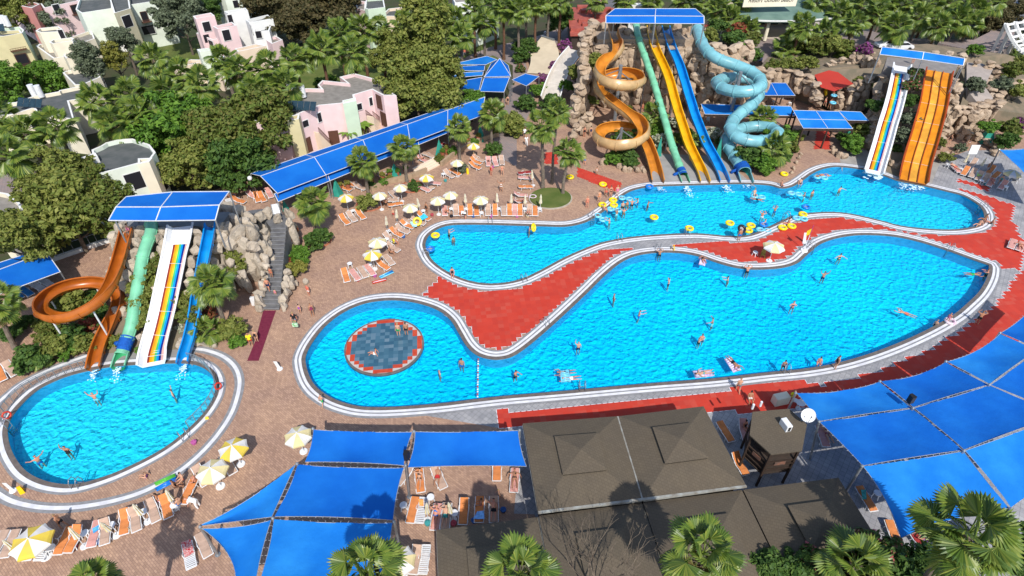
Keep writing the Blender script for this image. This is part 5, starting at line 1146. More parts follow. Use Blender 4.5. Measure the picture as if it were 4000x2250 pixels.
bs(2,0,[(90,430,2.2,'deep','dark round bush beside the beige ramp, near'),(100,780,2.2,'deep','dark bush left of the shaggy palm'),(190,680,1.8,'green','bush below the purple bougainvillea'),(30,930,2.8,'olive','clipped oval hedge beside the promenade'),(330,500,1.6,'purple','purple bougainvillea beside the pale slide'),(220,600,1.4,'purple','purple bougainvillea above the green bush'),(480,590,1.2,'purple','purple bougainvillea right of the pale slide',3),(420,650,1.6,'green','bush right of the pale slide',1.5),(360,200,2.6,'deep','tall dark hedge beside the red roof',2),(380,350,2.0,'purple','purple hedge end beside the red roof',1.5),(300,780,2.4,'deep','leafy bush behind the shaggy palm'),(360,850,1.8,'deep','leafy bush right of the shaggy palm'),(60,510,1.4,'pinkflower','low pink flower bed by the promenade')],'bushes round the pale slide and ramp')
for q_ in [(300,1385,1.7,'pinkflower','oleander hedge with pink blossom at the roof end, left'),(150,1425,1.8,'deep','dark hedge in the bottom shade'),(450,1400,1.7,'deep','dark hedge before the spiky low palm'),(600,1330,1.9,'pinkflower','oleander hedge with pink blossom in the middle'),(860,1330,2.0,'pinkflower','oleander hedge with pink blossom beside the biggest palm'),(1010,1400,2.0,'deep','dense hedge below the bottom right loungers'),(1180,1420,1.9,'deep','dark hedge under the biggest palm'),(1880,1330,2.4,'deep','dark hedge at the bottom right corner'),(20,1350,1.5,'deep','small dark hedge at the roof corner'),(740,1420,1.9,'deep','dark hedge at the very bottom edge')]:
    i+=1; bush(T2(3,2,q_[0],q_[1]),q_[2],q_[3],i,q_[4],'flowering hedge along the near edge',h=3.9,flat=.9)
# round planted bed
rb=[T(2,1,math.cos(a)*165+290,math.sin(a)*78+55) for a in [k*PI/24 for k in range(48)]]
mb=MB(); mb.prism([(p.x,p.y) for p in rb],0,.16); tag(mb.build('bed_kerb',mat('pale kerb stone',(.45,.4,.33),(.35,.31,.26),scale=2)),'pale kerb round the green palm bed','kerb')
i0=Vector(sum(rb,Vector())/48); mb=MB(); mb.prism([tuple(p.lerp(i0,.06))[:2] for p in rb],.1,.3); tag(mb.build('lawn_bed',M['lawn']),'round lawn under the three tall palms','grass',kind='stuff')
# ---------------- houses, red roof, hotel, roads ----------------
WC={'pink':(.76,.57,.57),'salmon':(.55,.24,.22),'cream':(.78,.71,.56),'green':(.56,.68,.52),'palegreen':(.70,.76,.66),'white':(.74,.74,.72),'peach':(.76,.62,.48),'khaki':(.50,.46,.33),'yellow':(.62,.55,.32)}
for k,c in WC.items(): M['w_'+k]=mat(k+' plaster',c,tuple(x*.9 for x in c),scale=.7,rough=.9,detail=7)
M['roofdark']=mat('dark bitumen roof',(.075,.085,.085),(.11,.115,.115),scale=.8,rough=.9); M['roofgrey']=mat('gravel roof',(.26,.24,.215),(.19,.175,.155),scale=1.2,rough=.95,bump=.5,bscale=20)
M['glass']=mat('dark window',(.02,.02,.025),rough=.35,spec=.2); M['solar']=mat('solar panel glass',(.012,.03,.045),(.02,.045,.06),scale=3,rough=.12,spec=.9)
M['doorwood']=mat('brown door',(.10,.045,.03),rough=.6)
def house(label,vols,name='holiday_house',wins=(),extra=None,group='holiday houses',cat='house'):
    """vols: (tile, [(x,y)...] roof outline seen at height h, h, wall, roof[, foot z])"""
    E=[]; allp=[]
    for (c,r),pts,h,wc,rc,*z0 in vols: pp=[T(c,r,x,y,h) for x,y in pts]; allp+=pp; E.append((pp,h,wc,rc,z0[0] if z0 else 0))
    c0=sum(allp,Vector())/len(allp); e=empty(name,(c0.x,c0.y,0),label,cat,group)
    for pp,h,wc,rc,z0 in E:
        if sum(pp[i].x*pp[(i+1)%len(pp)].y-pp[(i+1)%len(pp)].x*pp[i].y for i in range(len(pp)))<0: pp.reverse()
        n=len(pp); inn=[]
        for i in range(n):
            a=(pp[i]-pp[i-1]).normalized(); b=(pp[(i+1)%n]-pp[i]).normalized(); t=(a+b).normalized(); k=.25/max(.45,abs(a.dot(t)))
            inn.append(pp[i]+Vector((-t.y,t.x,0))*k)
        mb=MB(); zi=h-.5
        mb.add([(p.x,p.y,z0) for p in pp]+[(p.x,p.y,h) for p in pp]+[(p.x,p.y,h) for p in inn]+[(p.x,p.y,zi) for p in inn],[(r_*n+i,r_*n+(i+1)%n,(r_+1)*n+(i+1)%n,(r_+1)*n+i) for r_ in range(3) for i in range(n)])
        mb.m=[1 if n<=q_<2*n else 0 for q_ in range(3*n)]; mb.build('wall',[M['w_'+wc],M['w_white']],e); mb=MB(); mb.sheet(inn,zi+.01); mb.build('roof',M[rc],e)
    for (c,r),x,y,vi,w_,h_,kind in wins:
        u,v=644*c+x/3,483*r+y/3; best=None; pp=E[vi][0]; n=len(pp)
        for i in range(n):
            a,b=pp[i],pp[(i+1)%n]; d=(b-a); d.z=0; L=d.length
            if L<.6: continue
            nn=Vector((d.y,-d.x,0)).normalized()
            if nn.dot(Vector((a.x,a.y,0)))>0: continue      # faces away
            for k in range(1,int(E[vi][1]*10)):
                z=k*.1; p=P(u,v,z); q=(p-a); q.z=0; s=q.dot(d)/L
                if -.2<s<L+.2:
                    e_=abs(q.dot(nn))
                    if best is None or e_<best[0]: best=(e_,p,nn,d.normalized())
        if best and best[0]<.5:
            _,p,nn,d=best; ang=math.atan2(d.y,d.x)
            f=MB(); f.box(p+nn*.03,(w_+.2,.1,h_+.2),ang); fo=f.build('window' if kind!='door' else 'door',M['w_white'] if kind=='window' else M['doorwood'],e)
            g=MB(); g.box(p+nn*.07,(w_,.06,h_),ang); go=g.build('pane' if kind!='door' else 'door_leaf',M['glass'] if kind!='door' else M['doorwood']); go.parent=fo; go.location=-Vector(e.location)
            if kind=='balcony':
                b=MB(); b.box(p+nn*.45+V((0,0,-h_/2-.05)),(w_+.8,.9,.1),ang); b.box(p+nn*.88+V((0,0,-h_/2+.4)),(w_+.8,.05,.06),ang)
                for q in range(7): b.box(p+nn*.88+d*((q-3)*(w_+.7)/6)+V((0,0,-h_/2+.2)),(.04,.04,.42),ang)
                b.build('balcony',M['doorwood'],e)
    if extra: extra(e)
    return e
def heaters(c,r,pts,h,n,tanks,e):
    a,b=T(c,r,*pts[0],h),T(c,r,*pts[1],h); d=(b-a)/n; nn=Vector((-d.y,d.x,0)).normalized(); 
    for i in range(n):
        mb=MB(); p=a+d*i; q=a+d*(i+.94); mb.add([p,q,q+nn*.9+V((0,0,.9)),p+nn*.9+V((0,0,.9)),p+V((0,0,-.06)),q+V((0,0,-.06)),q+nn*.9+V((0,0,.84)),p+nn*.9+V((0,0,.84))],[(0,1,2,3),(7,6,5,4),(0,4,5,1),(1,5,6,2),(2,6,7,3),(3,7,4,0)])
        mb.build('solar_panel',M['solar'],e)
    for x,y in tanks:
        p=T(c,r,x,y,h); mb=MB(); mb.cone((p.x,p.y),.42,.42,h-.4,h+1.3,14); mb.build('water_tank',M['whiteplastic'],e,smooth=False)
def pinkextra(e):
    heaters(1,0,[(170,820),(450,835)],6.5,6,[(262,700),(300,715),(355,710)],e)
    for (x0,y0,x1,y1) in ((455,1000,560,1105),(860,880,960,960)):
        a=T(1,0,x0,y0,3.0); b=Vector((T(1,0,x1,y1,0).x,T(1,0,x1,y1,0).y,0)); mb=MB(); d=(b-a); d.z=0; k=14; s=Vector((-d.y,d.x,0)).normalized()*.6
        for i in range(k): p=a+d*(i/k); q=a+d*((i+1)/k); mb.prism([(p.x-s.x,p.y-s.y),(q.x-s.x,q.y-s.y),(q.x+s.x,q.y+s.y),(p.x+s.x,p.y+s.y)],0,3.0*(1-i/k))
        mb.build('outdoor_stairs',M['w_peach'],e); mb=MB()
        for sg in(-1,1): mb.bar(Vector((a.x,a.y,3.9))+s*sg,Vector((b.x,b.y,.9))+s*sg,.07); 
        for sg in(-1,1):
            for i in range(k): p=a+d*(i/k)+s*sg; p=Vector((p.x,p.y,3.0*(1-i/k))); mb.bar(p,p+V((0,0,.85)),.05)
        mb.build('stair_railing',M['doorwood'],e)
house('pink two storey house with outdoor stairs and solar panels on its roof',[((1,0),[(215,915),(340,850),(480,795),(640,780),(750,755),(740,715),(875,675),(960,720),(1060,720),(900,595),(740,552),(630,580),(690,625),(500,605),(465,640),(490,668),(380,665),(180,715),(60,760),(-60,850),(0,930)],6.3,'pink','roofgrey'),
  ((1,0),[(655,783),(757,762),(752,735),(650,758)],6.5,'green','roofgrey'),((1,0),[(232,912),(322,898),(330,860),(225,880)],6.4,'yellow','roofgrey')],
  wins=[((1,0),478,885,0,.6,1.3,'window'),((1,0),372,932,0,.9,.9,'window'),((1,0),540,885,0,1.1,1.9,'door'),((1,0),590,1040,0,1.2,2.0,'door'),((1,0),390,1095,0,1.1,2.0,'door'),((1,0),866,765,0,.5,1.2,'window'),((1,0),777,805,0,.9,.9,'window'),((1,0),930,770,0,1.2,1.9,'door'),((1,0),965,900,0,1.3,2.0,'door')],extra=pinkextra)
house('pale green and cream house with a dark flat roof',[((0,0),[(505,1240),(700,1180),(690,1130),(760,1100),(800,1075),(900,1050),(1000,1045),(1130,1090),(1175,1150),(1125,1215),(1035,1235),(850,1285),(600,1350)],6.3,'palegreen','roofdark'),((0,0),[(1040,1238),(1125,1222),(1150,1190),(1040,1195)],6.4,'cream','roofdark'),((0,0),[(580,1200),(720,1150),(740,1185),(610,1225)],6.5,'white','roofgrey')],
  wins=[((0,0),965,1355,0,.6,1.3,'window'),((0,0),1035,1360,0,1.3,2.1,'window'),((0,0),1245,1390,0,.9,1.2,'window')])
house('cream stepped house with rounded corners and dark terraces',[((0,0),[(275,350),(300,335),(480,300),(690,225),(715,290),(600,330),(480,430),(400,440)],5.0,'cream','roofgrey'),((0,0),[(268,232),(300,212),(440,198),(468,215),(455,238),(300,245)],8.0,'cream','roofdark'),((0,0),[(370,318),(395,330),(545,308),(562,290),(530,283),(400,298)],7.0,'cream','roofdark'),((0,0),[(270,345),(300,330),(380,345),(420,440),(390,450),(330,400)],4.4,'white','roofdark')],
  wins=[((0,0),468,260,1,.8,1.6,'window'),((0,0),570,350,2,.8,1.6,'window')])
house('cream house with a yellow rim, right in front of the stepped one',[((0,0),[(475,415),(500,440),(660,412),(690,380),(560,395)],6.6,'cream','roofdark'),((0,0),[(472,548),(500,535),(700,500),(760,580),(620,640),(560,640)],4.4,'cream','roofdark')],wins=[((0,0),680,560,1,.9,1.0,'window')])
house('big pale green house with arched khaki stair tower and balconies',[((0,0),[(570,70),(612,98),(850,62),(840,-30),(600,-20)],8.5,'palegreen','roofdark'),((0,0),[(970,38),(1250,-5),(1230,-90),(960,-60)],8.5,'palegreen','roofdark'),((0,0),[(860,100),(985,62),(960,-90),(810,-60)],9.2,'khaki','roofdark'),((0,0),[(655,150),(695,170),(830,145),(800,118)],6.4,'white','roofgrey'),((0,0),[(800,240),(960,225),(940,200),(800,215)],4.6,'white','roofgrey')],
  wins=[((0,0),895,30,2,1.6,1.6,'window'),((0,0),960,160,2,1.8,2.0,'window'),((0,0),970,260,2,1.3,1.8,'window'),((0,0),1090,125,1,1.0,1.7,'balcony'),((0,0),1120,225,1,2.2,1.6,'window'),((0,0),755,210,3,.8,1.0,'balcony'),((0,0),1190,190,1,.7,1.2,'window')])
house('pink house with two open square towers',[((0,0),[(1455,120),(1475,142),(1618,115),(1590,95)],9.0,'pink','roofgrey'),((0,0),[(1605,200),(1640,218),(1785,192),(1750,165)],7.6,'pink','roofgrey'),((0,0),[(1480,250),(1600,300),(1780,260),(1620,180)],5.6,'pink','roofgrey')],
  wins=[((0,0),1560,200,0,1.3,1.6,'window'),((0,0),1710,265,1,1.3,1.8,'window'),((0,0),1560,290,0,1.0,1.4,'window'),((0,0),1600,340,2,1.6,1.6,'window')])
house('white house with dark flat roofs behind the pink towers',[((0,0),[(1690,85),(1722,100),(1870,78),(1850,58)],8.6,'white','roofdark'),((0,0),[(1852,150),(1880,170),(2060,140),(2020,110)],7.8,'white','roofdark')],wins=[((0,0),1740,150,0,.8,1.8,'window'),((0,0),1895,215,1,.8,1.5,'window')])
house('pale green and peach house in front of the lawn',[((0,0),[(1485,372),(1505,390),(1660,372),(1640,352)],6.8,'palegreen','roofdark'),((0,0),[(1300,500),(1330,510),(1510,470),(1640,490),(1700,420),(1500,450),(1440,448)],4.6,'peach','roofgrey'),((0,0),[(1770,368),(1795,390),(2010,345),(1930,330)],6.8,'peach','roofgrey')],wins=[((0,0),1885,460,2,1.2,1.7,'window')])
house('yellow and green house at the left edge with balconies',[((0,0),[(-100,270),(20,275),(165,250),(150,225),(-100,240)],8.2,'yellow','roofdark'),((0,0),[(-100,200),(60,210),(150,200),(180,225),(170,255),(-100,300)],7.6,'green','roofgrey')],wins=[((0,0),115,330,0,1.6,1.8,'balcony'),((0,0),170,450,0,1.6,1.8,'balcony')],extra=lambda e:heaters(0,0,[(-60,240),(40,230)],8.4,2,[(10,170),(35,175),(60,180)],e))
house('low cream house with dark grey roof and two white water tanks',[((0,0),[(-80,800),(0,782),(120,770),(250,725),(440,690),(450,680),(640,642),(700,700),(600,745),(520,760),(560,900),(300,870),(250,815),(90,865),(-80,880)],5.4,'cream','roofdark')],wins=[((0,0),260,920,0,1.2,1.4,'window')],extra=lambda e:heaters(0,0,[(125,800),(310,812)],5.6,4,[(255,705),(305,710)],e))
house('pink and salmon house at the top left corner',[((0,0),[(0,-60),(170,40),(300,20),(330,60),(590,5),(560,-80)],7.5,'pink','roofgrey'),((0,0),[(160,45),(240,60),(300,30),(240,10)],7.8,'salmon','roofgrey')],wins=[((0,0),290,50,0,.8,1.5,'window'),((0,0),430,70,0,1.2,1.8,'window'),((0,0),570,70,0,1.4,1.6,'balcony'),((0,0),190,60,0,1.4,1.2,'balcony')])
house('pale green and cream house behind the tallest tree',[((1,0),[(820,62),(845,70),(975,55),(960,-20),(830,-10)],8.6,'green','roofdark'),((1,0),[(940,120),(1000,65),(1150,48),(1160,92),(1060,122)],6.4,'peach','roofdark'),((1,0),[(760,60),(820,80),(830,10),(740,0)],7.2,'pink','roofgrey')],wins=[((1,0),1090,160,1,1.2,1.5,'window')])
house('white house among the dark trees at the top',[((1,0),[(-20,170),(60,160),(115,190),(100,230),(-20,240)],6.6,'white','roofdark'),((1,0),[(60,290),(150,270),(200,300),(120,330)],5.0,'pink','roofgrey')],wins=[((1,0),20,260,0,1.0,1.2,'window')])
house('pale green house between the dark trees',[((1,0),[(240,20),(320,5),(330,-40),(240,-40)],8,'palegreen','roofdark')],wins=[((1,0),290,60,0,1,1.4,'window')])
house('pale house at the top edge left of the dark trees',[((0,0),[(1620,-20),(1700,0),(1932,-30),(1900,-70),(1640,-70)],8,'palegreen','roofdark')],wins=[((0,0),1780,30,0,1,1.4,'window'),((0,0),1880,25,0,1,1.4,'window')])
house('cream house with grey flat roof at the left edge below the palms',[((0,1),[(-120,190),(0,200),(180,150),(150,80),(60,10),(-120,-20)],6.0,'cream','roofgrey')],wins=[((0,1),300,260,0,.9,1.4,'window')])
house('white pavilion building behind the promenade palms',[((1,0),[(1620,230),(1830,150),(1810,60),(1500,90)],3.6,'palegreen','roofgrey'),((1,0),[(1500,20),(1640,10),(1640,-30),(1480,-20)],5,'white','roofgrey')],wins=[((1,0),1760,250,0,1.2,1.4,'window')])
# red roofed building
M['redroof']=mat('red painted roof',(.40,.10,.07),(.30,.07,.055),scale=1.2,rough=.7)
rp=[T(2,0,x,y,4.6) for x,y in((418,55),(440,262),(548,260),(620,170),(760,150),(900,60))]; c=sum(rp,Vector())/6
e=empty('red_roofed_building',(c.x,c.y,0),'building with stepped red roof left of the tall tower','building'); rp2=rp[::-1] if sum(rp[i].x*rp[(i+1)%6].y-rp[(i+1)%6].x*rp[i].y for i in range(6))<0 else rp
mb=MB(); mb.prism([(p.x,p.y) for p in rp2],4.3,4.6); mb.build('roof',M['redroof'],e)
mb=MB(); mb.prism([tuple(p.lerp(c,.06))[:2] for p in rp2],0,4.3); mb.build('wall',M['darkwall'],e)
for (x,y,s) in((545,50,1.5),(580,75,1.8),(560,150,1.6),(590,180,1.6),(500,215,1.5),(700,65,1.3),(560,245,1.2),(660,110,1.4)):
    p=T(2,0,x,y,5); mb=MB(); mb.prism([(p.x-s,p.y-s*.5),(p.x+s,p.y-s*.5),(p.x+s,p.y+s*.5),(p.x-s,p.y+s*.5)],4.6,5.2); mb.build('roof_vent',M['redroof'],e)
p=T(2,0,1500,175,5); e=empty('small_red_roof',(p.x,p.y,0),'small red roof right of the tall tower canopy','building'); mb=MB(); mb.prism([tuple(T(2,0,x,y,5))[:2] for x,y in((1450,185),(1600,195),(1610,165),(1470,150))][::1],4.6,5); mb.build('roof',M['redroof'],e); mb=MB(); mb.prism([(p.x-1.2,p.y-.8),(p.x+1.2,p.y-.8),(p.x+1.2,p.y+.8),(p.x-1.2,p.y+.8)],0,5.5); mb.build('wall',M['w_peach'],e)
e=empty('white_roof_box',T(2,0,950,60,0),'white flat roofed box behind the blue canopy','building'); q=[T(2,0,x,y,6.5) for x,y in((895,30),(1018,32),(1018,50),(895,48))]; mb=MB(); mb.prism([(p.x,p.y) for p in q][::-1],0,6.5); mb.build('wall',M['w_white'],e); mb=MB(); mb.prism([(p.x,p.y) for p in q][::-1],6.5,6.7); mb.build('roof',M['w_white'],e)
# roads and lawns
def flat(px,m,name,z,c=None):
    q=[P(x,y) for x,y in px]; mb=MB(); mb.sheet(q,z); return tag(mb.build(name,m),kind='structure')
flat([(1290,210),(1330,190),(1320,150),(1400,110),(1440,95),(1420,70),(1340,95),(1230,120),(1180,140),(1150,160),(1240,140),(1290,165)],M['plaza'],'promenade',.05)
flat([(1285,215),(1340,215),(1345,260),(1300,350),(1300,420),(1262,400),(1240,350),(1275,260)],M['plaza'],'promenade',.05)
flat([(1500,-10),(1560,-10),(1540,30),(1500,20)],M['asphalt'],'road',.05)
flat([(1180,230),(1290,160),(1250,90),(1000,130),(700,160),(700,230),(900,230)],M['lawn'],'lawn',.02)
flat([(350,110),(500,90),(510,150),(400,170)],M['lawn'],'lawn',.03); flat([(80,170),(170,160),(160,230),(60,240)],M['lawn'],'lawn',.03)
flat([(-60,430),(50,440),(60,520),(-60,540)],M['plaza'],'path',.03)
slope([P(x,y,z) for x,y,z in((1905,68,3.2),(1998,55,3.2),(2030,60,3.2),(2170,70,3.4),(2290,95,3.6),(2350,100,4),(2350,125,4.2),(2210,122,4),(2130,110,3.6),(2060,95,3.4),(2010,130,3.0),(1990,185,2.6),(1920,160,2.8),(1890,110,3))],M['plaza'],'plaza')
slope([P(x,y,z) for x,y,z in((2500,60,3.5),(2545,70,3.5),(2560,95,3.5),(2500,150,3.6),(2440,125,4.0),(2360,108,4),(2370,98,4),(2450,100,3.8),(2490,80,3.6))],M['plaza'],'road')
slope([P(x,y,z) for x,y,z in((2510,-30,1),(2640,-30,1),(2640,120,1),(2576,60,1),(2520,10,1))],M['asphalt'],'road')
# hotel entrance
e=empty('hotel_entrance',P(1930,40,0),'hotel entrance with curved green canopy, columns and white sign board','building')
def arcline(z,y0,y1,x0,x1,b,k=12): return [P(x0+(x1-x0)*i/k,y0+(y1-y0)*i/k+b*math.sin(PI*i/k),z) for i in range(k+1)]
fr=arcline(7.2,50,46,1868,2095,5); bk=[p+V((0,9,1.4)) for p in fr]; mb=MB(); n=len(fr); mb.add(fr+bk+[p-V((0,0,.3)) for p in fr],[(i,i+1,n+i+1,n+i) for i in range(n-1)]+[(2*n+i,2*n+i+1,i+1,i) for i in range(n-1)]); mb.build('canopy',mat('sea green canopy',(.10,.17,.14),(.14,.22,.18),scale=.5,rough=.7),e)
mb=MB()
for i in range(n-1): mb.bar(fr[i],fr[i+1],.25)
mb.build('canopy_edge',M['w_white'],e)
for i in(1,4,7,10): 
    p=fr[i]+V((0,1.5,0)); mb=MB(); mb.cone((p.x,p.y),.35,.35,3.2,7.1,10); mb.build('column',M['w_cream'],e)
mb=MB(); p0,p1=bk[0],bk[-1]; mb.box(((p0.x+p1.x)/2,(p0.y+p1.y)/2+1,5),(p1.x-p0.x,.5,9)); mb.build('wall',M['w_khaki'],e)
for k in range(6): mb=MB(); mb.box((p0.x+(k+.7)*(p1.x-p0.x)/6.4,p0.y+.66,5),(1.8,.1,2.6)); mb.build('window',M['glass'],e)
s0,s1=P(1868,14,9.3),P(1994,6,9.3); s1=Vector((s1.x,s0.y+(s1.y-s0.y)*.3,9.3)); mb=MB(); d=s1-s0; ang=math.atan2(d.y,d.x); ctr=(s0+s1)/2+V((0,0,.9)); mb.box(ctr,(d.length,.3,2.3),ang); sb=mb.build('sign_board',M['w_cream'],e)
tx=bpy.data.curves.new('sign_text','FONT'); tx.body='Resort Golden Beach'; tx.size=1.0; tx.shear=.35; tx.extrude=.02; tx.align_x='CENTER'; tx.align_y='CENTER'; tx.materials.append(mat('black lettering',(.02,.02,.02)))
to=bpy.data.objects.new('sign_text',tx); COL.objects.link(to); bpy.context.view_layer.update(); dg=bpy.context.evaluated_depsgraph_get(); me=bpy.data.meshes.new_from_object(to.evaluated_get(dg)); bpy.data.objects.remove(to)
to=bpy.data.objects.new('lettering',me); COL.objects.link(to); to.parent=sb; to.location=ctr-Vector(e.location)+Vector((math.sin(ang),-math.cos(ang),0))*.17; to.rotation_euler=(PI/2,0,ang)
slope([P(x,y,z) for x,y,z in((1880,90,3.3),(1905,62,3.3),(2060,55,3.3),(2080,78,3.3),(1990,86,3.3),(1985,100,3.3))],mat('beige stone floor',(.50,.43,.36),(.45,.38,.32),scale=1),'terrace')
# white pergola
e=empty('pergola',T(3,0,1850,400,3.4),'white curved pergola of concrete ribs at the upper right edge','pergola')
def rib(pts,w=.55):
    mb=MB(); 
    for a,b in zip(pts,pts[1:]): mb.bar(a,b,w,w*.8)
    mb.build('rib',M['w_white'],e)
for k in range(5):
    o=V((k*2.3,k*1.0,0)); pts=[T(3,0,1795,180,9.0)+o,T(3,0,1815,240,7.9)+o,T(3,0,1850,310,6.6)+o,T(3,0,1905,380,5.4)+o,T(3,0,1990,430,4.6)+o]; rib(densify(pts,4)); 
    rib([T(3,0,1795,180,9.0)+o,T(3,0,1690,395,3.4)+o],.5)
    if k<2: rib([T(3,0,1815,240,7.9)+o,T(3,0,1740,415,3.4)+o],.45)
for k in range(8):
    f=k/7; a=T(3,0,1795,190,8.8).lerp(T(3,0,1930,400,5.2),f)+V((0,-.3*math.sin(PI*f),-.9*math.sin(PI*f))); mb=MB(); mb.bar(a,a+V((9.6,4.2,0)),.2,.35); mb.build('slat',M['w_white'],e)
# parked cars
def car(p,rz,col,label):
    e=empty('parked_car',p,label,'car'); rot=Matrix.Rotation(rz,3,'Z')
    prof=[(-2.1,.35),(-2.15,.75),(-1.95,.95),(-1.2,1.02),(-.55,1.45),(.75,1.48),(1.45,1.0),(2.0,.9),(2.15,.6),(2.1,.35)]
    def ext(pr,w,w2=None): 
        w2=w2 or w; n=len(pr); vs=[p+rot@Vector((x,-w if z<1.1 else -w2,z)) for x,z in pr]+[p+rot@Vector((x,w if z<1.1 else w2,z)) for x,z in pr]; return vs,[(i,(i+1)%n,n+(i+1)%n,n+i) for i in range(n)]+[tuple(range(n))[::-1],tuple(range(n,2*n))]
    mb=MB(); mb.add(*ext(prof,.85,.68)); mb.build('body',mat('car paint '+label[:5],col,rough=.25,spec=.6),e,smooth=False,bevel=.06)
    gl=[(-1.1,1.04),(-.52,1.40),(.70,1.42),(1.32,1.03)]; mb=MB(); mb.add(*ext(gl,.87,.72)); mb.build('windows',M['glass'],e)
    for x in(-1.35,1.3):
        for y in(-.82,.82):
            mb=MB(); q=[p+rot@Vector((x+.33*math.cos(a),y,.33+.33*math.sin(a))) for a in [k*PI/6 for k in range(12)]]; q2=[v+rot@Vector((0,.12 if y>0 else -.12,0)) for v in q]; mb.add(q+q2,[(i,(i+1)%12,12+(i+1)%12,12+i) for i in range(12)]+[tuple(range(12))[::-1],tuple(range(12,24))]); mb.build('wheel',mat('tyre',(.02,.02,.02)),e)
    return e
car(T(3,0,890,360,4.3),.15,(.75,.76,.78),'white parked car behind the right slide tower'); car(T(3,0,990,375,4.3),.1,(.70,.71,.73),'second white car half hidden behind the right blue canopy')
car(P(1890,150,2.8),1.8,(.02,.03,.06),'dark blue car at the edge of the plaza'); car(P(2445,82,2.6),.6,(.02,.06,.18),'blue car under the palms at upper right'); car(P(2560,20,1.1),.9,(.03,.05,.10),'dark car on the road at the top right corner')
# beige ramp and pale slide at the left of the tower
M['canvas']=mat('beige canvas',(.52,.44,.32),(.46,.385,.28),scale=.7,rough=.9)
e=empty('beige_ramp',T(2,0,220,560),'broad beige ramp between the promenade and the purple flowers','ramp'); L=[T(2,0,225,275,3.4),T(2,0,150,372,2.2),T(2,0,140,470,1.1),T(2,0,112,552,.15)]; Rr_=[T(2,0,318,302,3.4),T(2,0,350,380,2.2),T(2,0,355,470,1.1),T(2,0,318,560,.15)]
L=densify(L,5); Rr_=densify(Rr_,5); n=len(L); mb=MB(); mb.add(L+Rr_+[p-V((0,0,.25)) for p in L]+[p-V((0,0,.25)) for p in Rr_],[(i,i+1,n+i+1,n+i) for i in range(n-1)]+[(2*n+i,2*n+i+1,i+1,i) for i in range(n-1)]+[(n+i,n+i+1,3*n+i+1,3*n+i) for i in range(n-1)]); mb.build('surface',M['canvas'],e)
mb=MB(); mb.bar(L[0],Rr_[0],.3,.4); [mb.bar(q,(q.x,q.y,0),.15) for q in(L[0],Rr_[0],L[8],Rr_[8])]; mb.build('support_frame',M['steel'],e)
ps=zpath(2,0,[(490,380,5.5),(445,430,4.9),(400,490,4.2),(360,560,3.3),(330,630,2.3),(305,700,1.3),(290,750,.8)])
wide_slide(ps,2.6,'pale concrete slide curving down left of the rocks',[],mat('pale concrete slide',(.55,.50,.44),(.46,.42,.37),scale=1),M['w_white'],wall=.5,name='concrete_slide')
# ---------------- furniture ----------------
M['plastic']=M['whiteplastic']; CU={'o':('orange',(.62,.22,.07)),'t':('beige',(.48,.33,.25)),'p':('pink',(.60,.30,.26)),'r':('dark red',(.30,.03,.03)),'b':('blue',(.03,.22,.50))}
CUM={k:mat(n+' cushion',c,tuple(x*.82 for x in c),scale=3,rough=.9,bump=.4,bscale=8) for k,(n,c) in CU.items()}
def make_lounger(back,cushion):
    e=empty('sun_lounger',(0,0,0)); W=.33; by=-.18; L2=.78; bz=.34+L2*math.sin(back); byy=by-L2*math.cos(back)
    mb=MB()
    for s in(-1,1):
        mb.tube([(s*W,.98,.27),(s*W,.6,.34),(s*W,by,.34)],.028,5); mb.tube([(s*W,by,.34),(s*W,byy,bz)],.028,5)
        mb.tube([(s*(W+.02),.05,.34),(s*(W+.04),-.05,.52),(s*(W+.02),-.35,.40+.25*math.sin(back))],.025,5)
    mb.tube([(-W,.98,.27),(W,.98,.27)],.028,5); mb.tube([(-W,byy,bz),(W,byy,bz)],.028,5); mb.build('frame',M['plastic'],e)
    mb=MB()
    for k in range(9): y=.9-k*.13; mb.box((0,y,.345 if y<.6 else .345-(y-.6)*.18),(2*W,.09,.02))
    mb.build('seat_slats',M['plastic'],e)
    mb=MB(); d=Vector((0,-math.cos(back),math.sin(back)))
    for k in range(6): c=Vector((0,by,.345))+d*(.1+k*.12); mb.bar(c+V((-W,0,0)),c+V((W,0,0)),.085,.02)
    mb.build('backrest',M['plastic'],e)
    for x in(-W,W):
        for y,f in((.55,.08),(-.55,-.08)): mb=MB(); mb.bar((x,y,.33),(x*1.08,y+f,0),.05,.045); mb.build('leg',M['plastic'],e)
    if cushion:
        mb=MB(); n=8; vs=[]; path=[Vector((0,.94,.33)),Vector((0,.6,.395)),Vector((0,.2,.40)),Vector((0,by,.40))]+[Vector((0,by,.40))+d*(L2*k/3)+Vector((0,0,.0)) for k in(1,2,3)]
        up=[V((0,0,1))]*4+[Vector((0,math.sin(back),math.cos(back)))]*3
        prof=[(-W+.03,0),(-W+.05,.055),(-.12,.065),(.12,.065),(W-.05,.055),(W-.03,0)]
        for p,u in zip(path,up): vs+=[p+V((a,0,0))+u*(b-.03) for a,b in prof]
        k=len(prof); mb.add(vs,[(i*k+j,i*k+j+1,(i+1)*k+j+1,(i+1)*k+j) for i in range(len(path)-1) for j in range(k-1)]+[tuple(range(k))[::-1],tuple((len(path)-1)*k+j for j in range(k))])
        mb.build('cushion',CUM['o'],e)
    return e
PL={(b,c):tree_of(make_lounger(R(b),c)) for b in(8,42) for c in(0,1)}
bpy.context.view_layer.update()
PL={k:tree_of(v[0]) for k,v in PL.items()}
LG={}
def oset(o,m):
    o.material_slots[0].link='OBJECT'; o.material_slots[0].material=m
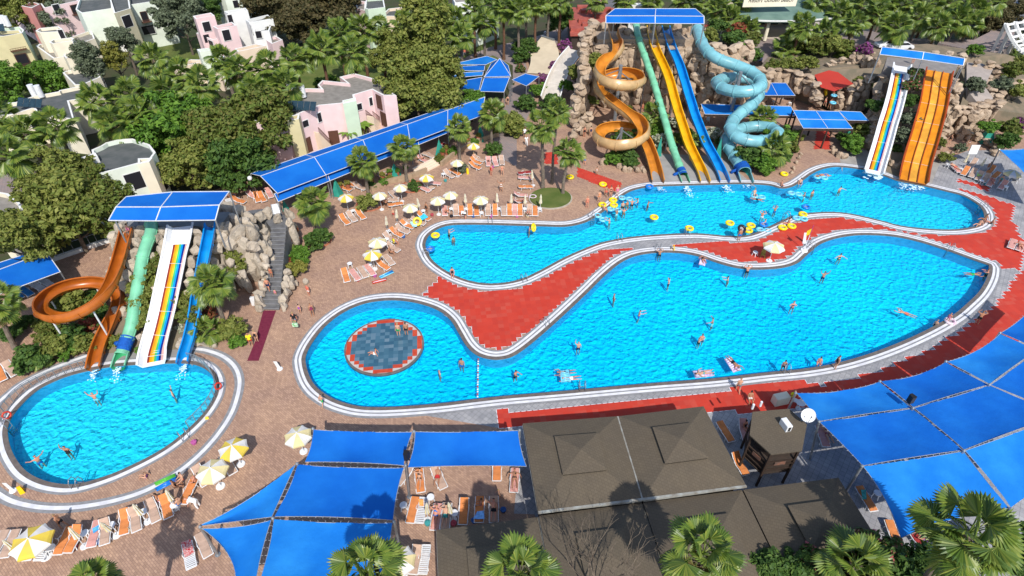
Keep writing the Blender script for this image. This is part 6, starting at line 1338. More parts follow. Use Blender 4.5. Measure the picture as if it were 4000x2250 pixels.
def lounger(c,r,fx,fy,hx,hy,col,group,back=None,extra=''):
    f,h=T(c,r,fx,fy,.3),T(c,r,hx,hy,.55); d=f-h; d.z=0; mid=(f+h)/2; mid.z=0; rz=math.atan2(d.y,d.x)-PI/2
    rnd=random.Random(fx*7+fy); b=back if back is not None else (42 if rnd.random()<.6 else 8)
    o=dup(PL[(b,0 if col=='w' else 1)],loc=mid,rz=rz,group=group,cat='sun lounger'); o.name='sun_lounger'
    for ch in o.children_recursive if False else []: pass
    LG.setdefault(group,[]).append((o,col,b,extra)); return o
def rows(group,lst):
    for q in lst: lounger(*q[:7],group,*(q[7:]))
rows('loungers along the upper edge of the lagoon pool',[(1,1,x,180,x-4,98,c) for x,c in((1425,'p'),(1510,'t'),(1552,'o'),(1617,'o'),(1666,'o'),(1752,'t'),(1806,'o'),(1872,'t'),(1916,'o'))]+[(2,1,x,182,x-2,98,c) for x,c in((22,'p'),(62,'o'),(134,'t'),(176,'o'))])
rows('loungers between the closed parasols and the pool curve',[(1,1,1190,270,1085,225,'o'),(1,1,1200,240,1110,205,'t'),(1,1,1300,205,1225,165,'o'),(1,1,1262,238,1180,205,'t'),(1,1,1145,305,1060,262,'t'),(1,1,1105,333,1010,280,'o'),(1,1,1050,370,965,318,'t'),(1,1,1068,440,990,395,'t'),(1,1,1035,548,968,468,'t'),(1,1,985,572,922,525,'o'),(1,1,886,622,832,545,'p'),(1,1,832,642,778,558,'t'),(1,1,775,662,716,580,'p'),(1,1,690,675,662,585,'o')])
rows('three loungers beside the round parasol left',[(1,1,700,243,635,175,'o',42),(1,1,755,223,688,152,'t',42),(1,1,822,205,755,132,'o',42)])
rows('loungers round the planters and the awning',[(1,1,1100,85,1005,92,'o'),(1,1,1050,62,985,55,'t'),(1,1,1055,40,1020,-5,'t'),(1,0,1305,1440,1232,1400,'p'),(1,0,1330,1420,1265,1375,'t'),(1,0,1370,1385,1310,1370,'p'),(1,0,1495,1340,1412,1285,'t'),(1,0,1540,1320,1465,1272,'o'),(1,0,1690,1272,1612,1232,'o'),(1,0,1690,1235,1625,1200,'o'),(1,0,1700,1210,1655,1185,'t'),(1,0,1755,1252,1752,1190,'p'),(1,0,1815,1250,1795,1192,'p'),(1,0,1858,1242,1850,1182,'t'),
 (1,0,1295,1222,1222,1182,'p'),(1,0,1332,1182,1268,1150,'t'),(1,0,945,1322,1000,1290,'p'),(1,0,700,1430,640,1402,'o'),(1,0,745,1400,680,1378,'o'),(1,0,1450,1102,1385,1072,'r'),(1,0,800,1420,760,1395,'t')])
rows('loungers under the trees of the round bed',[(2,0,150,1345,50,1330,'p'),(2,0,145,1410,60,1402,'o'),(2,0,130,1300,60,1300,'r'),(2,1,105,25,15,15,'p'),(2,1,95,65,12,72,'p')])
rows('loungers on the grey paving at the right',[(3,0,1432,1290,1400,1245,'p'),(3,0,1470,1318,1505,1268,'o'),(3,0,1530,1335,1560,1283,'t'),(3,0,1520,1262,1575,1200,'t'),(3,0,1580,1355,1610,1305,'t'),(3,0,1618,1375,1665,1318,'t'),(3,0,1660,1305,1700,1262,'o',42),(3,0,1665,1400,1700,1350,'p'),(3,0,1750,1425,1795,1372,'p'),(3,0,1705,1335,1740,1300,'o'),(3,0,1890,1330,1860,1360,'p')])
rows('two pink loungers pushed together on the red tiles',[(3,1,1830,425,1862,350,'p',8),(3,1,1893,440,1925,372,'p',8)])
rows('loungers in a row below the oval pool',[(0,2,-55,1290,25,1120,'t'),(0,2,40,1280,105,1120,'t'),(0,2,215,1290,270,1150,'w'),(0,2,310,1290,370,1150,'w'),(0,2,440,1270,520,1085,'o'),(0,2,520,1250,600,1078,'o'),(0,2,690,1210,730,1040,'p'),(0,2,790,1185,795,1035,'t'),(0,2,935,1115,945,958,'o'),(0,2,1030,1090,1005,945,'t'),(0,2,1175,1020,1130,885,'t'),(0,2,1265,970,1240,870,'o'),(0,2,1400,860,1440,755,'o'),(0,2,1545,740,1485,640,'t'),(0,2,1750,655,1690,555,'t')])
rows('two lone loungers left of the triangular sail',[(0,2,1445,1385,1405,1190,'w',8,'with a red patterned towel'),(0,2,1570,1290,1500,1130,'t',8)])
rows('loungers between the blue sails and the brown roofs',[(1,2,1243,800,1228,648,'o'),(1,2,1405,762,1350,645,'t'),(1,2,1165,1030,1200,862,'o',8),(1,2,1232,1030,1262,865,'w',8),(1,2,1352,1062,1370,935,'p'),(1,2,1428,1055,1440,930,'t'),(1,2,1560,1042,1575,872,'o'),(1,2,1682,1022,1690,862,'o'),(1,2,1795,1015,1795,872,'t'),(1,2,1818,685,1820,590,'o'),(2,2,15,805,25,640,'p'),(1,2,1185,1422,1225,1218,'t'),(1,2,1255,1422,1280,1215,'w',8),(1,2,1108,705,1150,640,'t')])
rows('loungers beside the kiosk and the last roof',[(2,2,1650,420,1575,288,'o',8),(2,2,1765,400,1740,288,'p'),(2,2,1745,650,1690,545,'o'),(3,2,430,442,400,335,'p'),(3,2,790,942,700,780,'o',8),(3,2,965,1172,942,1080,'o'),(3,2,1205,1275,1130,1150,'r')])
rows('loungers under the small awning at the left edge',[(0,1,150,792,100,742,'b'),(0,1,218,765,170,728,'b'),(0,1,302,722,255,690,'w',8),(0,1,372,697,322,662,'w',8)])
rows('loungers at the left edge of the oval pool',[(0,1,110,1375,45,1295,'t'),(0,1,20,1410,-20,1330,'o')])
rows('loungers behind the left tower',[(0,1,1745,100,1720,55,'w'),(0,1,1830,75,1765,50,'o'),(0,1,1925,40,1880,10,'p'),(1,1,60,62,30,15,'o'),(1,1,110,28,90,-10,'p'),(1,1,15,60,0,20,'o')])
GP={'loungers along the upper edge of the lagoon pool': 'along the upper lagoon pool kerb', 'loungers between the closed parasols and the pool curve': 'in the curved row by the pool curve', 'three loungers beside the round parasol left': 'by the leftmost open parasol', 'loungers round the planters and the awning': 'round the planters and the awning', 'loungers under the trees of the round bed': 'beside the round palm bed', 'loungers on the grey paving at the right': 'on the grey paving at right', 'two pink loungers pushed together on the red tiles': 'on the red tiles at right', 'loungers in a row below the oval pool': 'in the row below the oval pool', 'two lone loungers left of the triangular sail': 'left of the triangular sail', 'loungers between the blue sails and the brown roofs': 'between the sails and brown roofs', 'loungers beside the kiosk and the last roof': 'near the kiosk and last roof', 'loungers under the small awning at the left edge': 'under the small left awning', 'loungers at the left edge of the oval pool': 'left of the oval pool', 'loungers behind the left tower': 'behind the left slide tower'}
bpy.context.view_layer.update()
for g,L in LG.items():
    for o,col,b,x in L:
        for ch in o.children:
            if ch.name.startswith('cushion') and col in CUM: oset(ch,CUM[col])
    for col in set(q[1] for q in L):
        sub=[q[0] for q in L if q[1]==col]; look=('white plastic' if col=='w' else CU[col][0])+' lounger'
        extra=[q[3] for q in L if q[1]==col and q[3]]
        if extra: look+=' '+extra[0]
        number(sub,look,GP[g])
for v in PL.values(): purge(v)
# towels
def thing1(mb,name,m,label,cat,group=None,smooth=False): return tag(mb.build(name,m,smooth=smooth),label,cat,group)
rt=mat('red patterned towel',(.45,.01,.02),(.6,.45,.42),scale=9,rough=.95)
mb=MB(); a,b,c_,d_=T(0,2,1367,1195,.55),T(0,2,1437,1175,.6),T(0,2,1468,1275,.47),T(0,2,1395,1310,.47); vs,fs,_=cloth(a,b,c_,d_,n=6); mb.add([v+V((0,0,.02*math.sin(v.x*9)+.03)) for v in vs],fs); thing1(mb,'towel',rt,'red and white patterned towel on the lone white lounger','towel',smooth=True)
for k,(c,r,pts,col,l) in enumerate([(1,1,[(1220,178),(1265,160),(1300,190),(1255,215)],(.02,.42,.62),'turquoise inflatable mat on a lounger by the parasol'),(3,0,[(1575,1300),(1610,1302),(1620,1325),(1580,1330)],(.30,.50,.10),'light green towel on a lounger at the right'),(0,2,[(695,1090),(750,1060),(750,1100),(705,1130)],(.05,.30,.62),'blue towel on the pink lounger'),(1,2,[(1670,960),(1720,958),(1725,1020),(1640,1018)],(.15,.35,.65),'blue and white towel on a lounger at the brown roof'),(1,1,[(1160,225),(1215,222),(1215,262),(1180,262)],(.30,.60,.62),'pale turquoise patterned towel on a lounger by the pool'),(3,2,[(700,800),(740,795),(745,870),(710,875)],(.03,.25,.20),'green towel on the orange lounger by the last roof'),(1,2,[(1225,870),(1262,870),(1265,920),(1235,920)],(.72,.25,.05),'orange and white bag towel on the white lounger')]):
    q=[T(c,r,x,y,.52) for x,y in pts]; vs,fs,_=cloth(*q,n=6); mb=MB(); mb.add([v+V((0,0,.03*math.sin(v.x*7+k)+.02)) for v in vs],fs); thing1(mb,'towel' if 'mat' not in l else 'inflatable_mat',mat('towel '+str(k),col,tuple(min(1,x*1.5+.05) for x in col),scale=5,rough=.95),l,'towel' if 'mat' not in l else 'pool mat',smooth=True)
# parasols
M['yel']=mat('yellow parasol cloth',(.80,.62,.08),(.72,.55,.12),scale=2,rough=.85,trans=.25); M['pyel']=mat('pale yellow parasol cloth',(.80,.70,.38),(.75,.66,.36),scale=2,rough=.85,trans=.25); M['wht']=mat('white parasol cloth',(.82,.82,.80),(.74,.74,.73),scale=2,rough=.85,trans=.25)
def make_parasol(r=1.0,pale=False):
    e=empty('parasol',(0,0,0)); mb=MB(); mb.cone((0,0),.30,.28,0,.07,20); mb.cone((0,0),.07,.05,.07,.3,10); mb.build('base',M['plastic'],e)
    mb=MB(); mb.tube([(0,0,.1),(0,0,2.45)],.025,8); mb.build('pole',M['whitemetal'],e)
    for mi,nm in((0,'canopy_white_panels'),(1,'canopy_yellow_panels')):
        mb=MB()
        for k in range(8):
            if k%2!=mi: continue
            a0,a1=2*PI*k/8,2*PI*(k+1)/8; rings=[(0,2.45),(.45,2.30),(.85,2.12),(1.0,1.98),(1.0,1.84)]; cols=5
            for (r0,z0),(r1,z1) in zip(rings,rings[1:]):
                for j in range(cols):
                    f0,f1=j/cols,(j+1)/cols
                    def q(f,rr,z):
                        a=a0+(a1-a0)*f; s=math.cos(PI/8)/math.cos(a-(a0+a1)/2); sg=-.06*rr*4*f*(1-f); ins=1-.05*4*f*(1-f)*(rr>.9); return (r*rr*s*ins*math.cos(a),r*rr*s*ins*math.sin(a),z+sg*.6)
                    mb.add([q(f0,r0,z0),q(f1,r0,z0),q(f1,r1,z1),q(f0,r1,z1)],[(0,3,2,1)])
        mb.build(nm,M['wht'] if mi==0 else M['pyel' if pale else 'yel'],e)
    mb=MB()
    for k in range(8): a=2*PI*k/8; mb.bar((0,0,2.38),(r*.98*math.cos(a),r*.98*math.sin(a),1.95),.018)
    mb.build('ribs',M['whitemetal'],e); mb=MB(); mb.cone((0,0),.04,.02,2.44,2.58,8); mb.build('finial',M['plastic'],e); return e
def make_closed():
    e=empty('closed_parasol',(0,0,0)); mb=MB(); mb.cone((0,0),.28,.26,0,.07,18); mb.build('base',M['plastic'],e); mb=MB(); mb.tube([(0,0,.1),(0,0,2.4)],.025,8); mb.build('pole',M['whitemetal'],e)
    mb=MB(); n=16
    for k in range(n):
        def q(j,z,rr): a=2*PI*j/n; rj=rr*(1 if j%2 else .72); return (rj*math.cos(a),rj*math.sin(a),z)
        for (z0,r0),(z1,r1) in zip([(2.42,.04),(2.0,.13),(1.75,.12),(1.15,.20)],[(2.0,.13),(1.75,.12),(1.15,.20),(1.05,.10)]): mb.add([q(k,z0,r0),q(k+1,z0,r0),q(k+1,z1,r1),q(k,z1,r1)],[(0,3,2,1)],(k//2)%2)
    mb.build('folded_cloth',[M['pyel'],M['wht']],e); return e
pp=[make_parasol(),make_parasol(pale=True),make_closed()]; bpy.context.view_layer.update(); pp=[tree_of(o) for o in pp]
def parasol(k,c,r,x,y,sc,label,tilt=(0,0),group='yellow and white parasols'):
    o=dup(pp[k],loc=T(c,r,x,y),rz=random.Random(x).uniform(0,.78),sc=(sc,sc,1.0 if k<2 else .95),label=label,group=group,cat='parasol'); o.name='parasol' if k<2 else 'closed_parasol'; o.rotation_euler=(tilt[0],tilt[1],o.rotation_euler[2]); return o
for q in [(0,1,1,699,148,.98,'open yellow and white parasol with three orange loungers, leftmost of its group'),(1,1,1,950,133,.92,'open pale parasol right of the pampas grass'),(1,1,1,1103,72,.92,'open pale parasol in front of the red kerb planter'),(1,1,1,1178,225,.98,'open pale parasol among the loungers near the pool curve'),(1,1,1,1380,170,.98,'open pale parasol, left of the two standing close together'),(1,1,1,1475,128,.95,'open pale parasol, right of the two standing close together'),(1,1,1,1700,165,1.0,'open pale parasol in the middle of the upper pool row'),(1,1,1,935,490,1.08,'open parasol beside the person in the yellow shirt'),(0,1,1,897,582,1.05,'open strongly striped parasol at the end of the curved lounger row'),
 (0,1,0,1297,1443,.98,'open striped parasol between the red planter and the slim palm'),(0,1,0,1645,1200,.92,'open yellow parasol under the slim palm'),(1,1,0,1523,1330,.9,'open pale parasol beside the small white table'),
 (0,0,2,1818,605,1.12,'open parasol furthest right in the row below the oval pool'),(1,0,2,1665,772,1.15,'second open parasol from the right below the oval pool'),(0,0,2,350,1300,1.32,'largest open parasol near the bottom left corner'),(1,1,2,360,510,1.08,'open pale parasol beside the corner of the blue sails'),(1,1,2,1110,1440,1.1,'striped parasol half hidden by a palm at the bottom'),
 (1,3,0,1785,1410,1.1,'open cream parasol on the grey paving at the right'),(1,3,1,8,520,1.2,'open cream parasol on the red tiles between the pools'),(1,2,0,1130,1250,.01,'x')]:
    if q[-1]!='x': parasol(*q)
for q in [(2,1,1,992,300,1,'closed parasol leftmost of the three by the curved row'),(2,1,1,1066,248,1,'closed parasol in the middle of the three by the curved row'),(2,1,1,1240,160,1,'closed parasol right of the pale open one near the pool curve'),(2,1,1,1585,130,1,'closed parasol first from left in the upper pool row'),(2,1,1,1824,130,1,'closed parasol second from left in the upper pool row'),(2,1,1,1926,130,1,'closed parasol third from left in the upper pool row'),(2,2,1,96,140,1,'closed parasol fourth from left in the upper pool row'),(2,2,1,212,140,1,'closed parasol at the right end of the upper pool row'),(2,2,0,160,1400,1,'grey closed parasol behind the shaggy palm'),
 (2,0,2,175,1300,1.05,'closed parasol at the far left of the bottom row'),(2,0,2,640,1225,1.05,'closed parasol right of the orange pair in the bottom row'),(2,0,2,880,1145,1.05,'closed parasol beside the pink lounger in the bottom row'),(2,0,2,1115,1040,1.05,'closed parasol in the middle of the bottom row'),(2,0,2,1330,935,1.05,'closed parasol among the seated people below the oval pool'),
 (2,1,2,1296,1030,1.05,'closed parasol beside the white lounger under the sails'),(2,1,2,1488,1025,1.05,'closed parasol beside the beige lounger under the sails'),(2,3,0,1455,1275,1.05,'closed yellow parasol by the white notice board'),(2,3,0,1580,1300,1.05,'closed cream parasol in the middle of the right loungers')]: parasol(*q,tilt=(random.Random(q[3]).uniform(-.06,.1),random.Random(q[4]).uniform(-.12,.06)),group='closed parasols')
for t in pp: purge(t)
# white plastic tables
def make_table():
    e=empty('plastic_table',(0,0,0)); mb=MB(); mb.prism([(.24*math.cos(a),.24*math.sin(a)) for a in [k*PI/8+.2 for k in range(16)]],.40,.44); mb.build('table_top',M['plastic'],e)
    for x in(-.17,.17):
        for y in(-.17,.17): mb=MB(); mb.bar((x*.8,y*.8,.41),(x*1.15,y*1.15,0),.05); mb.build('leg',M['plastic'],e)
    return e
tt=make_table(); bpy.context.view_layer.update(); tt=tree_of(tt); tb=[]
for c,r,x,y in [(1,1,712,565),(1,1,735,165),(1,1,1475,150),(1,1,1590,150),(1,1,1702,180),(1,1,1830,150),(2,1,95,150),(2,1,208,150),(1,1,1265,165),(1,0,1415,1335),(0,2,410,1260),(0,2,660,1150),(0,2,860,1090),(0,2,1100,990),(0,2,1330,940),(1,2,1118,940),(1,2,1322,880),(2,1,1830,480),(3,0,1350,1265),(3,0,1600,1385),(3,0,1785,1430),(3,0,190,685),(3,0,105,745),(3,0,160,795),(3,0,40,785),(3,2,810,850),(1,1,1130,265),(1,1,1015,315),(1,1,990,380),(1,1,865,570),(2,0,1475,925),(1,2,1500,1000)]:
    tb.append(dup(tt,loc=T(c,r,x,y),rz=random.Random(x).random(),sc=1.15,group='small white plastic tables',cat='table')); tb[-1].name='plastic_table'
for reg,pl in ((lambda o:o[0]<880,'in the row below the oval pool'),(lambda o:o[0]<1500,'among the loungers left of the lagoon'),(lambda o:True,'in the right half')):
    sel=[o for o in tb if reg(proj(o.location))]; tb=[o for o in tb if o not in sel]; number(sel,'small white table',pl)
purge(tt)
def chair(c,r,x,y,rz,m,label):
    p=T(c,r,x,y); e=empty('plastic_chair',p,label,'chair'); rot=Matrix.Rotation(rz,3,'Z'); g=lambda a:p+rot@Vector(a)
    mb=MB(); mb.box(g((0,0,.43)),(.46,.46,.04),rz); mb.build('seat',m,e); mb=MB(); mb.add([g(a) for a in((-.23,-.22,.45),(.23,-.22,.45),(.2,-.3,.9),(-.2,-.3,.9),(-.23,-.26,.45),(.23,-.26,.45),(.2,-.34,.9),(-.2,-.34,.9))],[(0,1,2,3),(7,6,5,4),(0,3,7,4),(1,5,6,2),(3,2,6,7)]); mb.build('backrest',m,e)
    for a in(-.2,.2):
        for b in(-.2,.2): mb=MB(); mb.bar(g((a,b,.42)),g((a*1.15,b*1.15,0)),.045); mb.build('leg',m,e)
chair(2,1,1888,495,2.8,mat('ochre cane',(.35,.25,.05),(.2,.13,.03),scale=6),'ochre chair of the lifeguard beside the cream parasol'); chair(3,2,200,150,1,M['plastic'],'white chair behind the kiosk'); chair(3,0,1410,565,2.6,M['plastic'],'white chair at the top of the orange lanes'); chair(2,0,1478,910,3,M['plastic'],'white chair under the timber canopy')
# green pyramid covers
gm=mat('teal green tent cloth',(.02,.22,.17),(.03,.28,.21),scale=2,rough=.85)
def tent(c,r,x,y,w_,h_,label):
    p=T(c,r,x,y); e=empty('pyramid_cover',p,label,'cover'); mb=MB(); q=[p+V((w_*math.cos(a+.6),w_*math.sin(a+.6),0)) for a in(0,PI/2,PI,3*PI/2)]; t=p+V((0,0,h_)); vs=q+[(a+b)/2*.5+t*.5+(p-(a+b)/2)*.06 for a,b in zip(q,q[1:]+q[:1])]+[a.lerp(t,.5) for a in q]+[t]
    mb.add(vs,[f for i in range(4) for f in((i,4+i,8+i),(i,(i+1)%4,4+i),((i+1)%4,8+(i+1)%4,4+i),(8+i,4+i,12),(4+i,8+(i+1)%4,12))]); mb.build('cloth',gm,e); mb=MB(); mb.tube([t-V((0,0,.1)),t+V((0,0,.2))],.03,6); mb.build('tip',M['steel'],e)
for q in [(1,0,618,1470,.8,2.4,'green pyramid cover at the left planter of the awning'),(1,0,1052,1330,.95,2.0,'wide dark green cover between the second and third palms'),(1,0,1388,1165,.8,2.4,'green pyramid cover right of the third awning palm'),(1,0,1695,1060,.8,2.6,'green pyramid cover beside the last awning palm'),(3,0,1635,1070,1.3,2.9,'green pyramid cover by the cave at the right'),(2,0,1548,1185,.7,3.0,'green pyramid cover beside the bright blue slide'),(2,0,1105,1170,.6,3.0,'grey green folded cover beside the green tube'),(3,0,592,1050,.6,2.0,'green folded cover under the timber canopy'),(1,1,228,140,.45,1.6,'small green cover beside the landing')]: tent(*q)
# swim rings and air beds
def torus(mb,p,R_,r,ax=(0,0,1),n=26,m=10,mi=0):
    M3=Vector(ax).to_track_quat('Z','Y').to_matrix(); vs=[]
    for i in range(n):
        a=2*PI*i/n
        for j in range(m): b=2*PI*j/m; vs.append(p+M3@Vector(((R_+r*math.cos(b))*math.cos(a),(R_+r*math.cos(b))*math.sin(a),r*math.sin(b))))
    mb.add(vs,[(i*m+j,((i+1)%n)*m+j,((i+1)%n)*m+(j+1)%m,i*m+(j+1)%m) for i in range(n) for j in range(m)],mi)
RC={'y':mat('yellow vinyl',(.85,.62,.005),rough=.3,spec=.5),'l':mat('light blue vinyl',(.16,.55,.75),rough=.3,spec=.5),'b':mat('blue vinyl',(.01,.18,.60),rough=.3,spec=.5),'k':mat('black vinyl',(.02,.02,.025),rough=.3),'w':mat('white patterned vinyl',(.75,.72,.74),(.6,.35,.45),scale=6,rough=.3),'red':mat('red ring',(.5,.04,.02),rough=.4),'g':mat('green vinyl',(.10,.45,.06),rough=.3)}
grey=mat('grey ring floor mesh',(.30,.30,.33),rough=.6)
def ringf(c,r,x,y,col,label,z=WZ+.1,double=None,ax=(0,0,1),s=1.0,sub=None):
    p=T(c,r,x,y,z); e=empty('swim_ring' if not double else 'double_swim_ring',p,label,'swim ring','swim rings'); mb=MB(); 
    if double: d=T(c,r,x+double[0],y+double[1],z); torus(mb,p,.36*s,.14*s); torus(mb,d,.36*s,.14*s)
    else: torus(mb,p,.40*s,.15*s,ax)
    mb.build('tube',RC[col],e,smooth=True)
    if sub!=0:
        mb=MB(); M3=Vector(ax).to_track_quat('Z','Y').to_matrix(); mb.add([p+M3@Vector((.36*s*math.cos(a),.36*s*math.sin(a),-.05)) for a in [k*PI/8 for k in range(16)]],[tuple(range(16))]); mb.build('mesh_floor',grey,e)
D=.13
for q in [(1,1,1353,326,'y','yellow ring with grey floor in the left lobe of the lagoon pool'),(1,1,1315,428,'b','blue ring at the left wall of the lagoon pool'),(2,1,1072,190,'y','yellow ring afloat in the middle of the lagoon pool'),(2,1,1338,274,'y','yellow ring at the ladder of the lagoon pool'),(2,1,1644,234,'y','yellow ring afloat alone left of the ring cluster'),(2,1,1803,252,'y','yellow ring at the back of the cluster'),(2,1,1783,290,'y','yellow ring in front of the cluster'),(2,1,1898,245,'b','blue ring with a swimmer in the cluster'),(3,1,286,112,'b','dark blue ring afloat right of the cluster')]: ringf(*q)
for q in [(2,1,682,95,'y','yellow ring lying on the deck beside the kerb'),(2,1,762,60,'y','upper yellow ring on the kerb'),(2,1,768,98,'y','lower yellow ring on the kerb'),(3,1,263,167,'y','yellow ring behind the light blue double ring on the kerb'),(3,1,110,268,'y','left yellow ring on the red tiles'),(3,1,178,257,'y','right yellow ring on the red tiles'),(3,0,122,1312,'y','yellow ring on the paved corner by the tube slide'),(2,0,686,1390,'y','yellow ring on the red carpet end'),(2,0,438,1335,'y','yellow ring behind the round bed'),(2,0,1038,1408,'b','blue ring at the mouth of the orange spiral'),(2,1,158,38,'w','cream patterned ring on the deck by the round bed')]: ringf(*q,z=D+.05)
ringf(2,1,163,268,'y','yellow ring held upright by a swimmer',z=.3,ax=(1,-.35,.3),sub=0); ringf(1,1,1217,222,'y','yellow ring leaning on a lounger',z=.7,ax=(.2,-.8,.6),sub=0); ringf(2,1,1735,277,'k','black ring held by a person on the kerb',z=.9,ax=(.2,-.5,.8)); ringf(3,0,436,697,'y','yellow ring carried on the steps by the canopies',z=3.1,ax=(1,-.2,.2),sub=0); ringf(3,1,1375,975,'w','white patterned ring on the kerb beside the child in pink',z=.15)
for q,z in [((2,1,830,45,'l','light blue double ring at the kerb, back'),WZ+.1),((2,1,745,128,'l','light blue double ring beside the yellow rings'),WZ+.12),((2,1,648,178,'l','light blue double ring next to the ladder'),WZ+.1),((2,1,1872,285,'l','light blue double ring in the cluster'),WZ+.1),((3,1,215,196,'l','light blue double ring on the red tile kerb'),D+.05),((3,0,370,1335,'l','light blue double ring with two swimmers at the curve'),WZ+.1),((3,1,175,8,'l','light blue patterned double ring at the top'),WZ+.1),((2,0,1830,1480,'l','light blue double ring in the splash below the tubes'),WZ+.15)]:
    dx={'light blue double ring next to the ladder':(38,30)}.get(q[5],(55,8)); ringf(*q,z=z,double=dx)
ringf(2,0,512,715,'l','light blue double ring carried up the steps',z=3.2,double=(10,55)); ringf(3,0,498,720,'l','light blue ring carried on the steps by the canopies',z=3.2,double=(-8,55))
def airbed(c,r,pts,col,label,z=WZ+.06,rimc=None):
    q=[T(c,r,x,y,z) for x,y in pts]; cc=sum(q,Vector())/4; e=empty('air_bed',cc,label,'air bed'); a,b=(q[1]-q[0]),(q[3]-q[0]); n=7; mb=MB()
    for k in range(n): s=q[0]+b*((k+.5)/n); mb.tube([s+a*.04,s+a*.96],b.length/n*.5,8)
    mb.build('chambers',col,e,smooth=True); mb=MB(); mb.tube([p.lerp(cc,.0) for p in q],.07,7,closed=True); mb.build('rim',rimc or col,e,smooth=True)
lm=mat('white and violet vinyl',(.72,.70,.74),(.45,.30,.60),scale=5,rough=.3)
airbed(2,1,[(1365,1355),(1500,1345),(1525,1380),(1385,1400)],lm,'white air bed with a sunbather at the near pool edge'); airbed(2,1,[(1605,1262),(1650,1245),(1725,1345),(1675,1360)],lm,'white and violet air bed with a person lying prone'); airbed(2,1,[(1412,548),(1432,480),(1465,488),(1452,555)],lm,'silver air bed below the far kerb of the main pool'); airbed(2,1,[(365,1350),(430,1340),(440,1430),(375,1435)],RC['l'],'light blue air bed between two swimmers')
airbed(1,1,[(930,640),(1030,590),(1040,605),(940,650)],RC['b'],'blue and turquoise air bed lying on the deck',z=.1,rimc=RC['l']); airbed(1,1,[(875,680),(985,650),(982,665),(880,690)],RC['w'],'red and yellow rimmed air bed lying on the deck',z=.1,rimc=RC['red'])
airbed(0,2,[(1170,790),(1330,700),(1340,725),(1185,805)],RC['b'],'blue inflatable on the deck below the oval pool',z=.15); airbed(0,2,[(1165,750),(1320,680),(1325,695),(1175,762)],RC['g'],'long green inflatable beside the blue one',z=.2)
# ladders
def ladder(c,r,x,y,ang,label):
    p=T(c,r,x,y,.04); e=empty('pool_ladder',p,label,'ladder','steel pool ladders'); d=Vector((math.cos(ang),math.sin(ang),0)); s=Vector((-d.y,d.x,0))*.25   # d points to the water
    for sg in(-1,1):
        o=p+s*sg; mb=MB(); mb.tube([o-d*.35,o-d*.33+V((0,0,.55)),o-d*.1+V((0,0,.8)),o+d*.2+V((0,0,.75)),o+d*.32+V((0,0,.4)),o+d*.32+V((0,0,-1.0))],.03,6); mb.build('rail',M['steel'],e,smooth=True)
    for k in range(3): mb=MB(); mb.bar(p+s+d*.32+V((0,0,-.2-.28*k)),p-s+d*.32+V((0,0,-.2-.28*k)),.07,.03); mb.build('step',M['steel'],e)
for q in [(1,1,1770,225,-PI/2,'ladder on the upper kerb of the lagoon pool, left'),(1,1,1285,480,.2,'ladder at the left end of the lagoon pool'),(2,1,600,195,-1.2,'ladder beside the double ring'),(2,1,90,665,PI/2+.4,'ladder at the lower kerb of the lagoon pool'),(2,1,808,360,PI/2+.2,'ladder on the kerb above the tiled path'),(2,1,1320,315,PI/2,'ladder by the yellow ring'),(3,1,135,195,PI/2+.6,'ladder left of the light blue double ring'),(2,1,1105,440,-PI/2,'ladder at the top of the main pool with a man'),(2,1,250,995,-.8,'ladder on the diagonal kerb of the main pool'),(3,1,320,420,-1.0,'ladder by the flag base'),(3,1,1370,430,-1.9,'ladder on the upper right kerb of the main pool'),(3,1,1620,115,PI,'ladder at the right end of the lagoon pool'),(3,1,130,1350,PI/2,'ladder at the near kerb with a bather'),(2,2,528,30,PI/2,'ladder on the near kerb above the brown roof'),(0,2,585,760,PI/2,'ladder at the near kerb of the oval pool'),(0,2,1390,400,2.4,'ladder at the right kerb of the oval pool'),(0,2,40,320,0,'ladder at the left kerb of the oval pool')]: ladder(*q)
# railings
def railing(pts,label,mesh=True,h=1.0,m=None,cat='railing'):
    e=empty('railing',pts[0],label,cat); mb=MB(); mb.tube([p+V((0,0,h)) for p in pts],.03,6); mb.tube([p+V((0,0,.12)) for p in pts],.02,6); mb.build('rails',m or M['steel'],e)
    mb=MB(); [mb.bar(p,p+V((0,0,h)),.05) for p in pts]; mb.build('posts',m or M['steel'],e)
    if mesh:
        mb=MB()
        for a,b in zip(pts,pts[1:]):
            n=max(1,int((b-a).length/.11))
            for i in range(n): q=a.lerp(b,i/n); mb.bar(q+V((0,0,.12)),q+V((0,0,h)),.014)
        mb.build('bars',m or M['steel'],e)
r_=[T(0,1,1430,1270),T(0,1,1500,1290),T(0,1,1560,1330),T(0,1,1605,1385),T(0,1,1635,1449),T(0,2,1640,60),T(0,2,1600,150),T(0,2,1540,230),T(0,2,1430,340)]; railing(densify(r_,2),'steel railing round the right end of the oval pool')
r_=[T(0,1,660,1330),T(0,1,560,1355),T(0,1,430,1400),T(0,1,310,1449),T(0,2,200,60),T(0,2,110,140),T(0,2,50,230),T(0,2,25,290)]; railing(densify(r_,2),'steel railing round the left end of the oval pool')
r_=[T(0,1,-80,690),T(0,1,350,540),T(0,1,500,488),T(0,1,640,440),T(0,1,750,402),T(0,1,865,365)]
mb=MB(); [mb.bar(a+V((0,0,.2)),b+V((0,0,.2)),.35,.5) for a,b in zip(r_,r_[1:])]; thing1(mb,'low_wall',M['w_white'],'low white wall behind the left tower deck','wall')
railing([p+V((0,0,.45)) for p in densify(r_,2)],'steel railing on top of the low white wall',mesh=False,h=1.1)
r_=[P(660,500),P(650,470),P(628,455)]
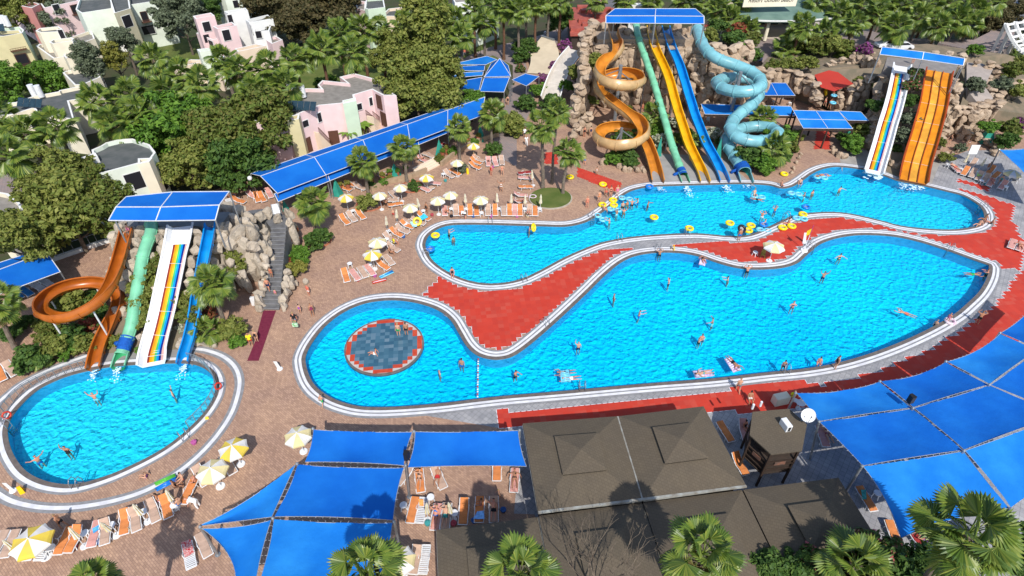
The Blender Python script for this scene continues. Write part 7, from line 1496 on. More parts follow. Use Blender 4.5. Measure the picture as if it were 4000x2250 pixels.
# planter walls and pots
tw=mat('tan stone planter wall',(.40,.29,.19),(.32,.23,.15),scale=2,rough=.9)
mb=MB(); w_=[T(1,0,870,1445),T(1,0,1010,1385),T(1,0,1180,1345),T(1,0,1290,1300)]; [mb.bar(a+V((0,0,.35)),b+V((0,0,.35)),.35,.7) for a,b in zip(w_,w_[1:])]; thing1(mb,'planter_wall',tw,'tan stone planter wall left of the awning steps','wall')
mb=MB(); w_=[T(1,0,1400,1255),T(1,0,1480,1190),T(1,0,1620,1100),T(1,0,1750,1050),T(1,0,1830,1030)]; [mb.bar(a+V((0,0,.35)),b+V((0,0,.35)),.35,.7) for a,b in zip(w_,w_[1:])]; thing1(mb,'planter_wall',tw,'tan stone planter wall right of the awning steps','wall')
st=empty('stone_steps',T(1,0,1290,1320),'pale stone steps up to the awning terrace','steps')
for k in range(4):
    a,b=T(1,0,1215-8*k,1330-9*k),T(1,0,1380-8*k,1245-9*k); mb=MB(); mb.bar(a+V((0,0,.08+.15*k)),b+V((0,0,.08+.15*k)),.4,.16); mb.build('step',M['w_peach'],st)
terra=mat('terracotta',(.36,.12,.06),(.28,.09,.05),scale=3)
pots=[]
for x,y in((640,1449),(700,1440),(960,1370),(1015,1350),(1070,1335),(1130,1315),(1410,1190),(1440,1165),(1490,1165),(1600,1085),(1680,1070),(880,1385)):
    p=T(1,0,x,y,0); mb=MB(); mb.cone((p.x,p.y),.22,.32,0,.85,10); e=empty('plant_pot',p,None,'plant pot','terracotta pots along the awning terrace'); mb.build('pot',terra,e); foliage(e,'bush',x%3,LM['green' if x%4 else 'yellow'],(0,0,1.1),(.5,.5,.45),0,'foliage'); pots.append(e)
number(pots,'terracotta pot with green plant','on the awning terrace')
for (c,r,x,y,rad,l) in((1,1,475,400,1.35,'round brick kerb at the foot of the steps palm'),(1,0,1180,1440,1.5,'red brick kerb round the third palm planter'),(1,1,855,125,1.6,'low brick kerb round the pampas grass')):
    p=T(c,r,x,y-30); mb=MB(); torus(mb,p,rad,.13,n=32,m=6); thing1(mb,'brick_kerb',terra,l,'kerb',smooth=True)
# notice boards and small signs
def board(c,r,x0,x1,y,z0,z1,label,lean=0):
    a,b=T(c,r,x0,y),T(c,r,x1,y); e=empty('notice_board',(a+b)/2,label,'notice board'); mb=MB(); [mb.bar(q,q+V((0,lean,z1)),.06) for q in(a,b)]; mb.build('posts',M['steel'],e)
    mb=MB(); mb.add([a+V((0,lean*z0/z1-.04,z0)),b+V((0,lean*z0/z1-.04,z0)),b+V((0,lean-.04,z1)),a+V((0,lean-.04,z1)),a+V((0,lean*z0/z1+.02,z0)),b+V((0,lean*z0/z1+.02,z0)),b+V((0,lean+.02,z1)),a+V((0,lean+.02,z1))],[(0,1,2,3),(7,6,5,4),(3,2,6,7),(0,3,7,4),(1,5,6,2)]); o=mb.build('panel',M['plastic'],e)
    mb=MB(); w=(b-a)
    for k in range(7): f=z0+(z1-z0)*(.12+.12*k); L_=.8 if k%3 else .6; p=a+w*.1+V((0,lean*f/z1-.055,f)); mb.bar(p,p+w*L_,.012,.03)
    q=mb.build('text_lines',mat('faint print',(.35,.4,.5)),e); q.parent=e; q.location=-Vector(e.location)
board(1,1,142,192,215,4.6,6.0,'white notice board at the landing of the dark steps') if False else None
e=empty('notice_board',T(1,1,150,215,3.6),'white notice board at the landing of the dark steps','notice board'); a,b=T(1,1,142,215,3.6),T(1,1,192,205,3.6); mb=MB(); [mb.bar(q,q+V((0,.2,1.9)),.06) for q in(a,b)]; mb.build('posts',M['steel'],e); mb=MB(); mb.add([a+V((-.05,.05,.75)),b+V((.05,.05,.75)),b+V((.05,.2,1.9)),a+V((-.05,.2,1.9))],[(0,1,2,3)]); mb.add([a+V((-.05,.09,.75)),b+V((.05,.09,.75)),b+V((.05,.24,1.9)),a+V((-.05,.24,1.9))],[(3,2,1,0)]); mb.build('panel',M['plastic'],e)
board(3,0,1480,1545,1230,1.3,2.6,'white notice board behind the right hand loungers',lean=.3)
mb=MB(); p=T(1,1,15,850); mb.box(p+V((0,0,.5)),(1.1,.3,1.0),.1); thing1(mb,'sign_box',M['plastic'],'white sign box at the foot of the dark steps','sign')
mb=MB(); p=T(2,0,1045,755); mb.box(p+V((.0,0,1.3)),(1.0,.25,2.6),.1); mb.box(p+V((-.6,0,.5)),(.8,.25,1.0),.1); thing1(mb,'white_stand',M['plastic'],'white upright stand below the green tube','stand')
def asign(c,r,x,y,col,label,h=.6,rz=.3):
    p=T(c,r,x,y); e=empty('floor_sign',p,label,'sign'); rot=Matrix.Rotation(rz,3,'Z')
    for s in(-1,1): mb=MB(); mb.add([p+rot@Vector(a) for a in((-.16,s*.18,0),(.16,s*.18,0),(.12,s*.02,h),(-.12,s*.02,h),(-.16,s*.2,0),(.16,s*.2,0),(.12,s*.04,h),(-.12,s*.04,h))],[(0,1,2,3),(7,6,5,4),(0,3,7,4),(1,5,6,2),(3,2,6,7)]); mb.build('panel',col,e)
ym=mat('yellow plastic',(.80,.50,.01),rough=.4); asign(0,2,172,815,ym,'yellow folding floor sign at the oval pool',.7,.6); asign(1,0,1597,1310,ym,'yellow folding floor sign near the awning palm',.8); asign(2,1,1213,438,ym,'yellow folding sign on the kerb of the main pool',.7,1.0); asign(0,2,1565,258,ym,'flat yellow marker on the kerb of the oval pool',.2)
def windsign(c,r,x,y,label,h=.9):
    p=T(c,r,x,y); e=empty('flat_sign',p,label,'sign'); mb=MB(); mb.cone((p.x,p.y),.28,.22,0,.1,12); mb.build('base',M['plastic'],e); mb=MB(); mb.add([p+V((-.22,0,.1)),p+V((.12,0,.1)),p+V((-.1,.05,h)),p+V((-.4,.05,h)),p+V((-.22,.03,.1)),p+V((.12,.03,.1)),p+V((-.1,.08,h)),p+V((-.4,.08,h))],[(0,1,2,3),(7,6,5,4),(0,3,7,4),(1,5,6,2),(3,2,6,7)]); mb.build('panel',M['wht'],e)
windsign(0,2,100,805,'white sign on a pink base near the oval pool'); windsign(1,1,180,1335,'white sign on a pink base on the deck left of the main pool'); windsign(3,1,275,380,'white folded sign on the red tiles by the flag',1.3)
# flag
p=T(3,1,270,445); e=empty('flag_pole',p,'red and white flag pole with a yellow flag on a white base','flag'); mb=MB(); mb.cone((p.x,p.y),.42,.38,.05,.2,20); mb.build('base',M['plastic'],e); mb=MB(); mb.tube([p,p+V((0,0,2.2))],.035,8); mb.build('pole',M['plastic'],e); mb=MB(); mb.tube([p+V((0,0,2.2)),p+V((0,0,3.5))],.04,8); mb.build('red_pole_top',mat('red pole',(.45,.05,.15)),e)
mb=MB(); mb.add([p+V((0,0,3.1)),p+V((-.45,.05,2.7)),p+V((-.35,.1,2.0)),p+V((-.02,0,2.3)),p+V((-.25,.1,2.6))],[(0,1,4),(1,2,4),(2,3,4),(3,0,4)]); mb.build('flag_cloth',ym,e)
# float line, lifebuoys, lamps
fl=[];wf=RC['w']
for k in range(17):
    a=T(1,1,1677,1262,WZ).lerp(T(1,2,1672,96,WZ),k/16); mb=MB(); torus(mb,a+V((0,0,.02)),.03,.06,n=8,m=6); o=mb.build('float',M['plastic'] if k%3 else RC['red'],smooth=True)
    fl.append(o)
e=empty('float_line',T(1,1,1677,1262,WZ),'line of small white and red floats across the main pool','float line'); 
for o in fl: o.location=-Vector(e.location); o.parent=e
mb=MB(); mb.tube([T(1,1,1677,1262,WZ),T(1,2,1672,96,WZ)],.012,4); mb.build('rope',M['rope'],e)
for c,r,x,y,l in((0,2,50,235,'red lifebuoy on the left railing of the oval pool'),(0,2,1645,15,'red lifebuoy on the right railing of the oval pool')):
    p=T(c,r,x,y,.6); mb=MB(); torus(mb,p,.28,.07,(.8,-.5,.3)); thing1(mb,'lifebuoy',RC['red'],l,'lifebuoy',smooth=True)
def lamp(uv,h,label):
    c=P(*uv,h); e=empty('globe_lamp',(c.x,c.y,0),label,'lamp','white globe garden lamps'); mb=MB(); mb.tube([(c.x,c.y,0),(c.x,c.y,h-.2)],.05,6); mb.build('post',mat('black post',(.03,.03,.03)),e); mb=MB()
    bm=bmesh.new(); bmesh.ops.create_icosphere(bm,subdivisions=2,radius=.3); mb.add([v.co+c for v in bm.verts],[tuple(v.index for v in f.verts) for f in bm.faces]); bm.free(); mb.build('globe',M['plastic'],e,smooth=True)
for q in [(T2(0,0,425,1212),2.8,'globe lamp between palms left of the dark roof'),(T2(0,0,1885,1345),3.2,'globe lamp behind the left slide roof'),(T2(1,0,1690,300),3,'globe lamp on the lawn below the promenade palms'),(T2(1,0,1535,440),1,'low globe lamp by the swing bench'),(T2(2,0,250,245),1,'low globe lamp at the head of the beige ramp'),(T2(1,0,1500,452),1,'low globe lamp left of the blue pavilion')]: lamp(*q)
p=T(1,0,1575,415); e=empty('swing_bench',p,'garden swing bench with cream roof beside the promenade','bench'); mb=MB(); mb.box(p+V((0,0,2.1)),(2.6,1.3,.12),.1); mb.build('roof',M['canvas'],e); mb=MB(); mb.box(p+V((0,0,.5)),(1.8,.5,.1),.1); mb.box(p+V((0,.3,.8)),(1.8,.1,.5),.1); mb.build('seat',M['brownwood'],e)
for sx in(-1.1,1.1): mb=MB(); mb.bar(p+V((sx,-.6,0)),p+V((sx,0,2.1)),.06); mb.bar(p+V((sx,.6,0)),p+V((sx,0,2.1)),.06); mb.build('side_frame',M['brownwood'],e)
# refreshment counter behind the kiosk
e=box_thing('ice_chest',T(3,2,85,140,.0),(1.3,.7,.9),.25,M['w_cream'],'cream ice chest behind the kiosk roof','chest'); p=T(3,2,228,185); e=empty('round_table',p,'round white table with a glass behind the kiosk','table'); mb=MB(); mb.cone((p.x,p.y),.38,.38,.72,.75,20); mb.build('table_top',M['plastic'],e); mb=MB(); mb.cone((p.x,p.y),.05,.05,0,.72,8); mb.cone((p.x,p.y),.25,.22,0,.04,12); mb.build('leg',M['plastic'],e)
mb=MB(); p=T(2,2,1815,180,4.5); mb.cone((p.x,p.y),.09,.09,4.4,4.9,10); thing1(mb,'floodlight',M['plastic'],'white floodlight tube at the left corner of the kiosk roof','floodlight','kiosk floodlights'); mb=MB(); p=T(2,2,1875,160,4.5); mb.cone((p.x,p.y),.09,.09,4.4,4.9,10); thing1(mb,'floodlight',M['plastic'],'white floodlight tube behind the kiosk roof','floodlight','kiosk floodlights')
# bare tree
def bare(uv,h,label):
    c=P(*uv,h); base=Vector((c.x,c.y,0)); e=empty('bare_tree',base,label,'tree'); rnd=random.Random(4); mb=MB(); bb=MB()
    def grow(p,d,L,r,k):
        q=p+d*L; m_=(mb if k==0 else bb); m_.tube([p,p.lerp(q,.5)+Vector((rnd.gauss(0,.05),rnd.gauss(0,.05),0))*L,q],[r,r*.85,r*.65],5 if k<2 else 3,cap=False)
        if k<5:
            for _ in range(3 if k<4 else 2): nd=(d+Vector((rnd.gauss(0,.42),rnd.gauss(0,.42),rnd.gauss(.1,.2)))).normalized(); grow(q,nd,L*rnd.uniform(.6,.78),r*.6,k+1)
    grow(base,V((0,0,1)),h*.42,.12,0); mb.build('trunk',M['bark'],e); bb.build('branches',M['bark'],e)
bare((1510,1440),8.5,'bare leafless tree in front of the brown roofs')
# banana leaves in front of the pink house
def banana(uv,label):
    p=P(*uv,1.5); p.z=0; e=empty('banana_plant',p,label,'plant'); rnd=random.Random(2); mb=MB()
    for k in range(13):
        a=k*2.4; L=rnd.uniform(1.6,2.3); pts=[]; s=Vector((-math.sin(a),math.cos(a),0)); prev=None
        for j in range(7):
            f=j/6; c=p+V((math.cos(a)*L*f*.9,math.sin(a)*L*f*.9,1.6+1.7*f-1.6*f*f)); w=.32*math.sin(PI*min(1,f*.9+.12)); pts+=[c-s*w+V((0,0,-w*.3)),c,c+s*w+V((0,0,-w*.3))]
        mb.add(pts,[f_ for j in range(6) for f_ in((j*3,j*3+1,j*3+4,j*3+3),(j*3+1,j*3+2,j*3+5,j*3+4))])
    mb.build('leaves',leafmat('banana leaves',(.13,.24,.03),(.18,.30,.04)),e); mb=MB(); [mb.tube([p+V((x,y,0)),p+V((x,y,1.8))],.12,7) for x,y in((0,0),(.4,.2),(-.3,.3))]; mb.build('stems',LM['olive'],e)
banana(T2(1,0,700,1010),'banana plant left of the pink house stairs'); banana(T2(1,0,800,955),'banana plant right of the first one by the pink house')
# bags and sandals beside the loungers
rnd=random.Random(9); bags=[]
for c,r,x,y in [(1,1,1330,180),(1,1,1480,190),(1,1,1640,190),(1,1,1780,190),(2,1,45,190),(2,1,110,190),(1,1,1120,345),(1,1,1010,400),(1,1,905,640),(1,1,765,670),(1,1,850,640),(0,2,560,1230),(0,2,760,1200),(0,2,990,1110),(0,2,1210,1000),(0,2,260,1300),(1,2,1290,1060),(1,2,1500,1060),(1,2,1860,960),(1,2,1640,1040),(1,0,1430,1370),(1,0,1600,1260),(1,0,1790,1270),(3,0,1640,1400),(3,0,1500,1340),(3,0,1770,1380),(0,1,160,800),(0,2,1460,450)]:
    p=T(c,r,x+rnd.uniform(-8,8),y); e=empty('beach_bag',p,None,'bag','bags left beside the loungers'); a=rnd.uniform(0,3); m_=mat('bag cloth',(rnd.choice([(.03,.1,.3),(.4,.06,.08),(.02,.02,.03),(.5,.4,.25),(.05,.3,.3),(.45,.1,.3)])),rough=.9)
    mb=MB(); mb.cone((p.x,p.y),.17,.23,0,.26,9,rot=a); mb.build('body',m_,e); mb=MB(); d=V((math.cos(a)*.13,math.sin(a)*.13,0)); mb.tube([p-d+V((0,0,.25)),p-d*.7+V((0,0,.42)),p+d*.7+V((0,0,.42)),p+d+V((0,0,.25))],.018,5); mb.build('handle',m_,e); bags.append(e)
for f_,l in((lambda u:u[1]>1000,'near the bottom edge loungers'),(lambda u:u[0]<1500,'on the deck left of the lagoon'),(lambda u:True,'right of the photo centre')):
    sel=[o for o in bags if f_(proj(o.location))]; bags=[o for o in bags if o not in sel]; number(sel,'beach bag',l)
# ---------------- people ----------------
def limb(p,dirs,lens):
    out=[p]
    for d,l in zip(dirs,lens): out.append(out[-1]+Vector(d).normalized()*l)
    return out
def pose_mesh(pelvis,torso,head,armL,armR,legL,legR,side=(1,0,0),curl=.3):
    """one continuous skinned body; returns body, and cut out garment meshes"""
    V_=[];E_=[];Rd=[];bone={}
    def add(p,r,par=None,nm=None):
        V_.append(Vector(p)); Rd.append(r if isinstance(r,tuple) else (r,r))
        if par is not None: E_.append((par,len(V_)-1)); bone[len(E_)-1]=nm
        return len(V_)-1
    t=Vector(torso).normalized(); s=Vector(side).normalized(); f=t.cross(s)*-1; hd=Vector(head).normalized()
    pv=Vector(pelvis); a=add(pv,(.135,.105)); b=add(pv+t*.18,(.125,.095),a,'waist'); c=add(pv+t*.38,(.15,.105),b,'chest'); n=add(pv+t*.51,(.06,.055),c,'neck'); n2=add(pv+t*.51+hd*.08,(.052,.052),n,'neck')
    h1=add(pv+t*.51+hd*.16,(.075,.085),n2,'head'); h2=add(pv+t*.51+hd*.26,(.072,.085),h1,'head'); hc=pv+t*.51+hd*.20; ff=(s.cross(hd)); ff=ff if ff.dot(f)>0 else -ff
    add(hc+f*.0+(hd.cross(s)*-1 if False else f)*.105,.014,h1,'head')   # nose
    for sg in(-1,1): add(hc+s*sg*.095,.016,h1,'head')                   # ears
    for sg,arm in((-1,armL),(1,armR)):
        sh=add(pv+t*.43+s*sg*.17,.058,c,'shoulder'); j=limb(V_[sh],arm,(.28,.25)); el=add(j[1],.042,sh,'upperarm'); wr=add(j[2],.030,el,'forearm')
        d=(j[2]-j[1]).normalized(); pm=add(j[2]+d*.06,(.040,.026),wr,'hand'); sd=d.cross(t if abs(d.dot(t))<.9 else s).normalized()
        for q,(o,l) in enumerate(((-.030,.070),(-.010,.085),(.010,.080),(.030,.062))): 
            k1=add(V_[pm]+d*.045+sd*o,.011,pm,'finger'); add(V_[k1]+(d+f*curl).normalized()*l*.6,.008,k1,'finger')
        k1=add(V_[pm]+d*-.01+sd*-.055,.012,pm,'finger'); add(V_[k1]+(d*.8-sd*.4).normalized()*.04,.009,k1,'finger')
    for sg,leg in((-1,legL),(1,legR)):
        hp=add(pv-t*.03+s*sg*.095,.098,a,'hip'); j=limb(V_[hp],leg,(.42,.41)); mid=add(V_[hp].lerp(j[1],.45),.078,hp,'thigh'); kn=add(j[1],.056,mid,'thigh2'); cf=add(j[1].lerp(j[2],.3),.057,kn,'calf'); an=add(j[2],.036,cf,'calf')
        sd=(j[2]-j[1]).normalized(); ft=Vector(leg[2]).normalized() if len(leg)>2 else f; add(V_[an]+ft*.13+sd*.035,(.040,.026),an,'foot'); 
    me=bpy.data.meshes.new('b'); me.from_pydata(V_,E_,[]); o=bpy.data.objects.new('b',me); COL.objects.link(o)
    m=o.modifiers.new('s','SKIN'); m.use_smooth_shade=True
    for i,r in enumerate(Rd): me.skin_vertices[0].data[i].radius=r
    me.skin_vertices[0].data[0].use_root=True
    m=o.modifiers.new('u','SUBSURF'); m.levels=1; m.render_levels=1
    bpy.context.view_layer.update(); dg=bpy.context.evaluated_depsgraph_get(); body=bpy.data.meshes.new_from_object(o.evaluated_get(dg)); bpy.data.objects.remove(o)
    seg=[(V_[x],V_[y],bone[k]) for k,(x,y) in enumerate(E_)]
    def near(p):
        best=None
        for x,y,nm in seg:
            d=y-x; tt=max(0,min(1,(p-x).dot(d)/max(1e-9,d.dot(d)))); e=(p-x-d*tt).length
            if best is None or e<best[0]: best=(e,nm,tt)
        return best[1],best[2]
    cl=[near(Vector(p.center)) for p in body.polygons]
    def cut(name,test,off):
        idx=[i for i,p in enumerate(body.polygons) if test(cl[i],p)]; vm={};vs=[];fs=[]
        for i in idx:
            f_=[]
            for v in body.polygons[i].vertices:
                if v not in vm: vm[v]=len(vs); vs.append(body.vertices[v].co+body.vertices[v].normal*off)
                f_.append(vm[v])
            fs.append(tuple(f_))
        g=bpy.data.meshes.new(name); g.from_pydata(vs,[],fs); g.polygons.foreach_set('use_smooth',[True]*len(fs)); return g
    G={'trunks':cut('swim_shorts',lambda c,p:c[0] in('hip','thigh') or (c[0]=='waist' and c[1]<.35),.014),
       'bikini':cut('bikini_bottom',lambda c,p:c[0]=='hip' or (c[0]=='waist' and c[1]<.2) or (c[0]=='thigh' and c[1]<.15),.010),
       'top':cut('bikini_top',lambda c,p:(c[0]=='chest' and c[1]>.45) ,.012),
       'suit':cut('swimsuit',lambda c,p:c[0] in('hip','waist','chest') or (c[0]=='thigh' and c[1]<.15),.010),
       'shirt':cut('shirt',lambda c,p:c[0] in('waist','chest','shoulder') or (c[0]=='upperarm' and c[1]<.75) or c[0]=='hip',.024),
       'trousers':cut('trousers',lambda c,p:c[0] in('hip','thigh','thigh2','calf') or (c[0]=='waist' and c[1]<.3),.022),
       'hair':cut('hair',lambda c,p:c[0]=='head' and (Vector(p.center)-hc).dot((hd-f*.75).normalized())>.012,.014)}
    me.name='x'; bpy.data.meshes.remove(me); return body,G
dn_=(0,0,-1)
POSE={
 'stand':pose_mesh((0,0,.90),(0,0,1),(0,.05,1),[(-.18,.0,-1),(-.05,.2,-1)],[(.18,0,-1),(.05,.2,-1)],[(-.05,.04,-1),(0,-.03,-1)],[(.05,.0,-1),(0,-.02,-1)]),
 'walk':pose_mesh((0,0,.88),(0,.06,1),(0,.1,1),[(-.2,-.4,-1),(-.05,.1,-1)],[(.2,.4,-1),(.05,.6,-.8)],[(-.04,.4,-1),(0,.02,-1)],[(.04,-.2,-1),(0,-.5,-1)]),
 'hips':pose_mesh((0,0,.90),(0,0,1),(0,.05,1),[(-.8,-.2,-.7),(.7,.4,-.5)],[(.8,-.2,-.7),(-.7,.4,-.5)],[(-.12,.04,-1),(0,-.03,-1)],[(.12,.0,-1),(0,-.02,-1)]),
 'up':pose_mesh((0,0,.90),(0,0,1),(0,.05,1),[(-.8,.1,.5),(-.25,.1,1)],[(.8,.1,.5),(.25,.1,1)],[(-.1,.04,-1),(0,-.03,-1)],[(.1,.0,-1),(0,-.02,-1)]),
 'head':pose_mesh((0,0,.90),(0,0,1),(0,.05,1),[(-.8,.2,.3),(.7,.3,.6)],[(.8,.2,.3),(-.7,.3,.6)],[(-.08,.04,-1),(0,-.03,-1)],[(.08,.0,-1),(0,-.02,-1)]),
 'wade':pose_mesh((0,0,.88),(0,.1,1),(0,.1,1),[(-.9,.5,-.25),(-.5,.9,-.1)],[(.9,.4,-.25),(.7,.6,.0)],[(-.1,.1,-1),(0,-.1,-1)],[(.1,-.05,-1),(0,-.1,-1)]),
 'reach':pose_mesh((0,0,.90),(0,.1,1),(0,.1,1),[(-.2,1,.1),(.1,1,.3)],[(.2,1,.1),(-.1,1,.3)],[(-.08,.1,-1),(0,-.05,-1)],[(.08,-.05,-1),(0,-.1,-1)]),
 'wave':pose_mesh((0,0,.90),(0,0,1),(0,.05,1),[(-.6,.1,.8),(.2,.2,1)],[(.3,.1,-1),(.2,.3,-1)],[(-.08,.04,-1),(0,-.03,-1)],[(.08,.0,-1),(0,-.02,-1)]),
 'sit':pose_mesh((0,0,.52),(0,-.12,1),(0,.1,1),[(-.2,.3,-1),(.0,1,-.2)],[(.2,.3,-1),(.0,1,-.2)],[(-.12,1,-.02),(0,.12,-1)],[(.12,1,-.02),(0,.12,-1)]),
 'sitdown':pose_mesh((0,0,.13),(0,-.25,1),(0,.1,1),[(-.35,-.4,-1),(-.1,-.3,-1)],[(.35,-.4,-1),(.1,-.3,-1)],[(-.15,1,.6),(0,.75,-.8)],[(.15,1,.25),(0,1,-.35)]),
 'lie':pose_mesh((0,.02,.12),(0,-1,.42),(0,-1,.45),[(-.4,.9,-.2),(.1,1,-.05)],[(.8,-.2,.1),(-.9,-.6,.2)],[(-.12,1,.0),(0,1,-.03),(0,.4,1)],[(.12,1,.1),(0,1,-.12),(0,.4,1)]),
 'flat':pose_mesh((0,.02,.10),(0,-1,.0),(0,-1,.05),[(-.9,.5,.0),(-.3,1,-.0)],[(.9,.4,0),(.3,1,0)],[(-.16,1,.0),(0,1,-.0),(0,.5,1)],[(.16,1,.1),(0,1,-.12),(0,.5,1)]),
 'prone':pose_mesh((0,0,.09),(0,1,.06),(0,1,.25),[(-.7,.9,.0),(.1,1,.0)],[(.8,.5,.0),(-.3,1,.0)],[(-.14,-1,.0),(0,-1,.02),(0,-1,-.2)],[(.14,-1,.0),(0,-1,.1),(0,-1,-.2)],side=(1,0,0)),
 'bend':pose_mesh((0,0,.86),(0,.95,.45),(0,1,.1),[(-.1,.2,-1),(0,.3,-1)],[(.1,.2,-1),(0,.3,-1)],[(-.1,.1,-1),(0,-.12,-1)],[(.1,.05,-1),(0,-.1,-1)]),
}
SK=[mat('light skin',(.58,.33,.22),(.52,.28,.18),scale=4,rough=.6),mat('tanned skin',(.42,.21,.12),(.36,.17,.10),scale=4,rough=.6),mat('sunburnt skin',(.60,.27,.17),(.52,.22,.14),scale=4,rough=.6)]
CL={'black':(.015,.015,.018),'navy':(.01,.02,.08),'blue':(.02,.16,.5),'red':(.45,.03,.03),'green':(.03,.35,.10),'yellow':(.75,.65,.02),'white':(.75,.75,.74),'pink':(.65,.18,.30),'purple':(.30,.08,.40),'grey':(.2,.2,.22),'orange':(.7,.22,.06),'maroon':(.22,.03,.08),'teal':(.05,.30,.28),'coral':(.65,.15,.10)}
CLM={k:mat(k+' cloth',c,rough=.85) for k,c in CL.items()}
HR=[mat('dark hair',(.025,.017,.012),rough=.6),mat('brown hair',(.09,.05,.03),rough=.6),mat('fair hair',(.30,.20,.09),rough=.6),mat('black hair',(.01,.009,.008),rough=.6)]
NP=[0]
def person(c,r,x,y,pose,rz,wear,label,s=1.0,z=0.0,skin=None,hair=None,p=None,cap=None):
    NP[0]+=1; k=NP[0]; p=p or T(c,r,x,y,z); body,G=POSE[pose]; o=bpy.data.objects.new('person',body); COL.objects.link(o); o.location=p; o.rotation_euler=(0,0,rz); o.scale=(s,s,s)
    if not len(body.materials): body.materials.append(SK[0])
    oset(o,SK[skin if skin is not None else k%3]); tag(o,label,'person')
    for w_ in wear.split(',')+['hair:h']:
        g,col=w_.split(':'); me=G[g]
        if not len(me.polygons): continue
        if not len(me.materials): me.materials.append(HR[0])
        ch=bpy.data.objects.new(me.name.split('.')[0],me); COL.objects.link(ch); ch.parent=o
        oset(ch,CLM[cap] if (g=='hair' and cap) else HR[hair if hair is not None else k%4] if g=='hair' else CLM[col])
    return o
def swimmer(c,r,x,y,pose,rz,wear,label,s=1.0,depth=1.0,**k):
    """pixel at the waterline; depth is how much of the body is under water"""
    return person(c,r,x,y,pose,rz,wear,label,s,p=T(c,r,x,y,WZ)+V((0,0,-depth*s)),**k)
L_,R__,F_,B_=PI/2,-PI/2,PI,0
tr,bk=lambda c:'trunks:'+c,lambda c:f'bikini:{c},top:{c}'
for a in [
 (0,1,1900,1160,'stand',.3,'shirt:yellow,trunks:red','lifeguard in yellow shirt and red shorts at the maroon carpet'),(1,1,300,1000,'walk',F_,'shirt:black,trunks:grey','woman carrying a green and white beach bag'),(1,1,335,915,'stand',F_,'suit:purple','child in purple with a white cap',.72),(1,1,430,935,'stand',.5,'suit:maroon','woman in a maroon dress carrying a bag'),(1,1,400,780,'stand',-.5,'shirt:coral,trunks:white','child in a coral shirt and white shorts at the foot of the steps',.85),(1,1,10,1130,'stand',F_,'suit:black','person in black at the left end of the maroon carpet',.9),
 (1,1,1290,165,'stand',-.4,'suit:black','woman in a black swimsuit behind the upper pool row'),(1,1,1580,205,'bend',L_,'trunks:black,shirt:white','man bending over the loungers at the pool edge'),(1,1,1040,195,'walk',B_,tr('red'),'child in red shorts walking between closed parasols',.75),(1,1,985,125,'hips',B_,tr('black'),'person standing beside the pale parasol with pampas',.9),(1,0,1775,1325,'stand',-.6,'suit:red','woman in a red dress on the open deck'),(1,0,1858,1325,'hips',F_,bk('coral'),'woman in a bikini on the open deck right of the red dress'),(1,0,1850,1449,'up',F_,bk('white'),'woman with raised arms crossing the open deck'),
 (2,1,565,118,'stand',B_,bk('coral'),'woman walking alone between the round bed and the rings'),(2,1,655,75,'stand',F_,bk('orange'),'tanned person standing behind the yellow rings'),(2,1,705,35,'walk',F_,tr('coral'),'first of three people standing at the lagoon kerb'),(2,1,742,38,'stand',F_,bk('black'),'second of three people standing at the lagoon kerb'),(2,1,790,35,'stand',F_,'suit:pink','third of three people standing at the lagoon kerb'),(2,0,637,1320,'stand',F_,bk('white'),'child on the red carpet by the lagoon pool',.75),(2,0,545,1240,'walk',B_,tr('blue'),'person walking behind the red carpet',.9),(2,0,95,1040,'stand',F_,'shirt:white,trunks:navy','person in white beside the oval hedge'),(2,0,108,1100,'walk',F_,'shirt:white,trousers:white','person in white below the oval hedge'),(2,0,545,1035,'stand',B_,'suit:black','woman in black between the rocks and spiral'),(2,0,592,1030,'stand',F_,'suit:navy','woman in navy beside the one in black'),(2,0,980,850,'stand',B_,bk('coral'),'person below the cliff behind the spiral'),(2,0,625,275,'stand',B_,bk('red'),'person climbing at the top of the rocks')]: person(*a) if len(a)<9 else person(*a)
person(2,0,625,275,'stand',B_,tr('red'),'second person at the very top of the rock path',z=9.5) if False else None
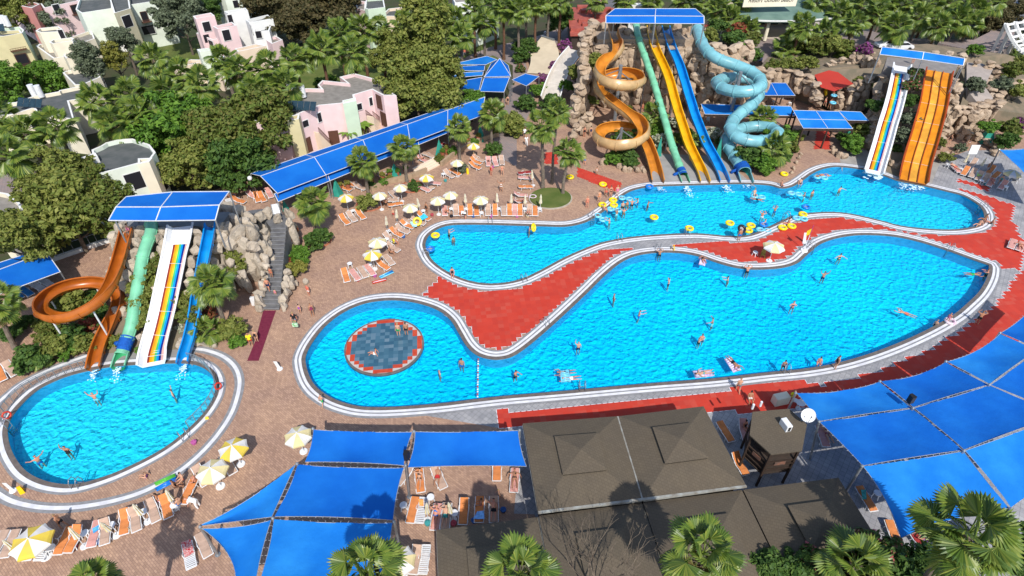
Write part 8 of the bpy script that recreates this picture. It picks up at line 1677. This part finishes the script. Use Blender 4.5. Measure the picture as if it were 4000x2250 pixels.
for a,k in [((2,0,512,780,'stand',R(20),tr('black'),'person carrying the light blue double ring up the steps'),dict(z=2)),((3,0,420,715,'walk',B_,tr('black'),'man with the yellow ring on the steps'),dict(z=2.3)),((3,0,478,755,'walk',B_,tr('grey'),'man with the light blue ring on the steps'),dict(z=2.2)),((3,0,425,800,'walk',B_,bk('red'),'woman lowest left on the steps by the canopies'),dict(z=1.2,s=.9)),((3,0,458,820,'walk',B_,bk('black'),'woman lowest right on the steps by the canopies'),dict(z=1.0)),((3,0,1088,480,'stand',F_,'shirt:yellow,trunks:red','lifeguard in yellow at the top of the right tower'),dict(z=8.4)),((3,0,1360,1088,'walk',L_,'suit:black','woman in black walking past the cave'),dict()),((3,0,1508,1105,'stand',F_,bk('white'),'child standing in front of the green pyramid cover'),dict(s=.7)),((2,0,772,190,'stand',F_,'shirt:yellow,trunks:red','attendant in yellow under the tall blue canopy'),dict(z=10.9)),
 ((0,1,970,300,'sitdown',F_,'suit:pink','woman in pink sitting at the top of the burnt orange slide'),dict(z=6.9)),((1,1,122,645,'stand',F_,bk('coral'),'child coming down the dark steps'),dict(z=1.6,s=.8)),((1,1,100,745,'walk',F_,tr('navy'),'man in navy shorts on the dark steps'),dict(z=.9)),((1,1,152,785,'stand',F_,'suit:pink','small child in pink beside the man on the dark steps'),dict(z=.5,s=.55)),((0,1,150,905,'stand',F_,tr('blue'),'child in blue shorts by the left planter'),dict(s=.8)),
 ((1,1,1485,655,'stand',F_,'suit:black','girl in a black swimsuit on the kerb of the lagoon pool'),dict(s=.95)),((1,1,1078,1085,'stand',F_,tr('green'),'boy in green shorts on the round island'),dict()),((1,1,1138,1080,'stand',F_,tr('black'),'boy in black shorts on the round island'),dict()),((1,1,900,1225,'sitdown',L_,tr('white'),'boy sitting on the wet blue tiles of the island'),dict(s=.9)),((1,2,505,165,'walk',-.3,tr('green'),'boy walking on the kerb at the lower left of the main pool'),dict(s=.85)),
 ((2,1,1708,368,'stand',R(10),tr('blue'),'man in blue shorts holding a black ring on the kerb'),dict()),((3,1,145,245,'sitdown',L_,tr('coral'),'person sitting on the kerb by the two yellow rings'),dict(s=1)),((3,1,500,1332,'stand',L_,'suit:black','woman in a black swimsuit walking on the near kerb'),dict()),((3,1,1570,995,'head',R(-20),tr('black'),'boy in black shorts on the grey paving, arms raised'),dict()),((3,1,1345,985,'stand',R(-60),'suit:pink','child in a pink swimsuit at the pool edge with a ring'),dict(s=.75)),((3,1,1590,250,'sitdown',R(110),bk('coral'),'first of the three sunbathers on the curved kerb at the right'),dict(z=.05)),((3,1,1632,210,'sitdown',R(100),bk('red'),'second of the three sunbathers on the curved kerb at the right'),dict(z=.05)),((3,1,1680,240,'sitdown',R(60),tr('black'),'third sunbather sitting low behind the two on the curved kerb'),dict(z=.05)),
 ((2,2,1700,55,'walk',R(-10),tr('grey'),'man walking on the red tiles at the near kerb'),dict()),((2,2,1785,130,'sit',F_,tr('white'),'man sitting with his back to the pool behind the kiosk'),dict(z=-.0)),((3,2,165,145,'stand',B_,'shirt:yellow,trunks:red','attendant in a yellow shirt at the counter behind the kiosk'),dict()),
 ((0,2,1105,705,'sitdown',L_,'suit:purple','child playing on the kerb of the oval pool'),dict(s=.8)),((0,2,490,1080,'walk',L_,tr('black'),'man in black trunks behind the orange loungers'),dict()),((0,2,1500,930,'bend',L_,'shirt:white,trousers:white','waiter in white bending to the seated guests'),dict()),((0,2,1390,745,'sit',R(150),bk('coral'),'woman seated at the back of the group below the oval pool'),dict()),((0,2,1340,800,'sit',R(-60),'suit:black','woman in black seated in the group below the oval pool'),dict()),((0,2,1490,760,'sit',R(90),tr('black'),'man seated at the right of the group below the oval pool'),dict()),((0,2,1370,930,'sit',R(60),tr('blue'),'man in blue shorts seated near the waiter'),dict()),((0,2,1220,900,'sit',R(-70),bk('pink'),'woman in pink seated left in the group below the oval pool'),dict()),
 ((1,1,1045,405,'sit',R(-60),'shirt:yellow,trunks:grey','lifeguard in a yellow shirt sitting on a lounger by the parasol'),dict()),((1,1,1060,325,'sit',R(-150),bk('white'),'woman sitting on an orange lounger, arms on her knees'),dict()),((1,1,1015,475,'sit',R(-90),'suit:black','woman in black seated beside the open parasol'),dict()),((1,1,1440,150,'lie',B_,bk('orange'),'sunbather under the close pair of parasols'),dict(z=.38)),
 ((2,1,125,165,'lie',PI*0,tr('coral'),'sunbather on the upper pool row near the round bed'),dict(z=.38)),((2,1,70,75,'lie',R(80),bk('red'),'sunburnt sunbather beside the round bed'),dict(z=.38)),((3,1,1900,405,'flat',R(155),'bikini:black,top:black','woman in a dark bikini on the pink lounger'),dict(z=.42)),
 ((1,2,1232,720,'lie',PI,bk('black'),'woman on the orange lounger just below the front sails'),dict(z=.40)),((1,2,1370,700,'lie',PI,tr('red'),'man on the beige lounger just below the front sails'),dict(z=.40)),((1,2,1355,1000,'lie',R(175),bk('blue'),'person with feet up on the pink lounger at the brown roof'),dict(z=.40)),((1,2,1430,995,'lie',R(178),tr('teal'),'person on the beige lounger beside the pink one at the roof'),dict(z=.40)),((1,2,1700,930,'sit',R(90),'suit:pink','girl in pink sitting on an orange lounger at the brown roof'),dict(s=.9)),((1,2,1793,950,'lie',PI,tr('black'),'broad tanned man on the beige lounger at the brown roof'),dict(z=.40)),((1,2,1835,870,'walk',L_,bk('black'),'girl leaning forward beside the tanned man'),dict(s=.8)),((2,2,20,710,'flat',PI,bk('black'),'woman in a black bikini on the lounger by the roof shadow'),dict(z=.42)),((2,2,1745,350,'sit',R(200),'suit:black','person in black on the pink lounger by the kiosk'),dict()),
 ((3,0,1408,1265,'lie',R(200),tr('coral'),'sunbather on the pink lounger at the left of the right group'),dict(z=.38)),((3,0,1655,1285,'sit',R(150),bk('orange'),'tanned person sitting on the orange lounger of the right group'),dict()),((3,0,1690,1375,'lie',R(150),bk('maroon'),'long haired woman lying in the right group'),dict(z=.4)),((3,0,1745,1385,'sit',R(140),'suit:teal','person with a green towel under the cream parasol at the right'),dict()),((0,1,1715,50,'sit',R(-90),tr('red'),'man seated behind the steps of the left tower'),dict()),((0,1,1775,45,'sit',R(200),tr('blue'),'man in blue behind the steps of the left tower'),dict()),((3,2,445,380,'lie',PI,bk('maroon'),'sunbather half hidden by the leaning post'),dict(z=.4)),((3,2,1190,1225,'lie',PI,bk('purple'),'sunbather on the red lounger at the bottom right'),dict(z=.4)),((1,0,1240,1200,'lie',R(60),tr('coral'),'sunbather on the terrace right of the third palm'),dict(z=.4)),((1,0,1645,1215,'sit',R(180),bk('orange'),'tanned woman seated under the yellow parasol at the slim palm'),dict()),((1,0,1755,1215,'lie',B_,tr('blue'),'child on the pink lounger right of the slim palm'),dict(z=.4,s=.8)),
 ((2,0,625,40,'stand',F_,'shirt:white,trunks:white','first of the three walkers on the promenade at the top'),dict()),((2,0,672,42,'walk',F_,'shirt:pink,trunks:white','second of the three walkers on the promenade at the top'),dict()),((2,0,698,42,'stand',F_,'shirt:white,trunks:red','third of the three walkers on the promenade at the top'),dict()),((2,0,1910,235,'stand',B_,'shirt:red,trousers:white','man in a red shirt on the hotel plaza'),dict(z=3.3)),((1,0,1900,795,'stand',F_,'suit:black','woman walking on the path by the pavilion'),dict()),((1,0,1575,415,'sit',F_,'shirt:coral,trousers:grey','person sitting on the garden swing'),dict())]: person(*a,**k)
# swimmers
for a,k in [((0,2,715,105,'up',R(10),tr('white'),'swimmer with raised arms in white shorts in the oval pool'),{}),((0,2,1305,80,'wave',R(-60),tr('blue'),'swimmer at the right in the oval pool'),dict(depth=1.05)),((0,2,512,515,'wave',R(10),'suit:black','boy in a black shirt splashing in the oval pool'),dict(depth=.9)),((0,2,285,575,'wade',R(60),tr('blue'),'swimmer at the lower left of the oval pool'),dict(depth=1.1)),
 ((1,1,1455,305,'reach',R(-60),tr('black'),'swimmer behind the yellow ring in the left lobe'),dict(depth=1.25)),((1,1,1490,360,'stand',R(200),tr('coral'),'child standing in the left lobe of the lagoon pool'),dict(depth=1.1,s=.85)),((2,1,130,290,'reach',R(-90),tr('coral'),'swimmer pushing an upright yellow ring'),dict(depth=1.1)),
 ((2,1,735,235,'reach',R(60),tr('grey'),'swimmer grasping the double ring by the ladder'),dict(depth=.9)),((2,1,790,165,'wave',R(40),tr('white'),'swimmer beside the second double ring'),dict(depth=.95)),((2,1,845,150,'up',R(0),tr('coral'),'swimmer with arms up near the ring cluster'),dict(depth=1.1)),((2,1,835,105,'stand',R(0),tr('black'),'swimmer left in the row of bathers below the orange slide'),dict(depth=1.0)),((2,1,868,95,'stand',R(20),bk('orange'),'second swimmer in the row of bathers below the orange slide'),dict(depth=1.05)),((2,1,905,90,'up',R(180),tr('black'),'third swimmer in the row of bathers below the orange slide'),dict(depth=1.0)),((2,1,952,68,'wade',R(90),tr('blue'),'fourth swimmer in the row of bathers below the orange slide'),dict(depth=1.2)),((2,1,1025,95,'wade',R(-120),tr('red'),'rightmost swimmer below the orange slide'),dict(depth=1.1)),((2,1,690,145,'sit',R(-90),tr('grey'),'boy sitting on the kerb between the double rings'),dict(depth=.2)),
 ((2,1,1825,30,'sitdown',F_,tr('white'),'rider landing with a splash on a light blue double ring'),dict(depth=-.15)),((2,1,1850,62,'prone',R(-110),tr('black'),'second rider lying on the splashing double ring'),dict(depth=-.05,s=.9)),((2,1,1885,190,'head',R(-30),tr('white'),'boy holding his head right in the lagoon pool'),dict(depth=.8)),((2,1,1912,235,'wade',R(60),tr('blue'),'swimmer behind the blue ring of the cluster'),dict(depth=1.05)),((3,1,52,140,'head',R(20),tr('blue'),'bather with a hand at his head near the ladder'),dict(depth=1.0)),((3,0,95,1415,'sit',R(-60),tr('navy'),'man in navy trunks sitting on the kerb by the tube slide'),dict(depth=.25)),((3,0,240,1385,'sit',R(160),tr('black'),'boy climbing out at the lagoon kerb'),dict(depth=.45)),((3,0,385,1335,'flat',R(-80),bk('black'),'first swimmer in the double ring at the curve'),dict(depth=-.08)),((3,0,435,1330,'flat',R(80),tr('blue'),'second swimmer in the double ring at the curve'),dict(depth=-.08,s=.9)),((3,0,540,1435,'wade',R(200),tr('coral'),'swimmer in front of the right rainbow slide'),dict(depth=1.05)),((3,1,278,25,'wade',R(60),tr('white'),'swimmer right of the patterned ring'),dict(depth=1.15)),((3,1,335,10,'stand',R(200),tr('coral'),'swimmer beside the top edge ring'),dict(depth=1.15)),
 ((1,1,1385,1370,'stand',R(-60),tr('coral'),'swimmer left of the float line in the main pool'),dict(depth=1.2,s=.9)),((1,1,1552,1300,'stand',R(170),'trunks:blue','broad swimmer in the bay of the main pool'),dict(depth=.95,s=1.08)),((2,1,25,1375,'reach',R(-140),tr('black'),'swimmer right of the float line in the main pool'),dict(depth=1.1)),((2,1,500,1180,'wave',R(10),tr('navy'),'swimmer raising an arm in the middle left of the main pool'),dict(depth=.8)),((2,1,768,810,'hips',R(90),tr('coral'),'swimmer leaning back near the diagonal kerb'),dict(depth=.95)),((2,1,958,930,'reach',R(-90),tr('blue'),'swimmer reaching to the right in the main pool'),dict(depth=1.0)),((2,1,1180,700,'wave',R(60),tr('navy'),'swimmer throwing in the upper main pool'),dict(depth=.8)),((2,1,1112,480,'head',R(0),tr('black'),'man at the ladder at the top of the main pool'),dict(depth=.75)),((2,1,1775,600,'head',R(0),'trunks:black','man leaning on the far kerb of the main pool'),dict(depth=.85,s=1.05)),((2,1,1632,660,'reach',R(90),tr('coral'),'lone swimmer up to the shoulders in the upper main pool'),dict(depth=1.25)),((2,1,1515,985,'wade',R(60),tr('white'),'swimmer stretching an arm in the right of the main pool'),dict(depth=1.05)),((2,1,1430,1115,'stand',R(180),tr('navy'),'person carrying a child on the back in the main pool'),dict(depth=.9)),((2,1,1410,1130,'reach',R(-60),tr('black'),'child held in front in the main pool'),dict(depth=1.0,s=.85)),
 ((2,1,400,1362,'prone',R(95),tr('black'),'man in black trunks floating face down by the air bed'),dict(depth=.05)),((2,1,440,1408,'prone',R(95),'trunks:white','man in striped trunks floating below the air bed'),dict(depth=.05)),((2,1,1440,1375,'flat',R(-80),bk('teal'),'woman sunbathing on the white air bed'),dict(depth=-.1)),((2,1,1670,1300,'prone',R(205),'trunks:black','person lying prone on the violet air bed'),dict(depth=-.1)),((2,1,1440,515,'flat',R(180),'suit:black','person lying on the silver air bed'),dict(depth=-.1,s=.9)),
 ((3,1,535,505,'wade',R(180),bk('black'),'woman in a black bikini in the upper right of the main pool'),dict(depth=.85)),((3,1,415,645,'up',R(180),tr('navy'),'man raising both arms in the main pool'),dict(depth=.85)),((3,1,182,875,'hips',R(0),bk('navy'),'woman standing with hands on hips in the main pool'),dict(depth=.8)),((3,1,1040,915,'prone',R(50),tr('coral'),'swimmer gliding near the right wall'),dict(depth=.12)),((3,1,1550,620,'prone',R(-95),tr('green'),'swimmer in green trunks at the pointed corner'),dict(depth=.1)),((3,1,1655,612,'reach',R(90),tr('black'),'swimmer touching the wall in the pointed corner'),dict(depth=1.1)),((3,1,1265,1000,'stand',R(120),tr('black'),'child at the wall beside the child in pink'),dict(depth=.9,s=.8)),((3,1,115,1325,'stand',R(170),tr('black'),'bather climbing the ladder at the near kerb'),dict(depth=.6,s=.9)),((3,1,385,1290,'sit',R(150),bk('pink'),'girl sitting at the near kerb, legs in the water'),dict(depth=.4,s=.85))]: swimmer(*a,**k)
bg_=T(1,1,300,985,.9); e=empty('beach_bag',bg_,'green and white beach bag held by the woman on the deck','bag'); mb=MB(); mb.box(bg_+V((0,-.28,-.05)),(.55,.2,.42)); mb.build('body',mat('green white bag',(.08,.42,.08),(.6,.65,.6),scale=6),e,bevel=.04); mb=MB(); mb.tube([bg_+V((-.15,-.28,.15)),bg_+V((-.1,-.28,.4)),bg_+V((.1,-.28,.4)),bg_+V((.15,-.28,.15))],.02,5); mb.build('handle',CLM['green'],e)
for body,G in POSE.values():
    for g in list(G.values())+[body]:
        if g.users==0: bpy.data.meshes.remove(g)
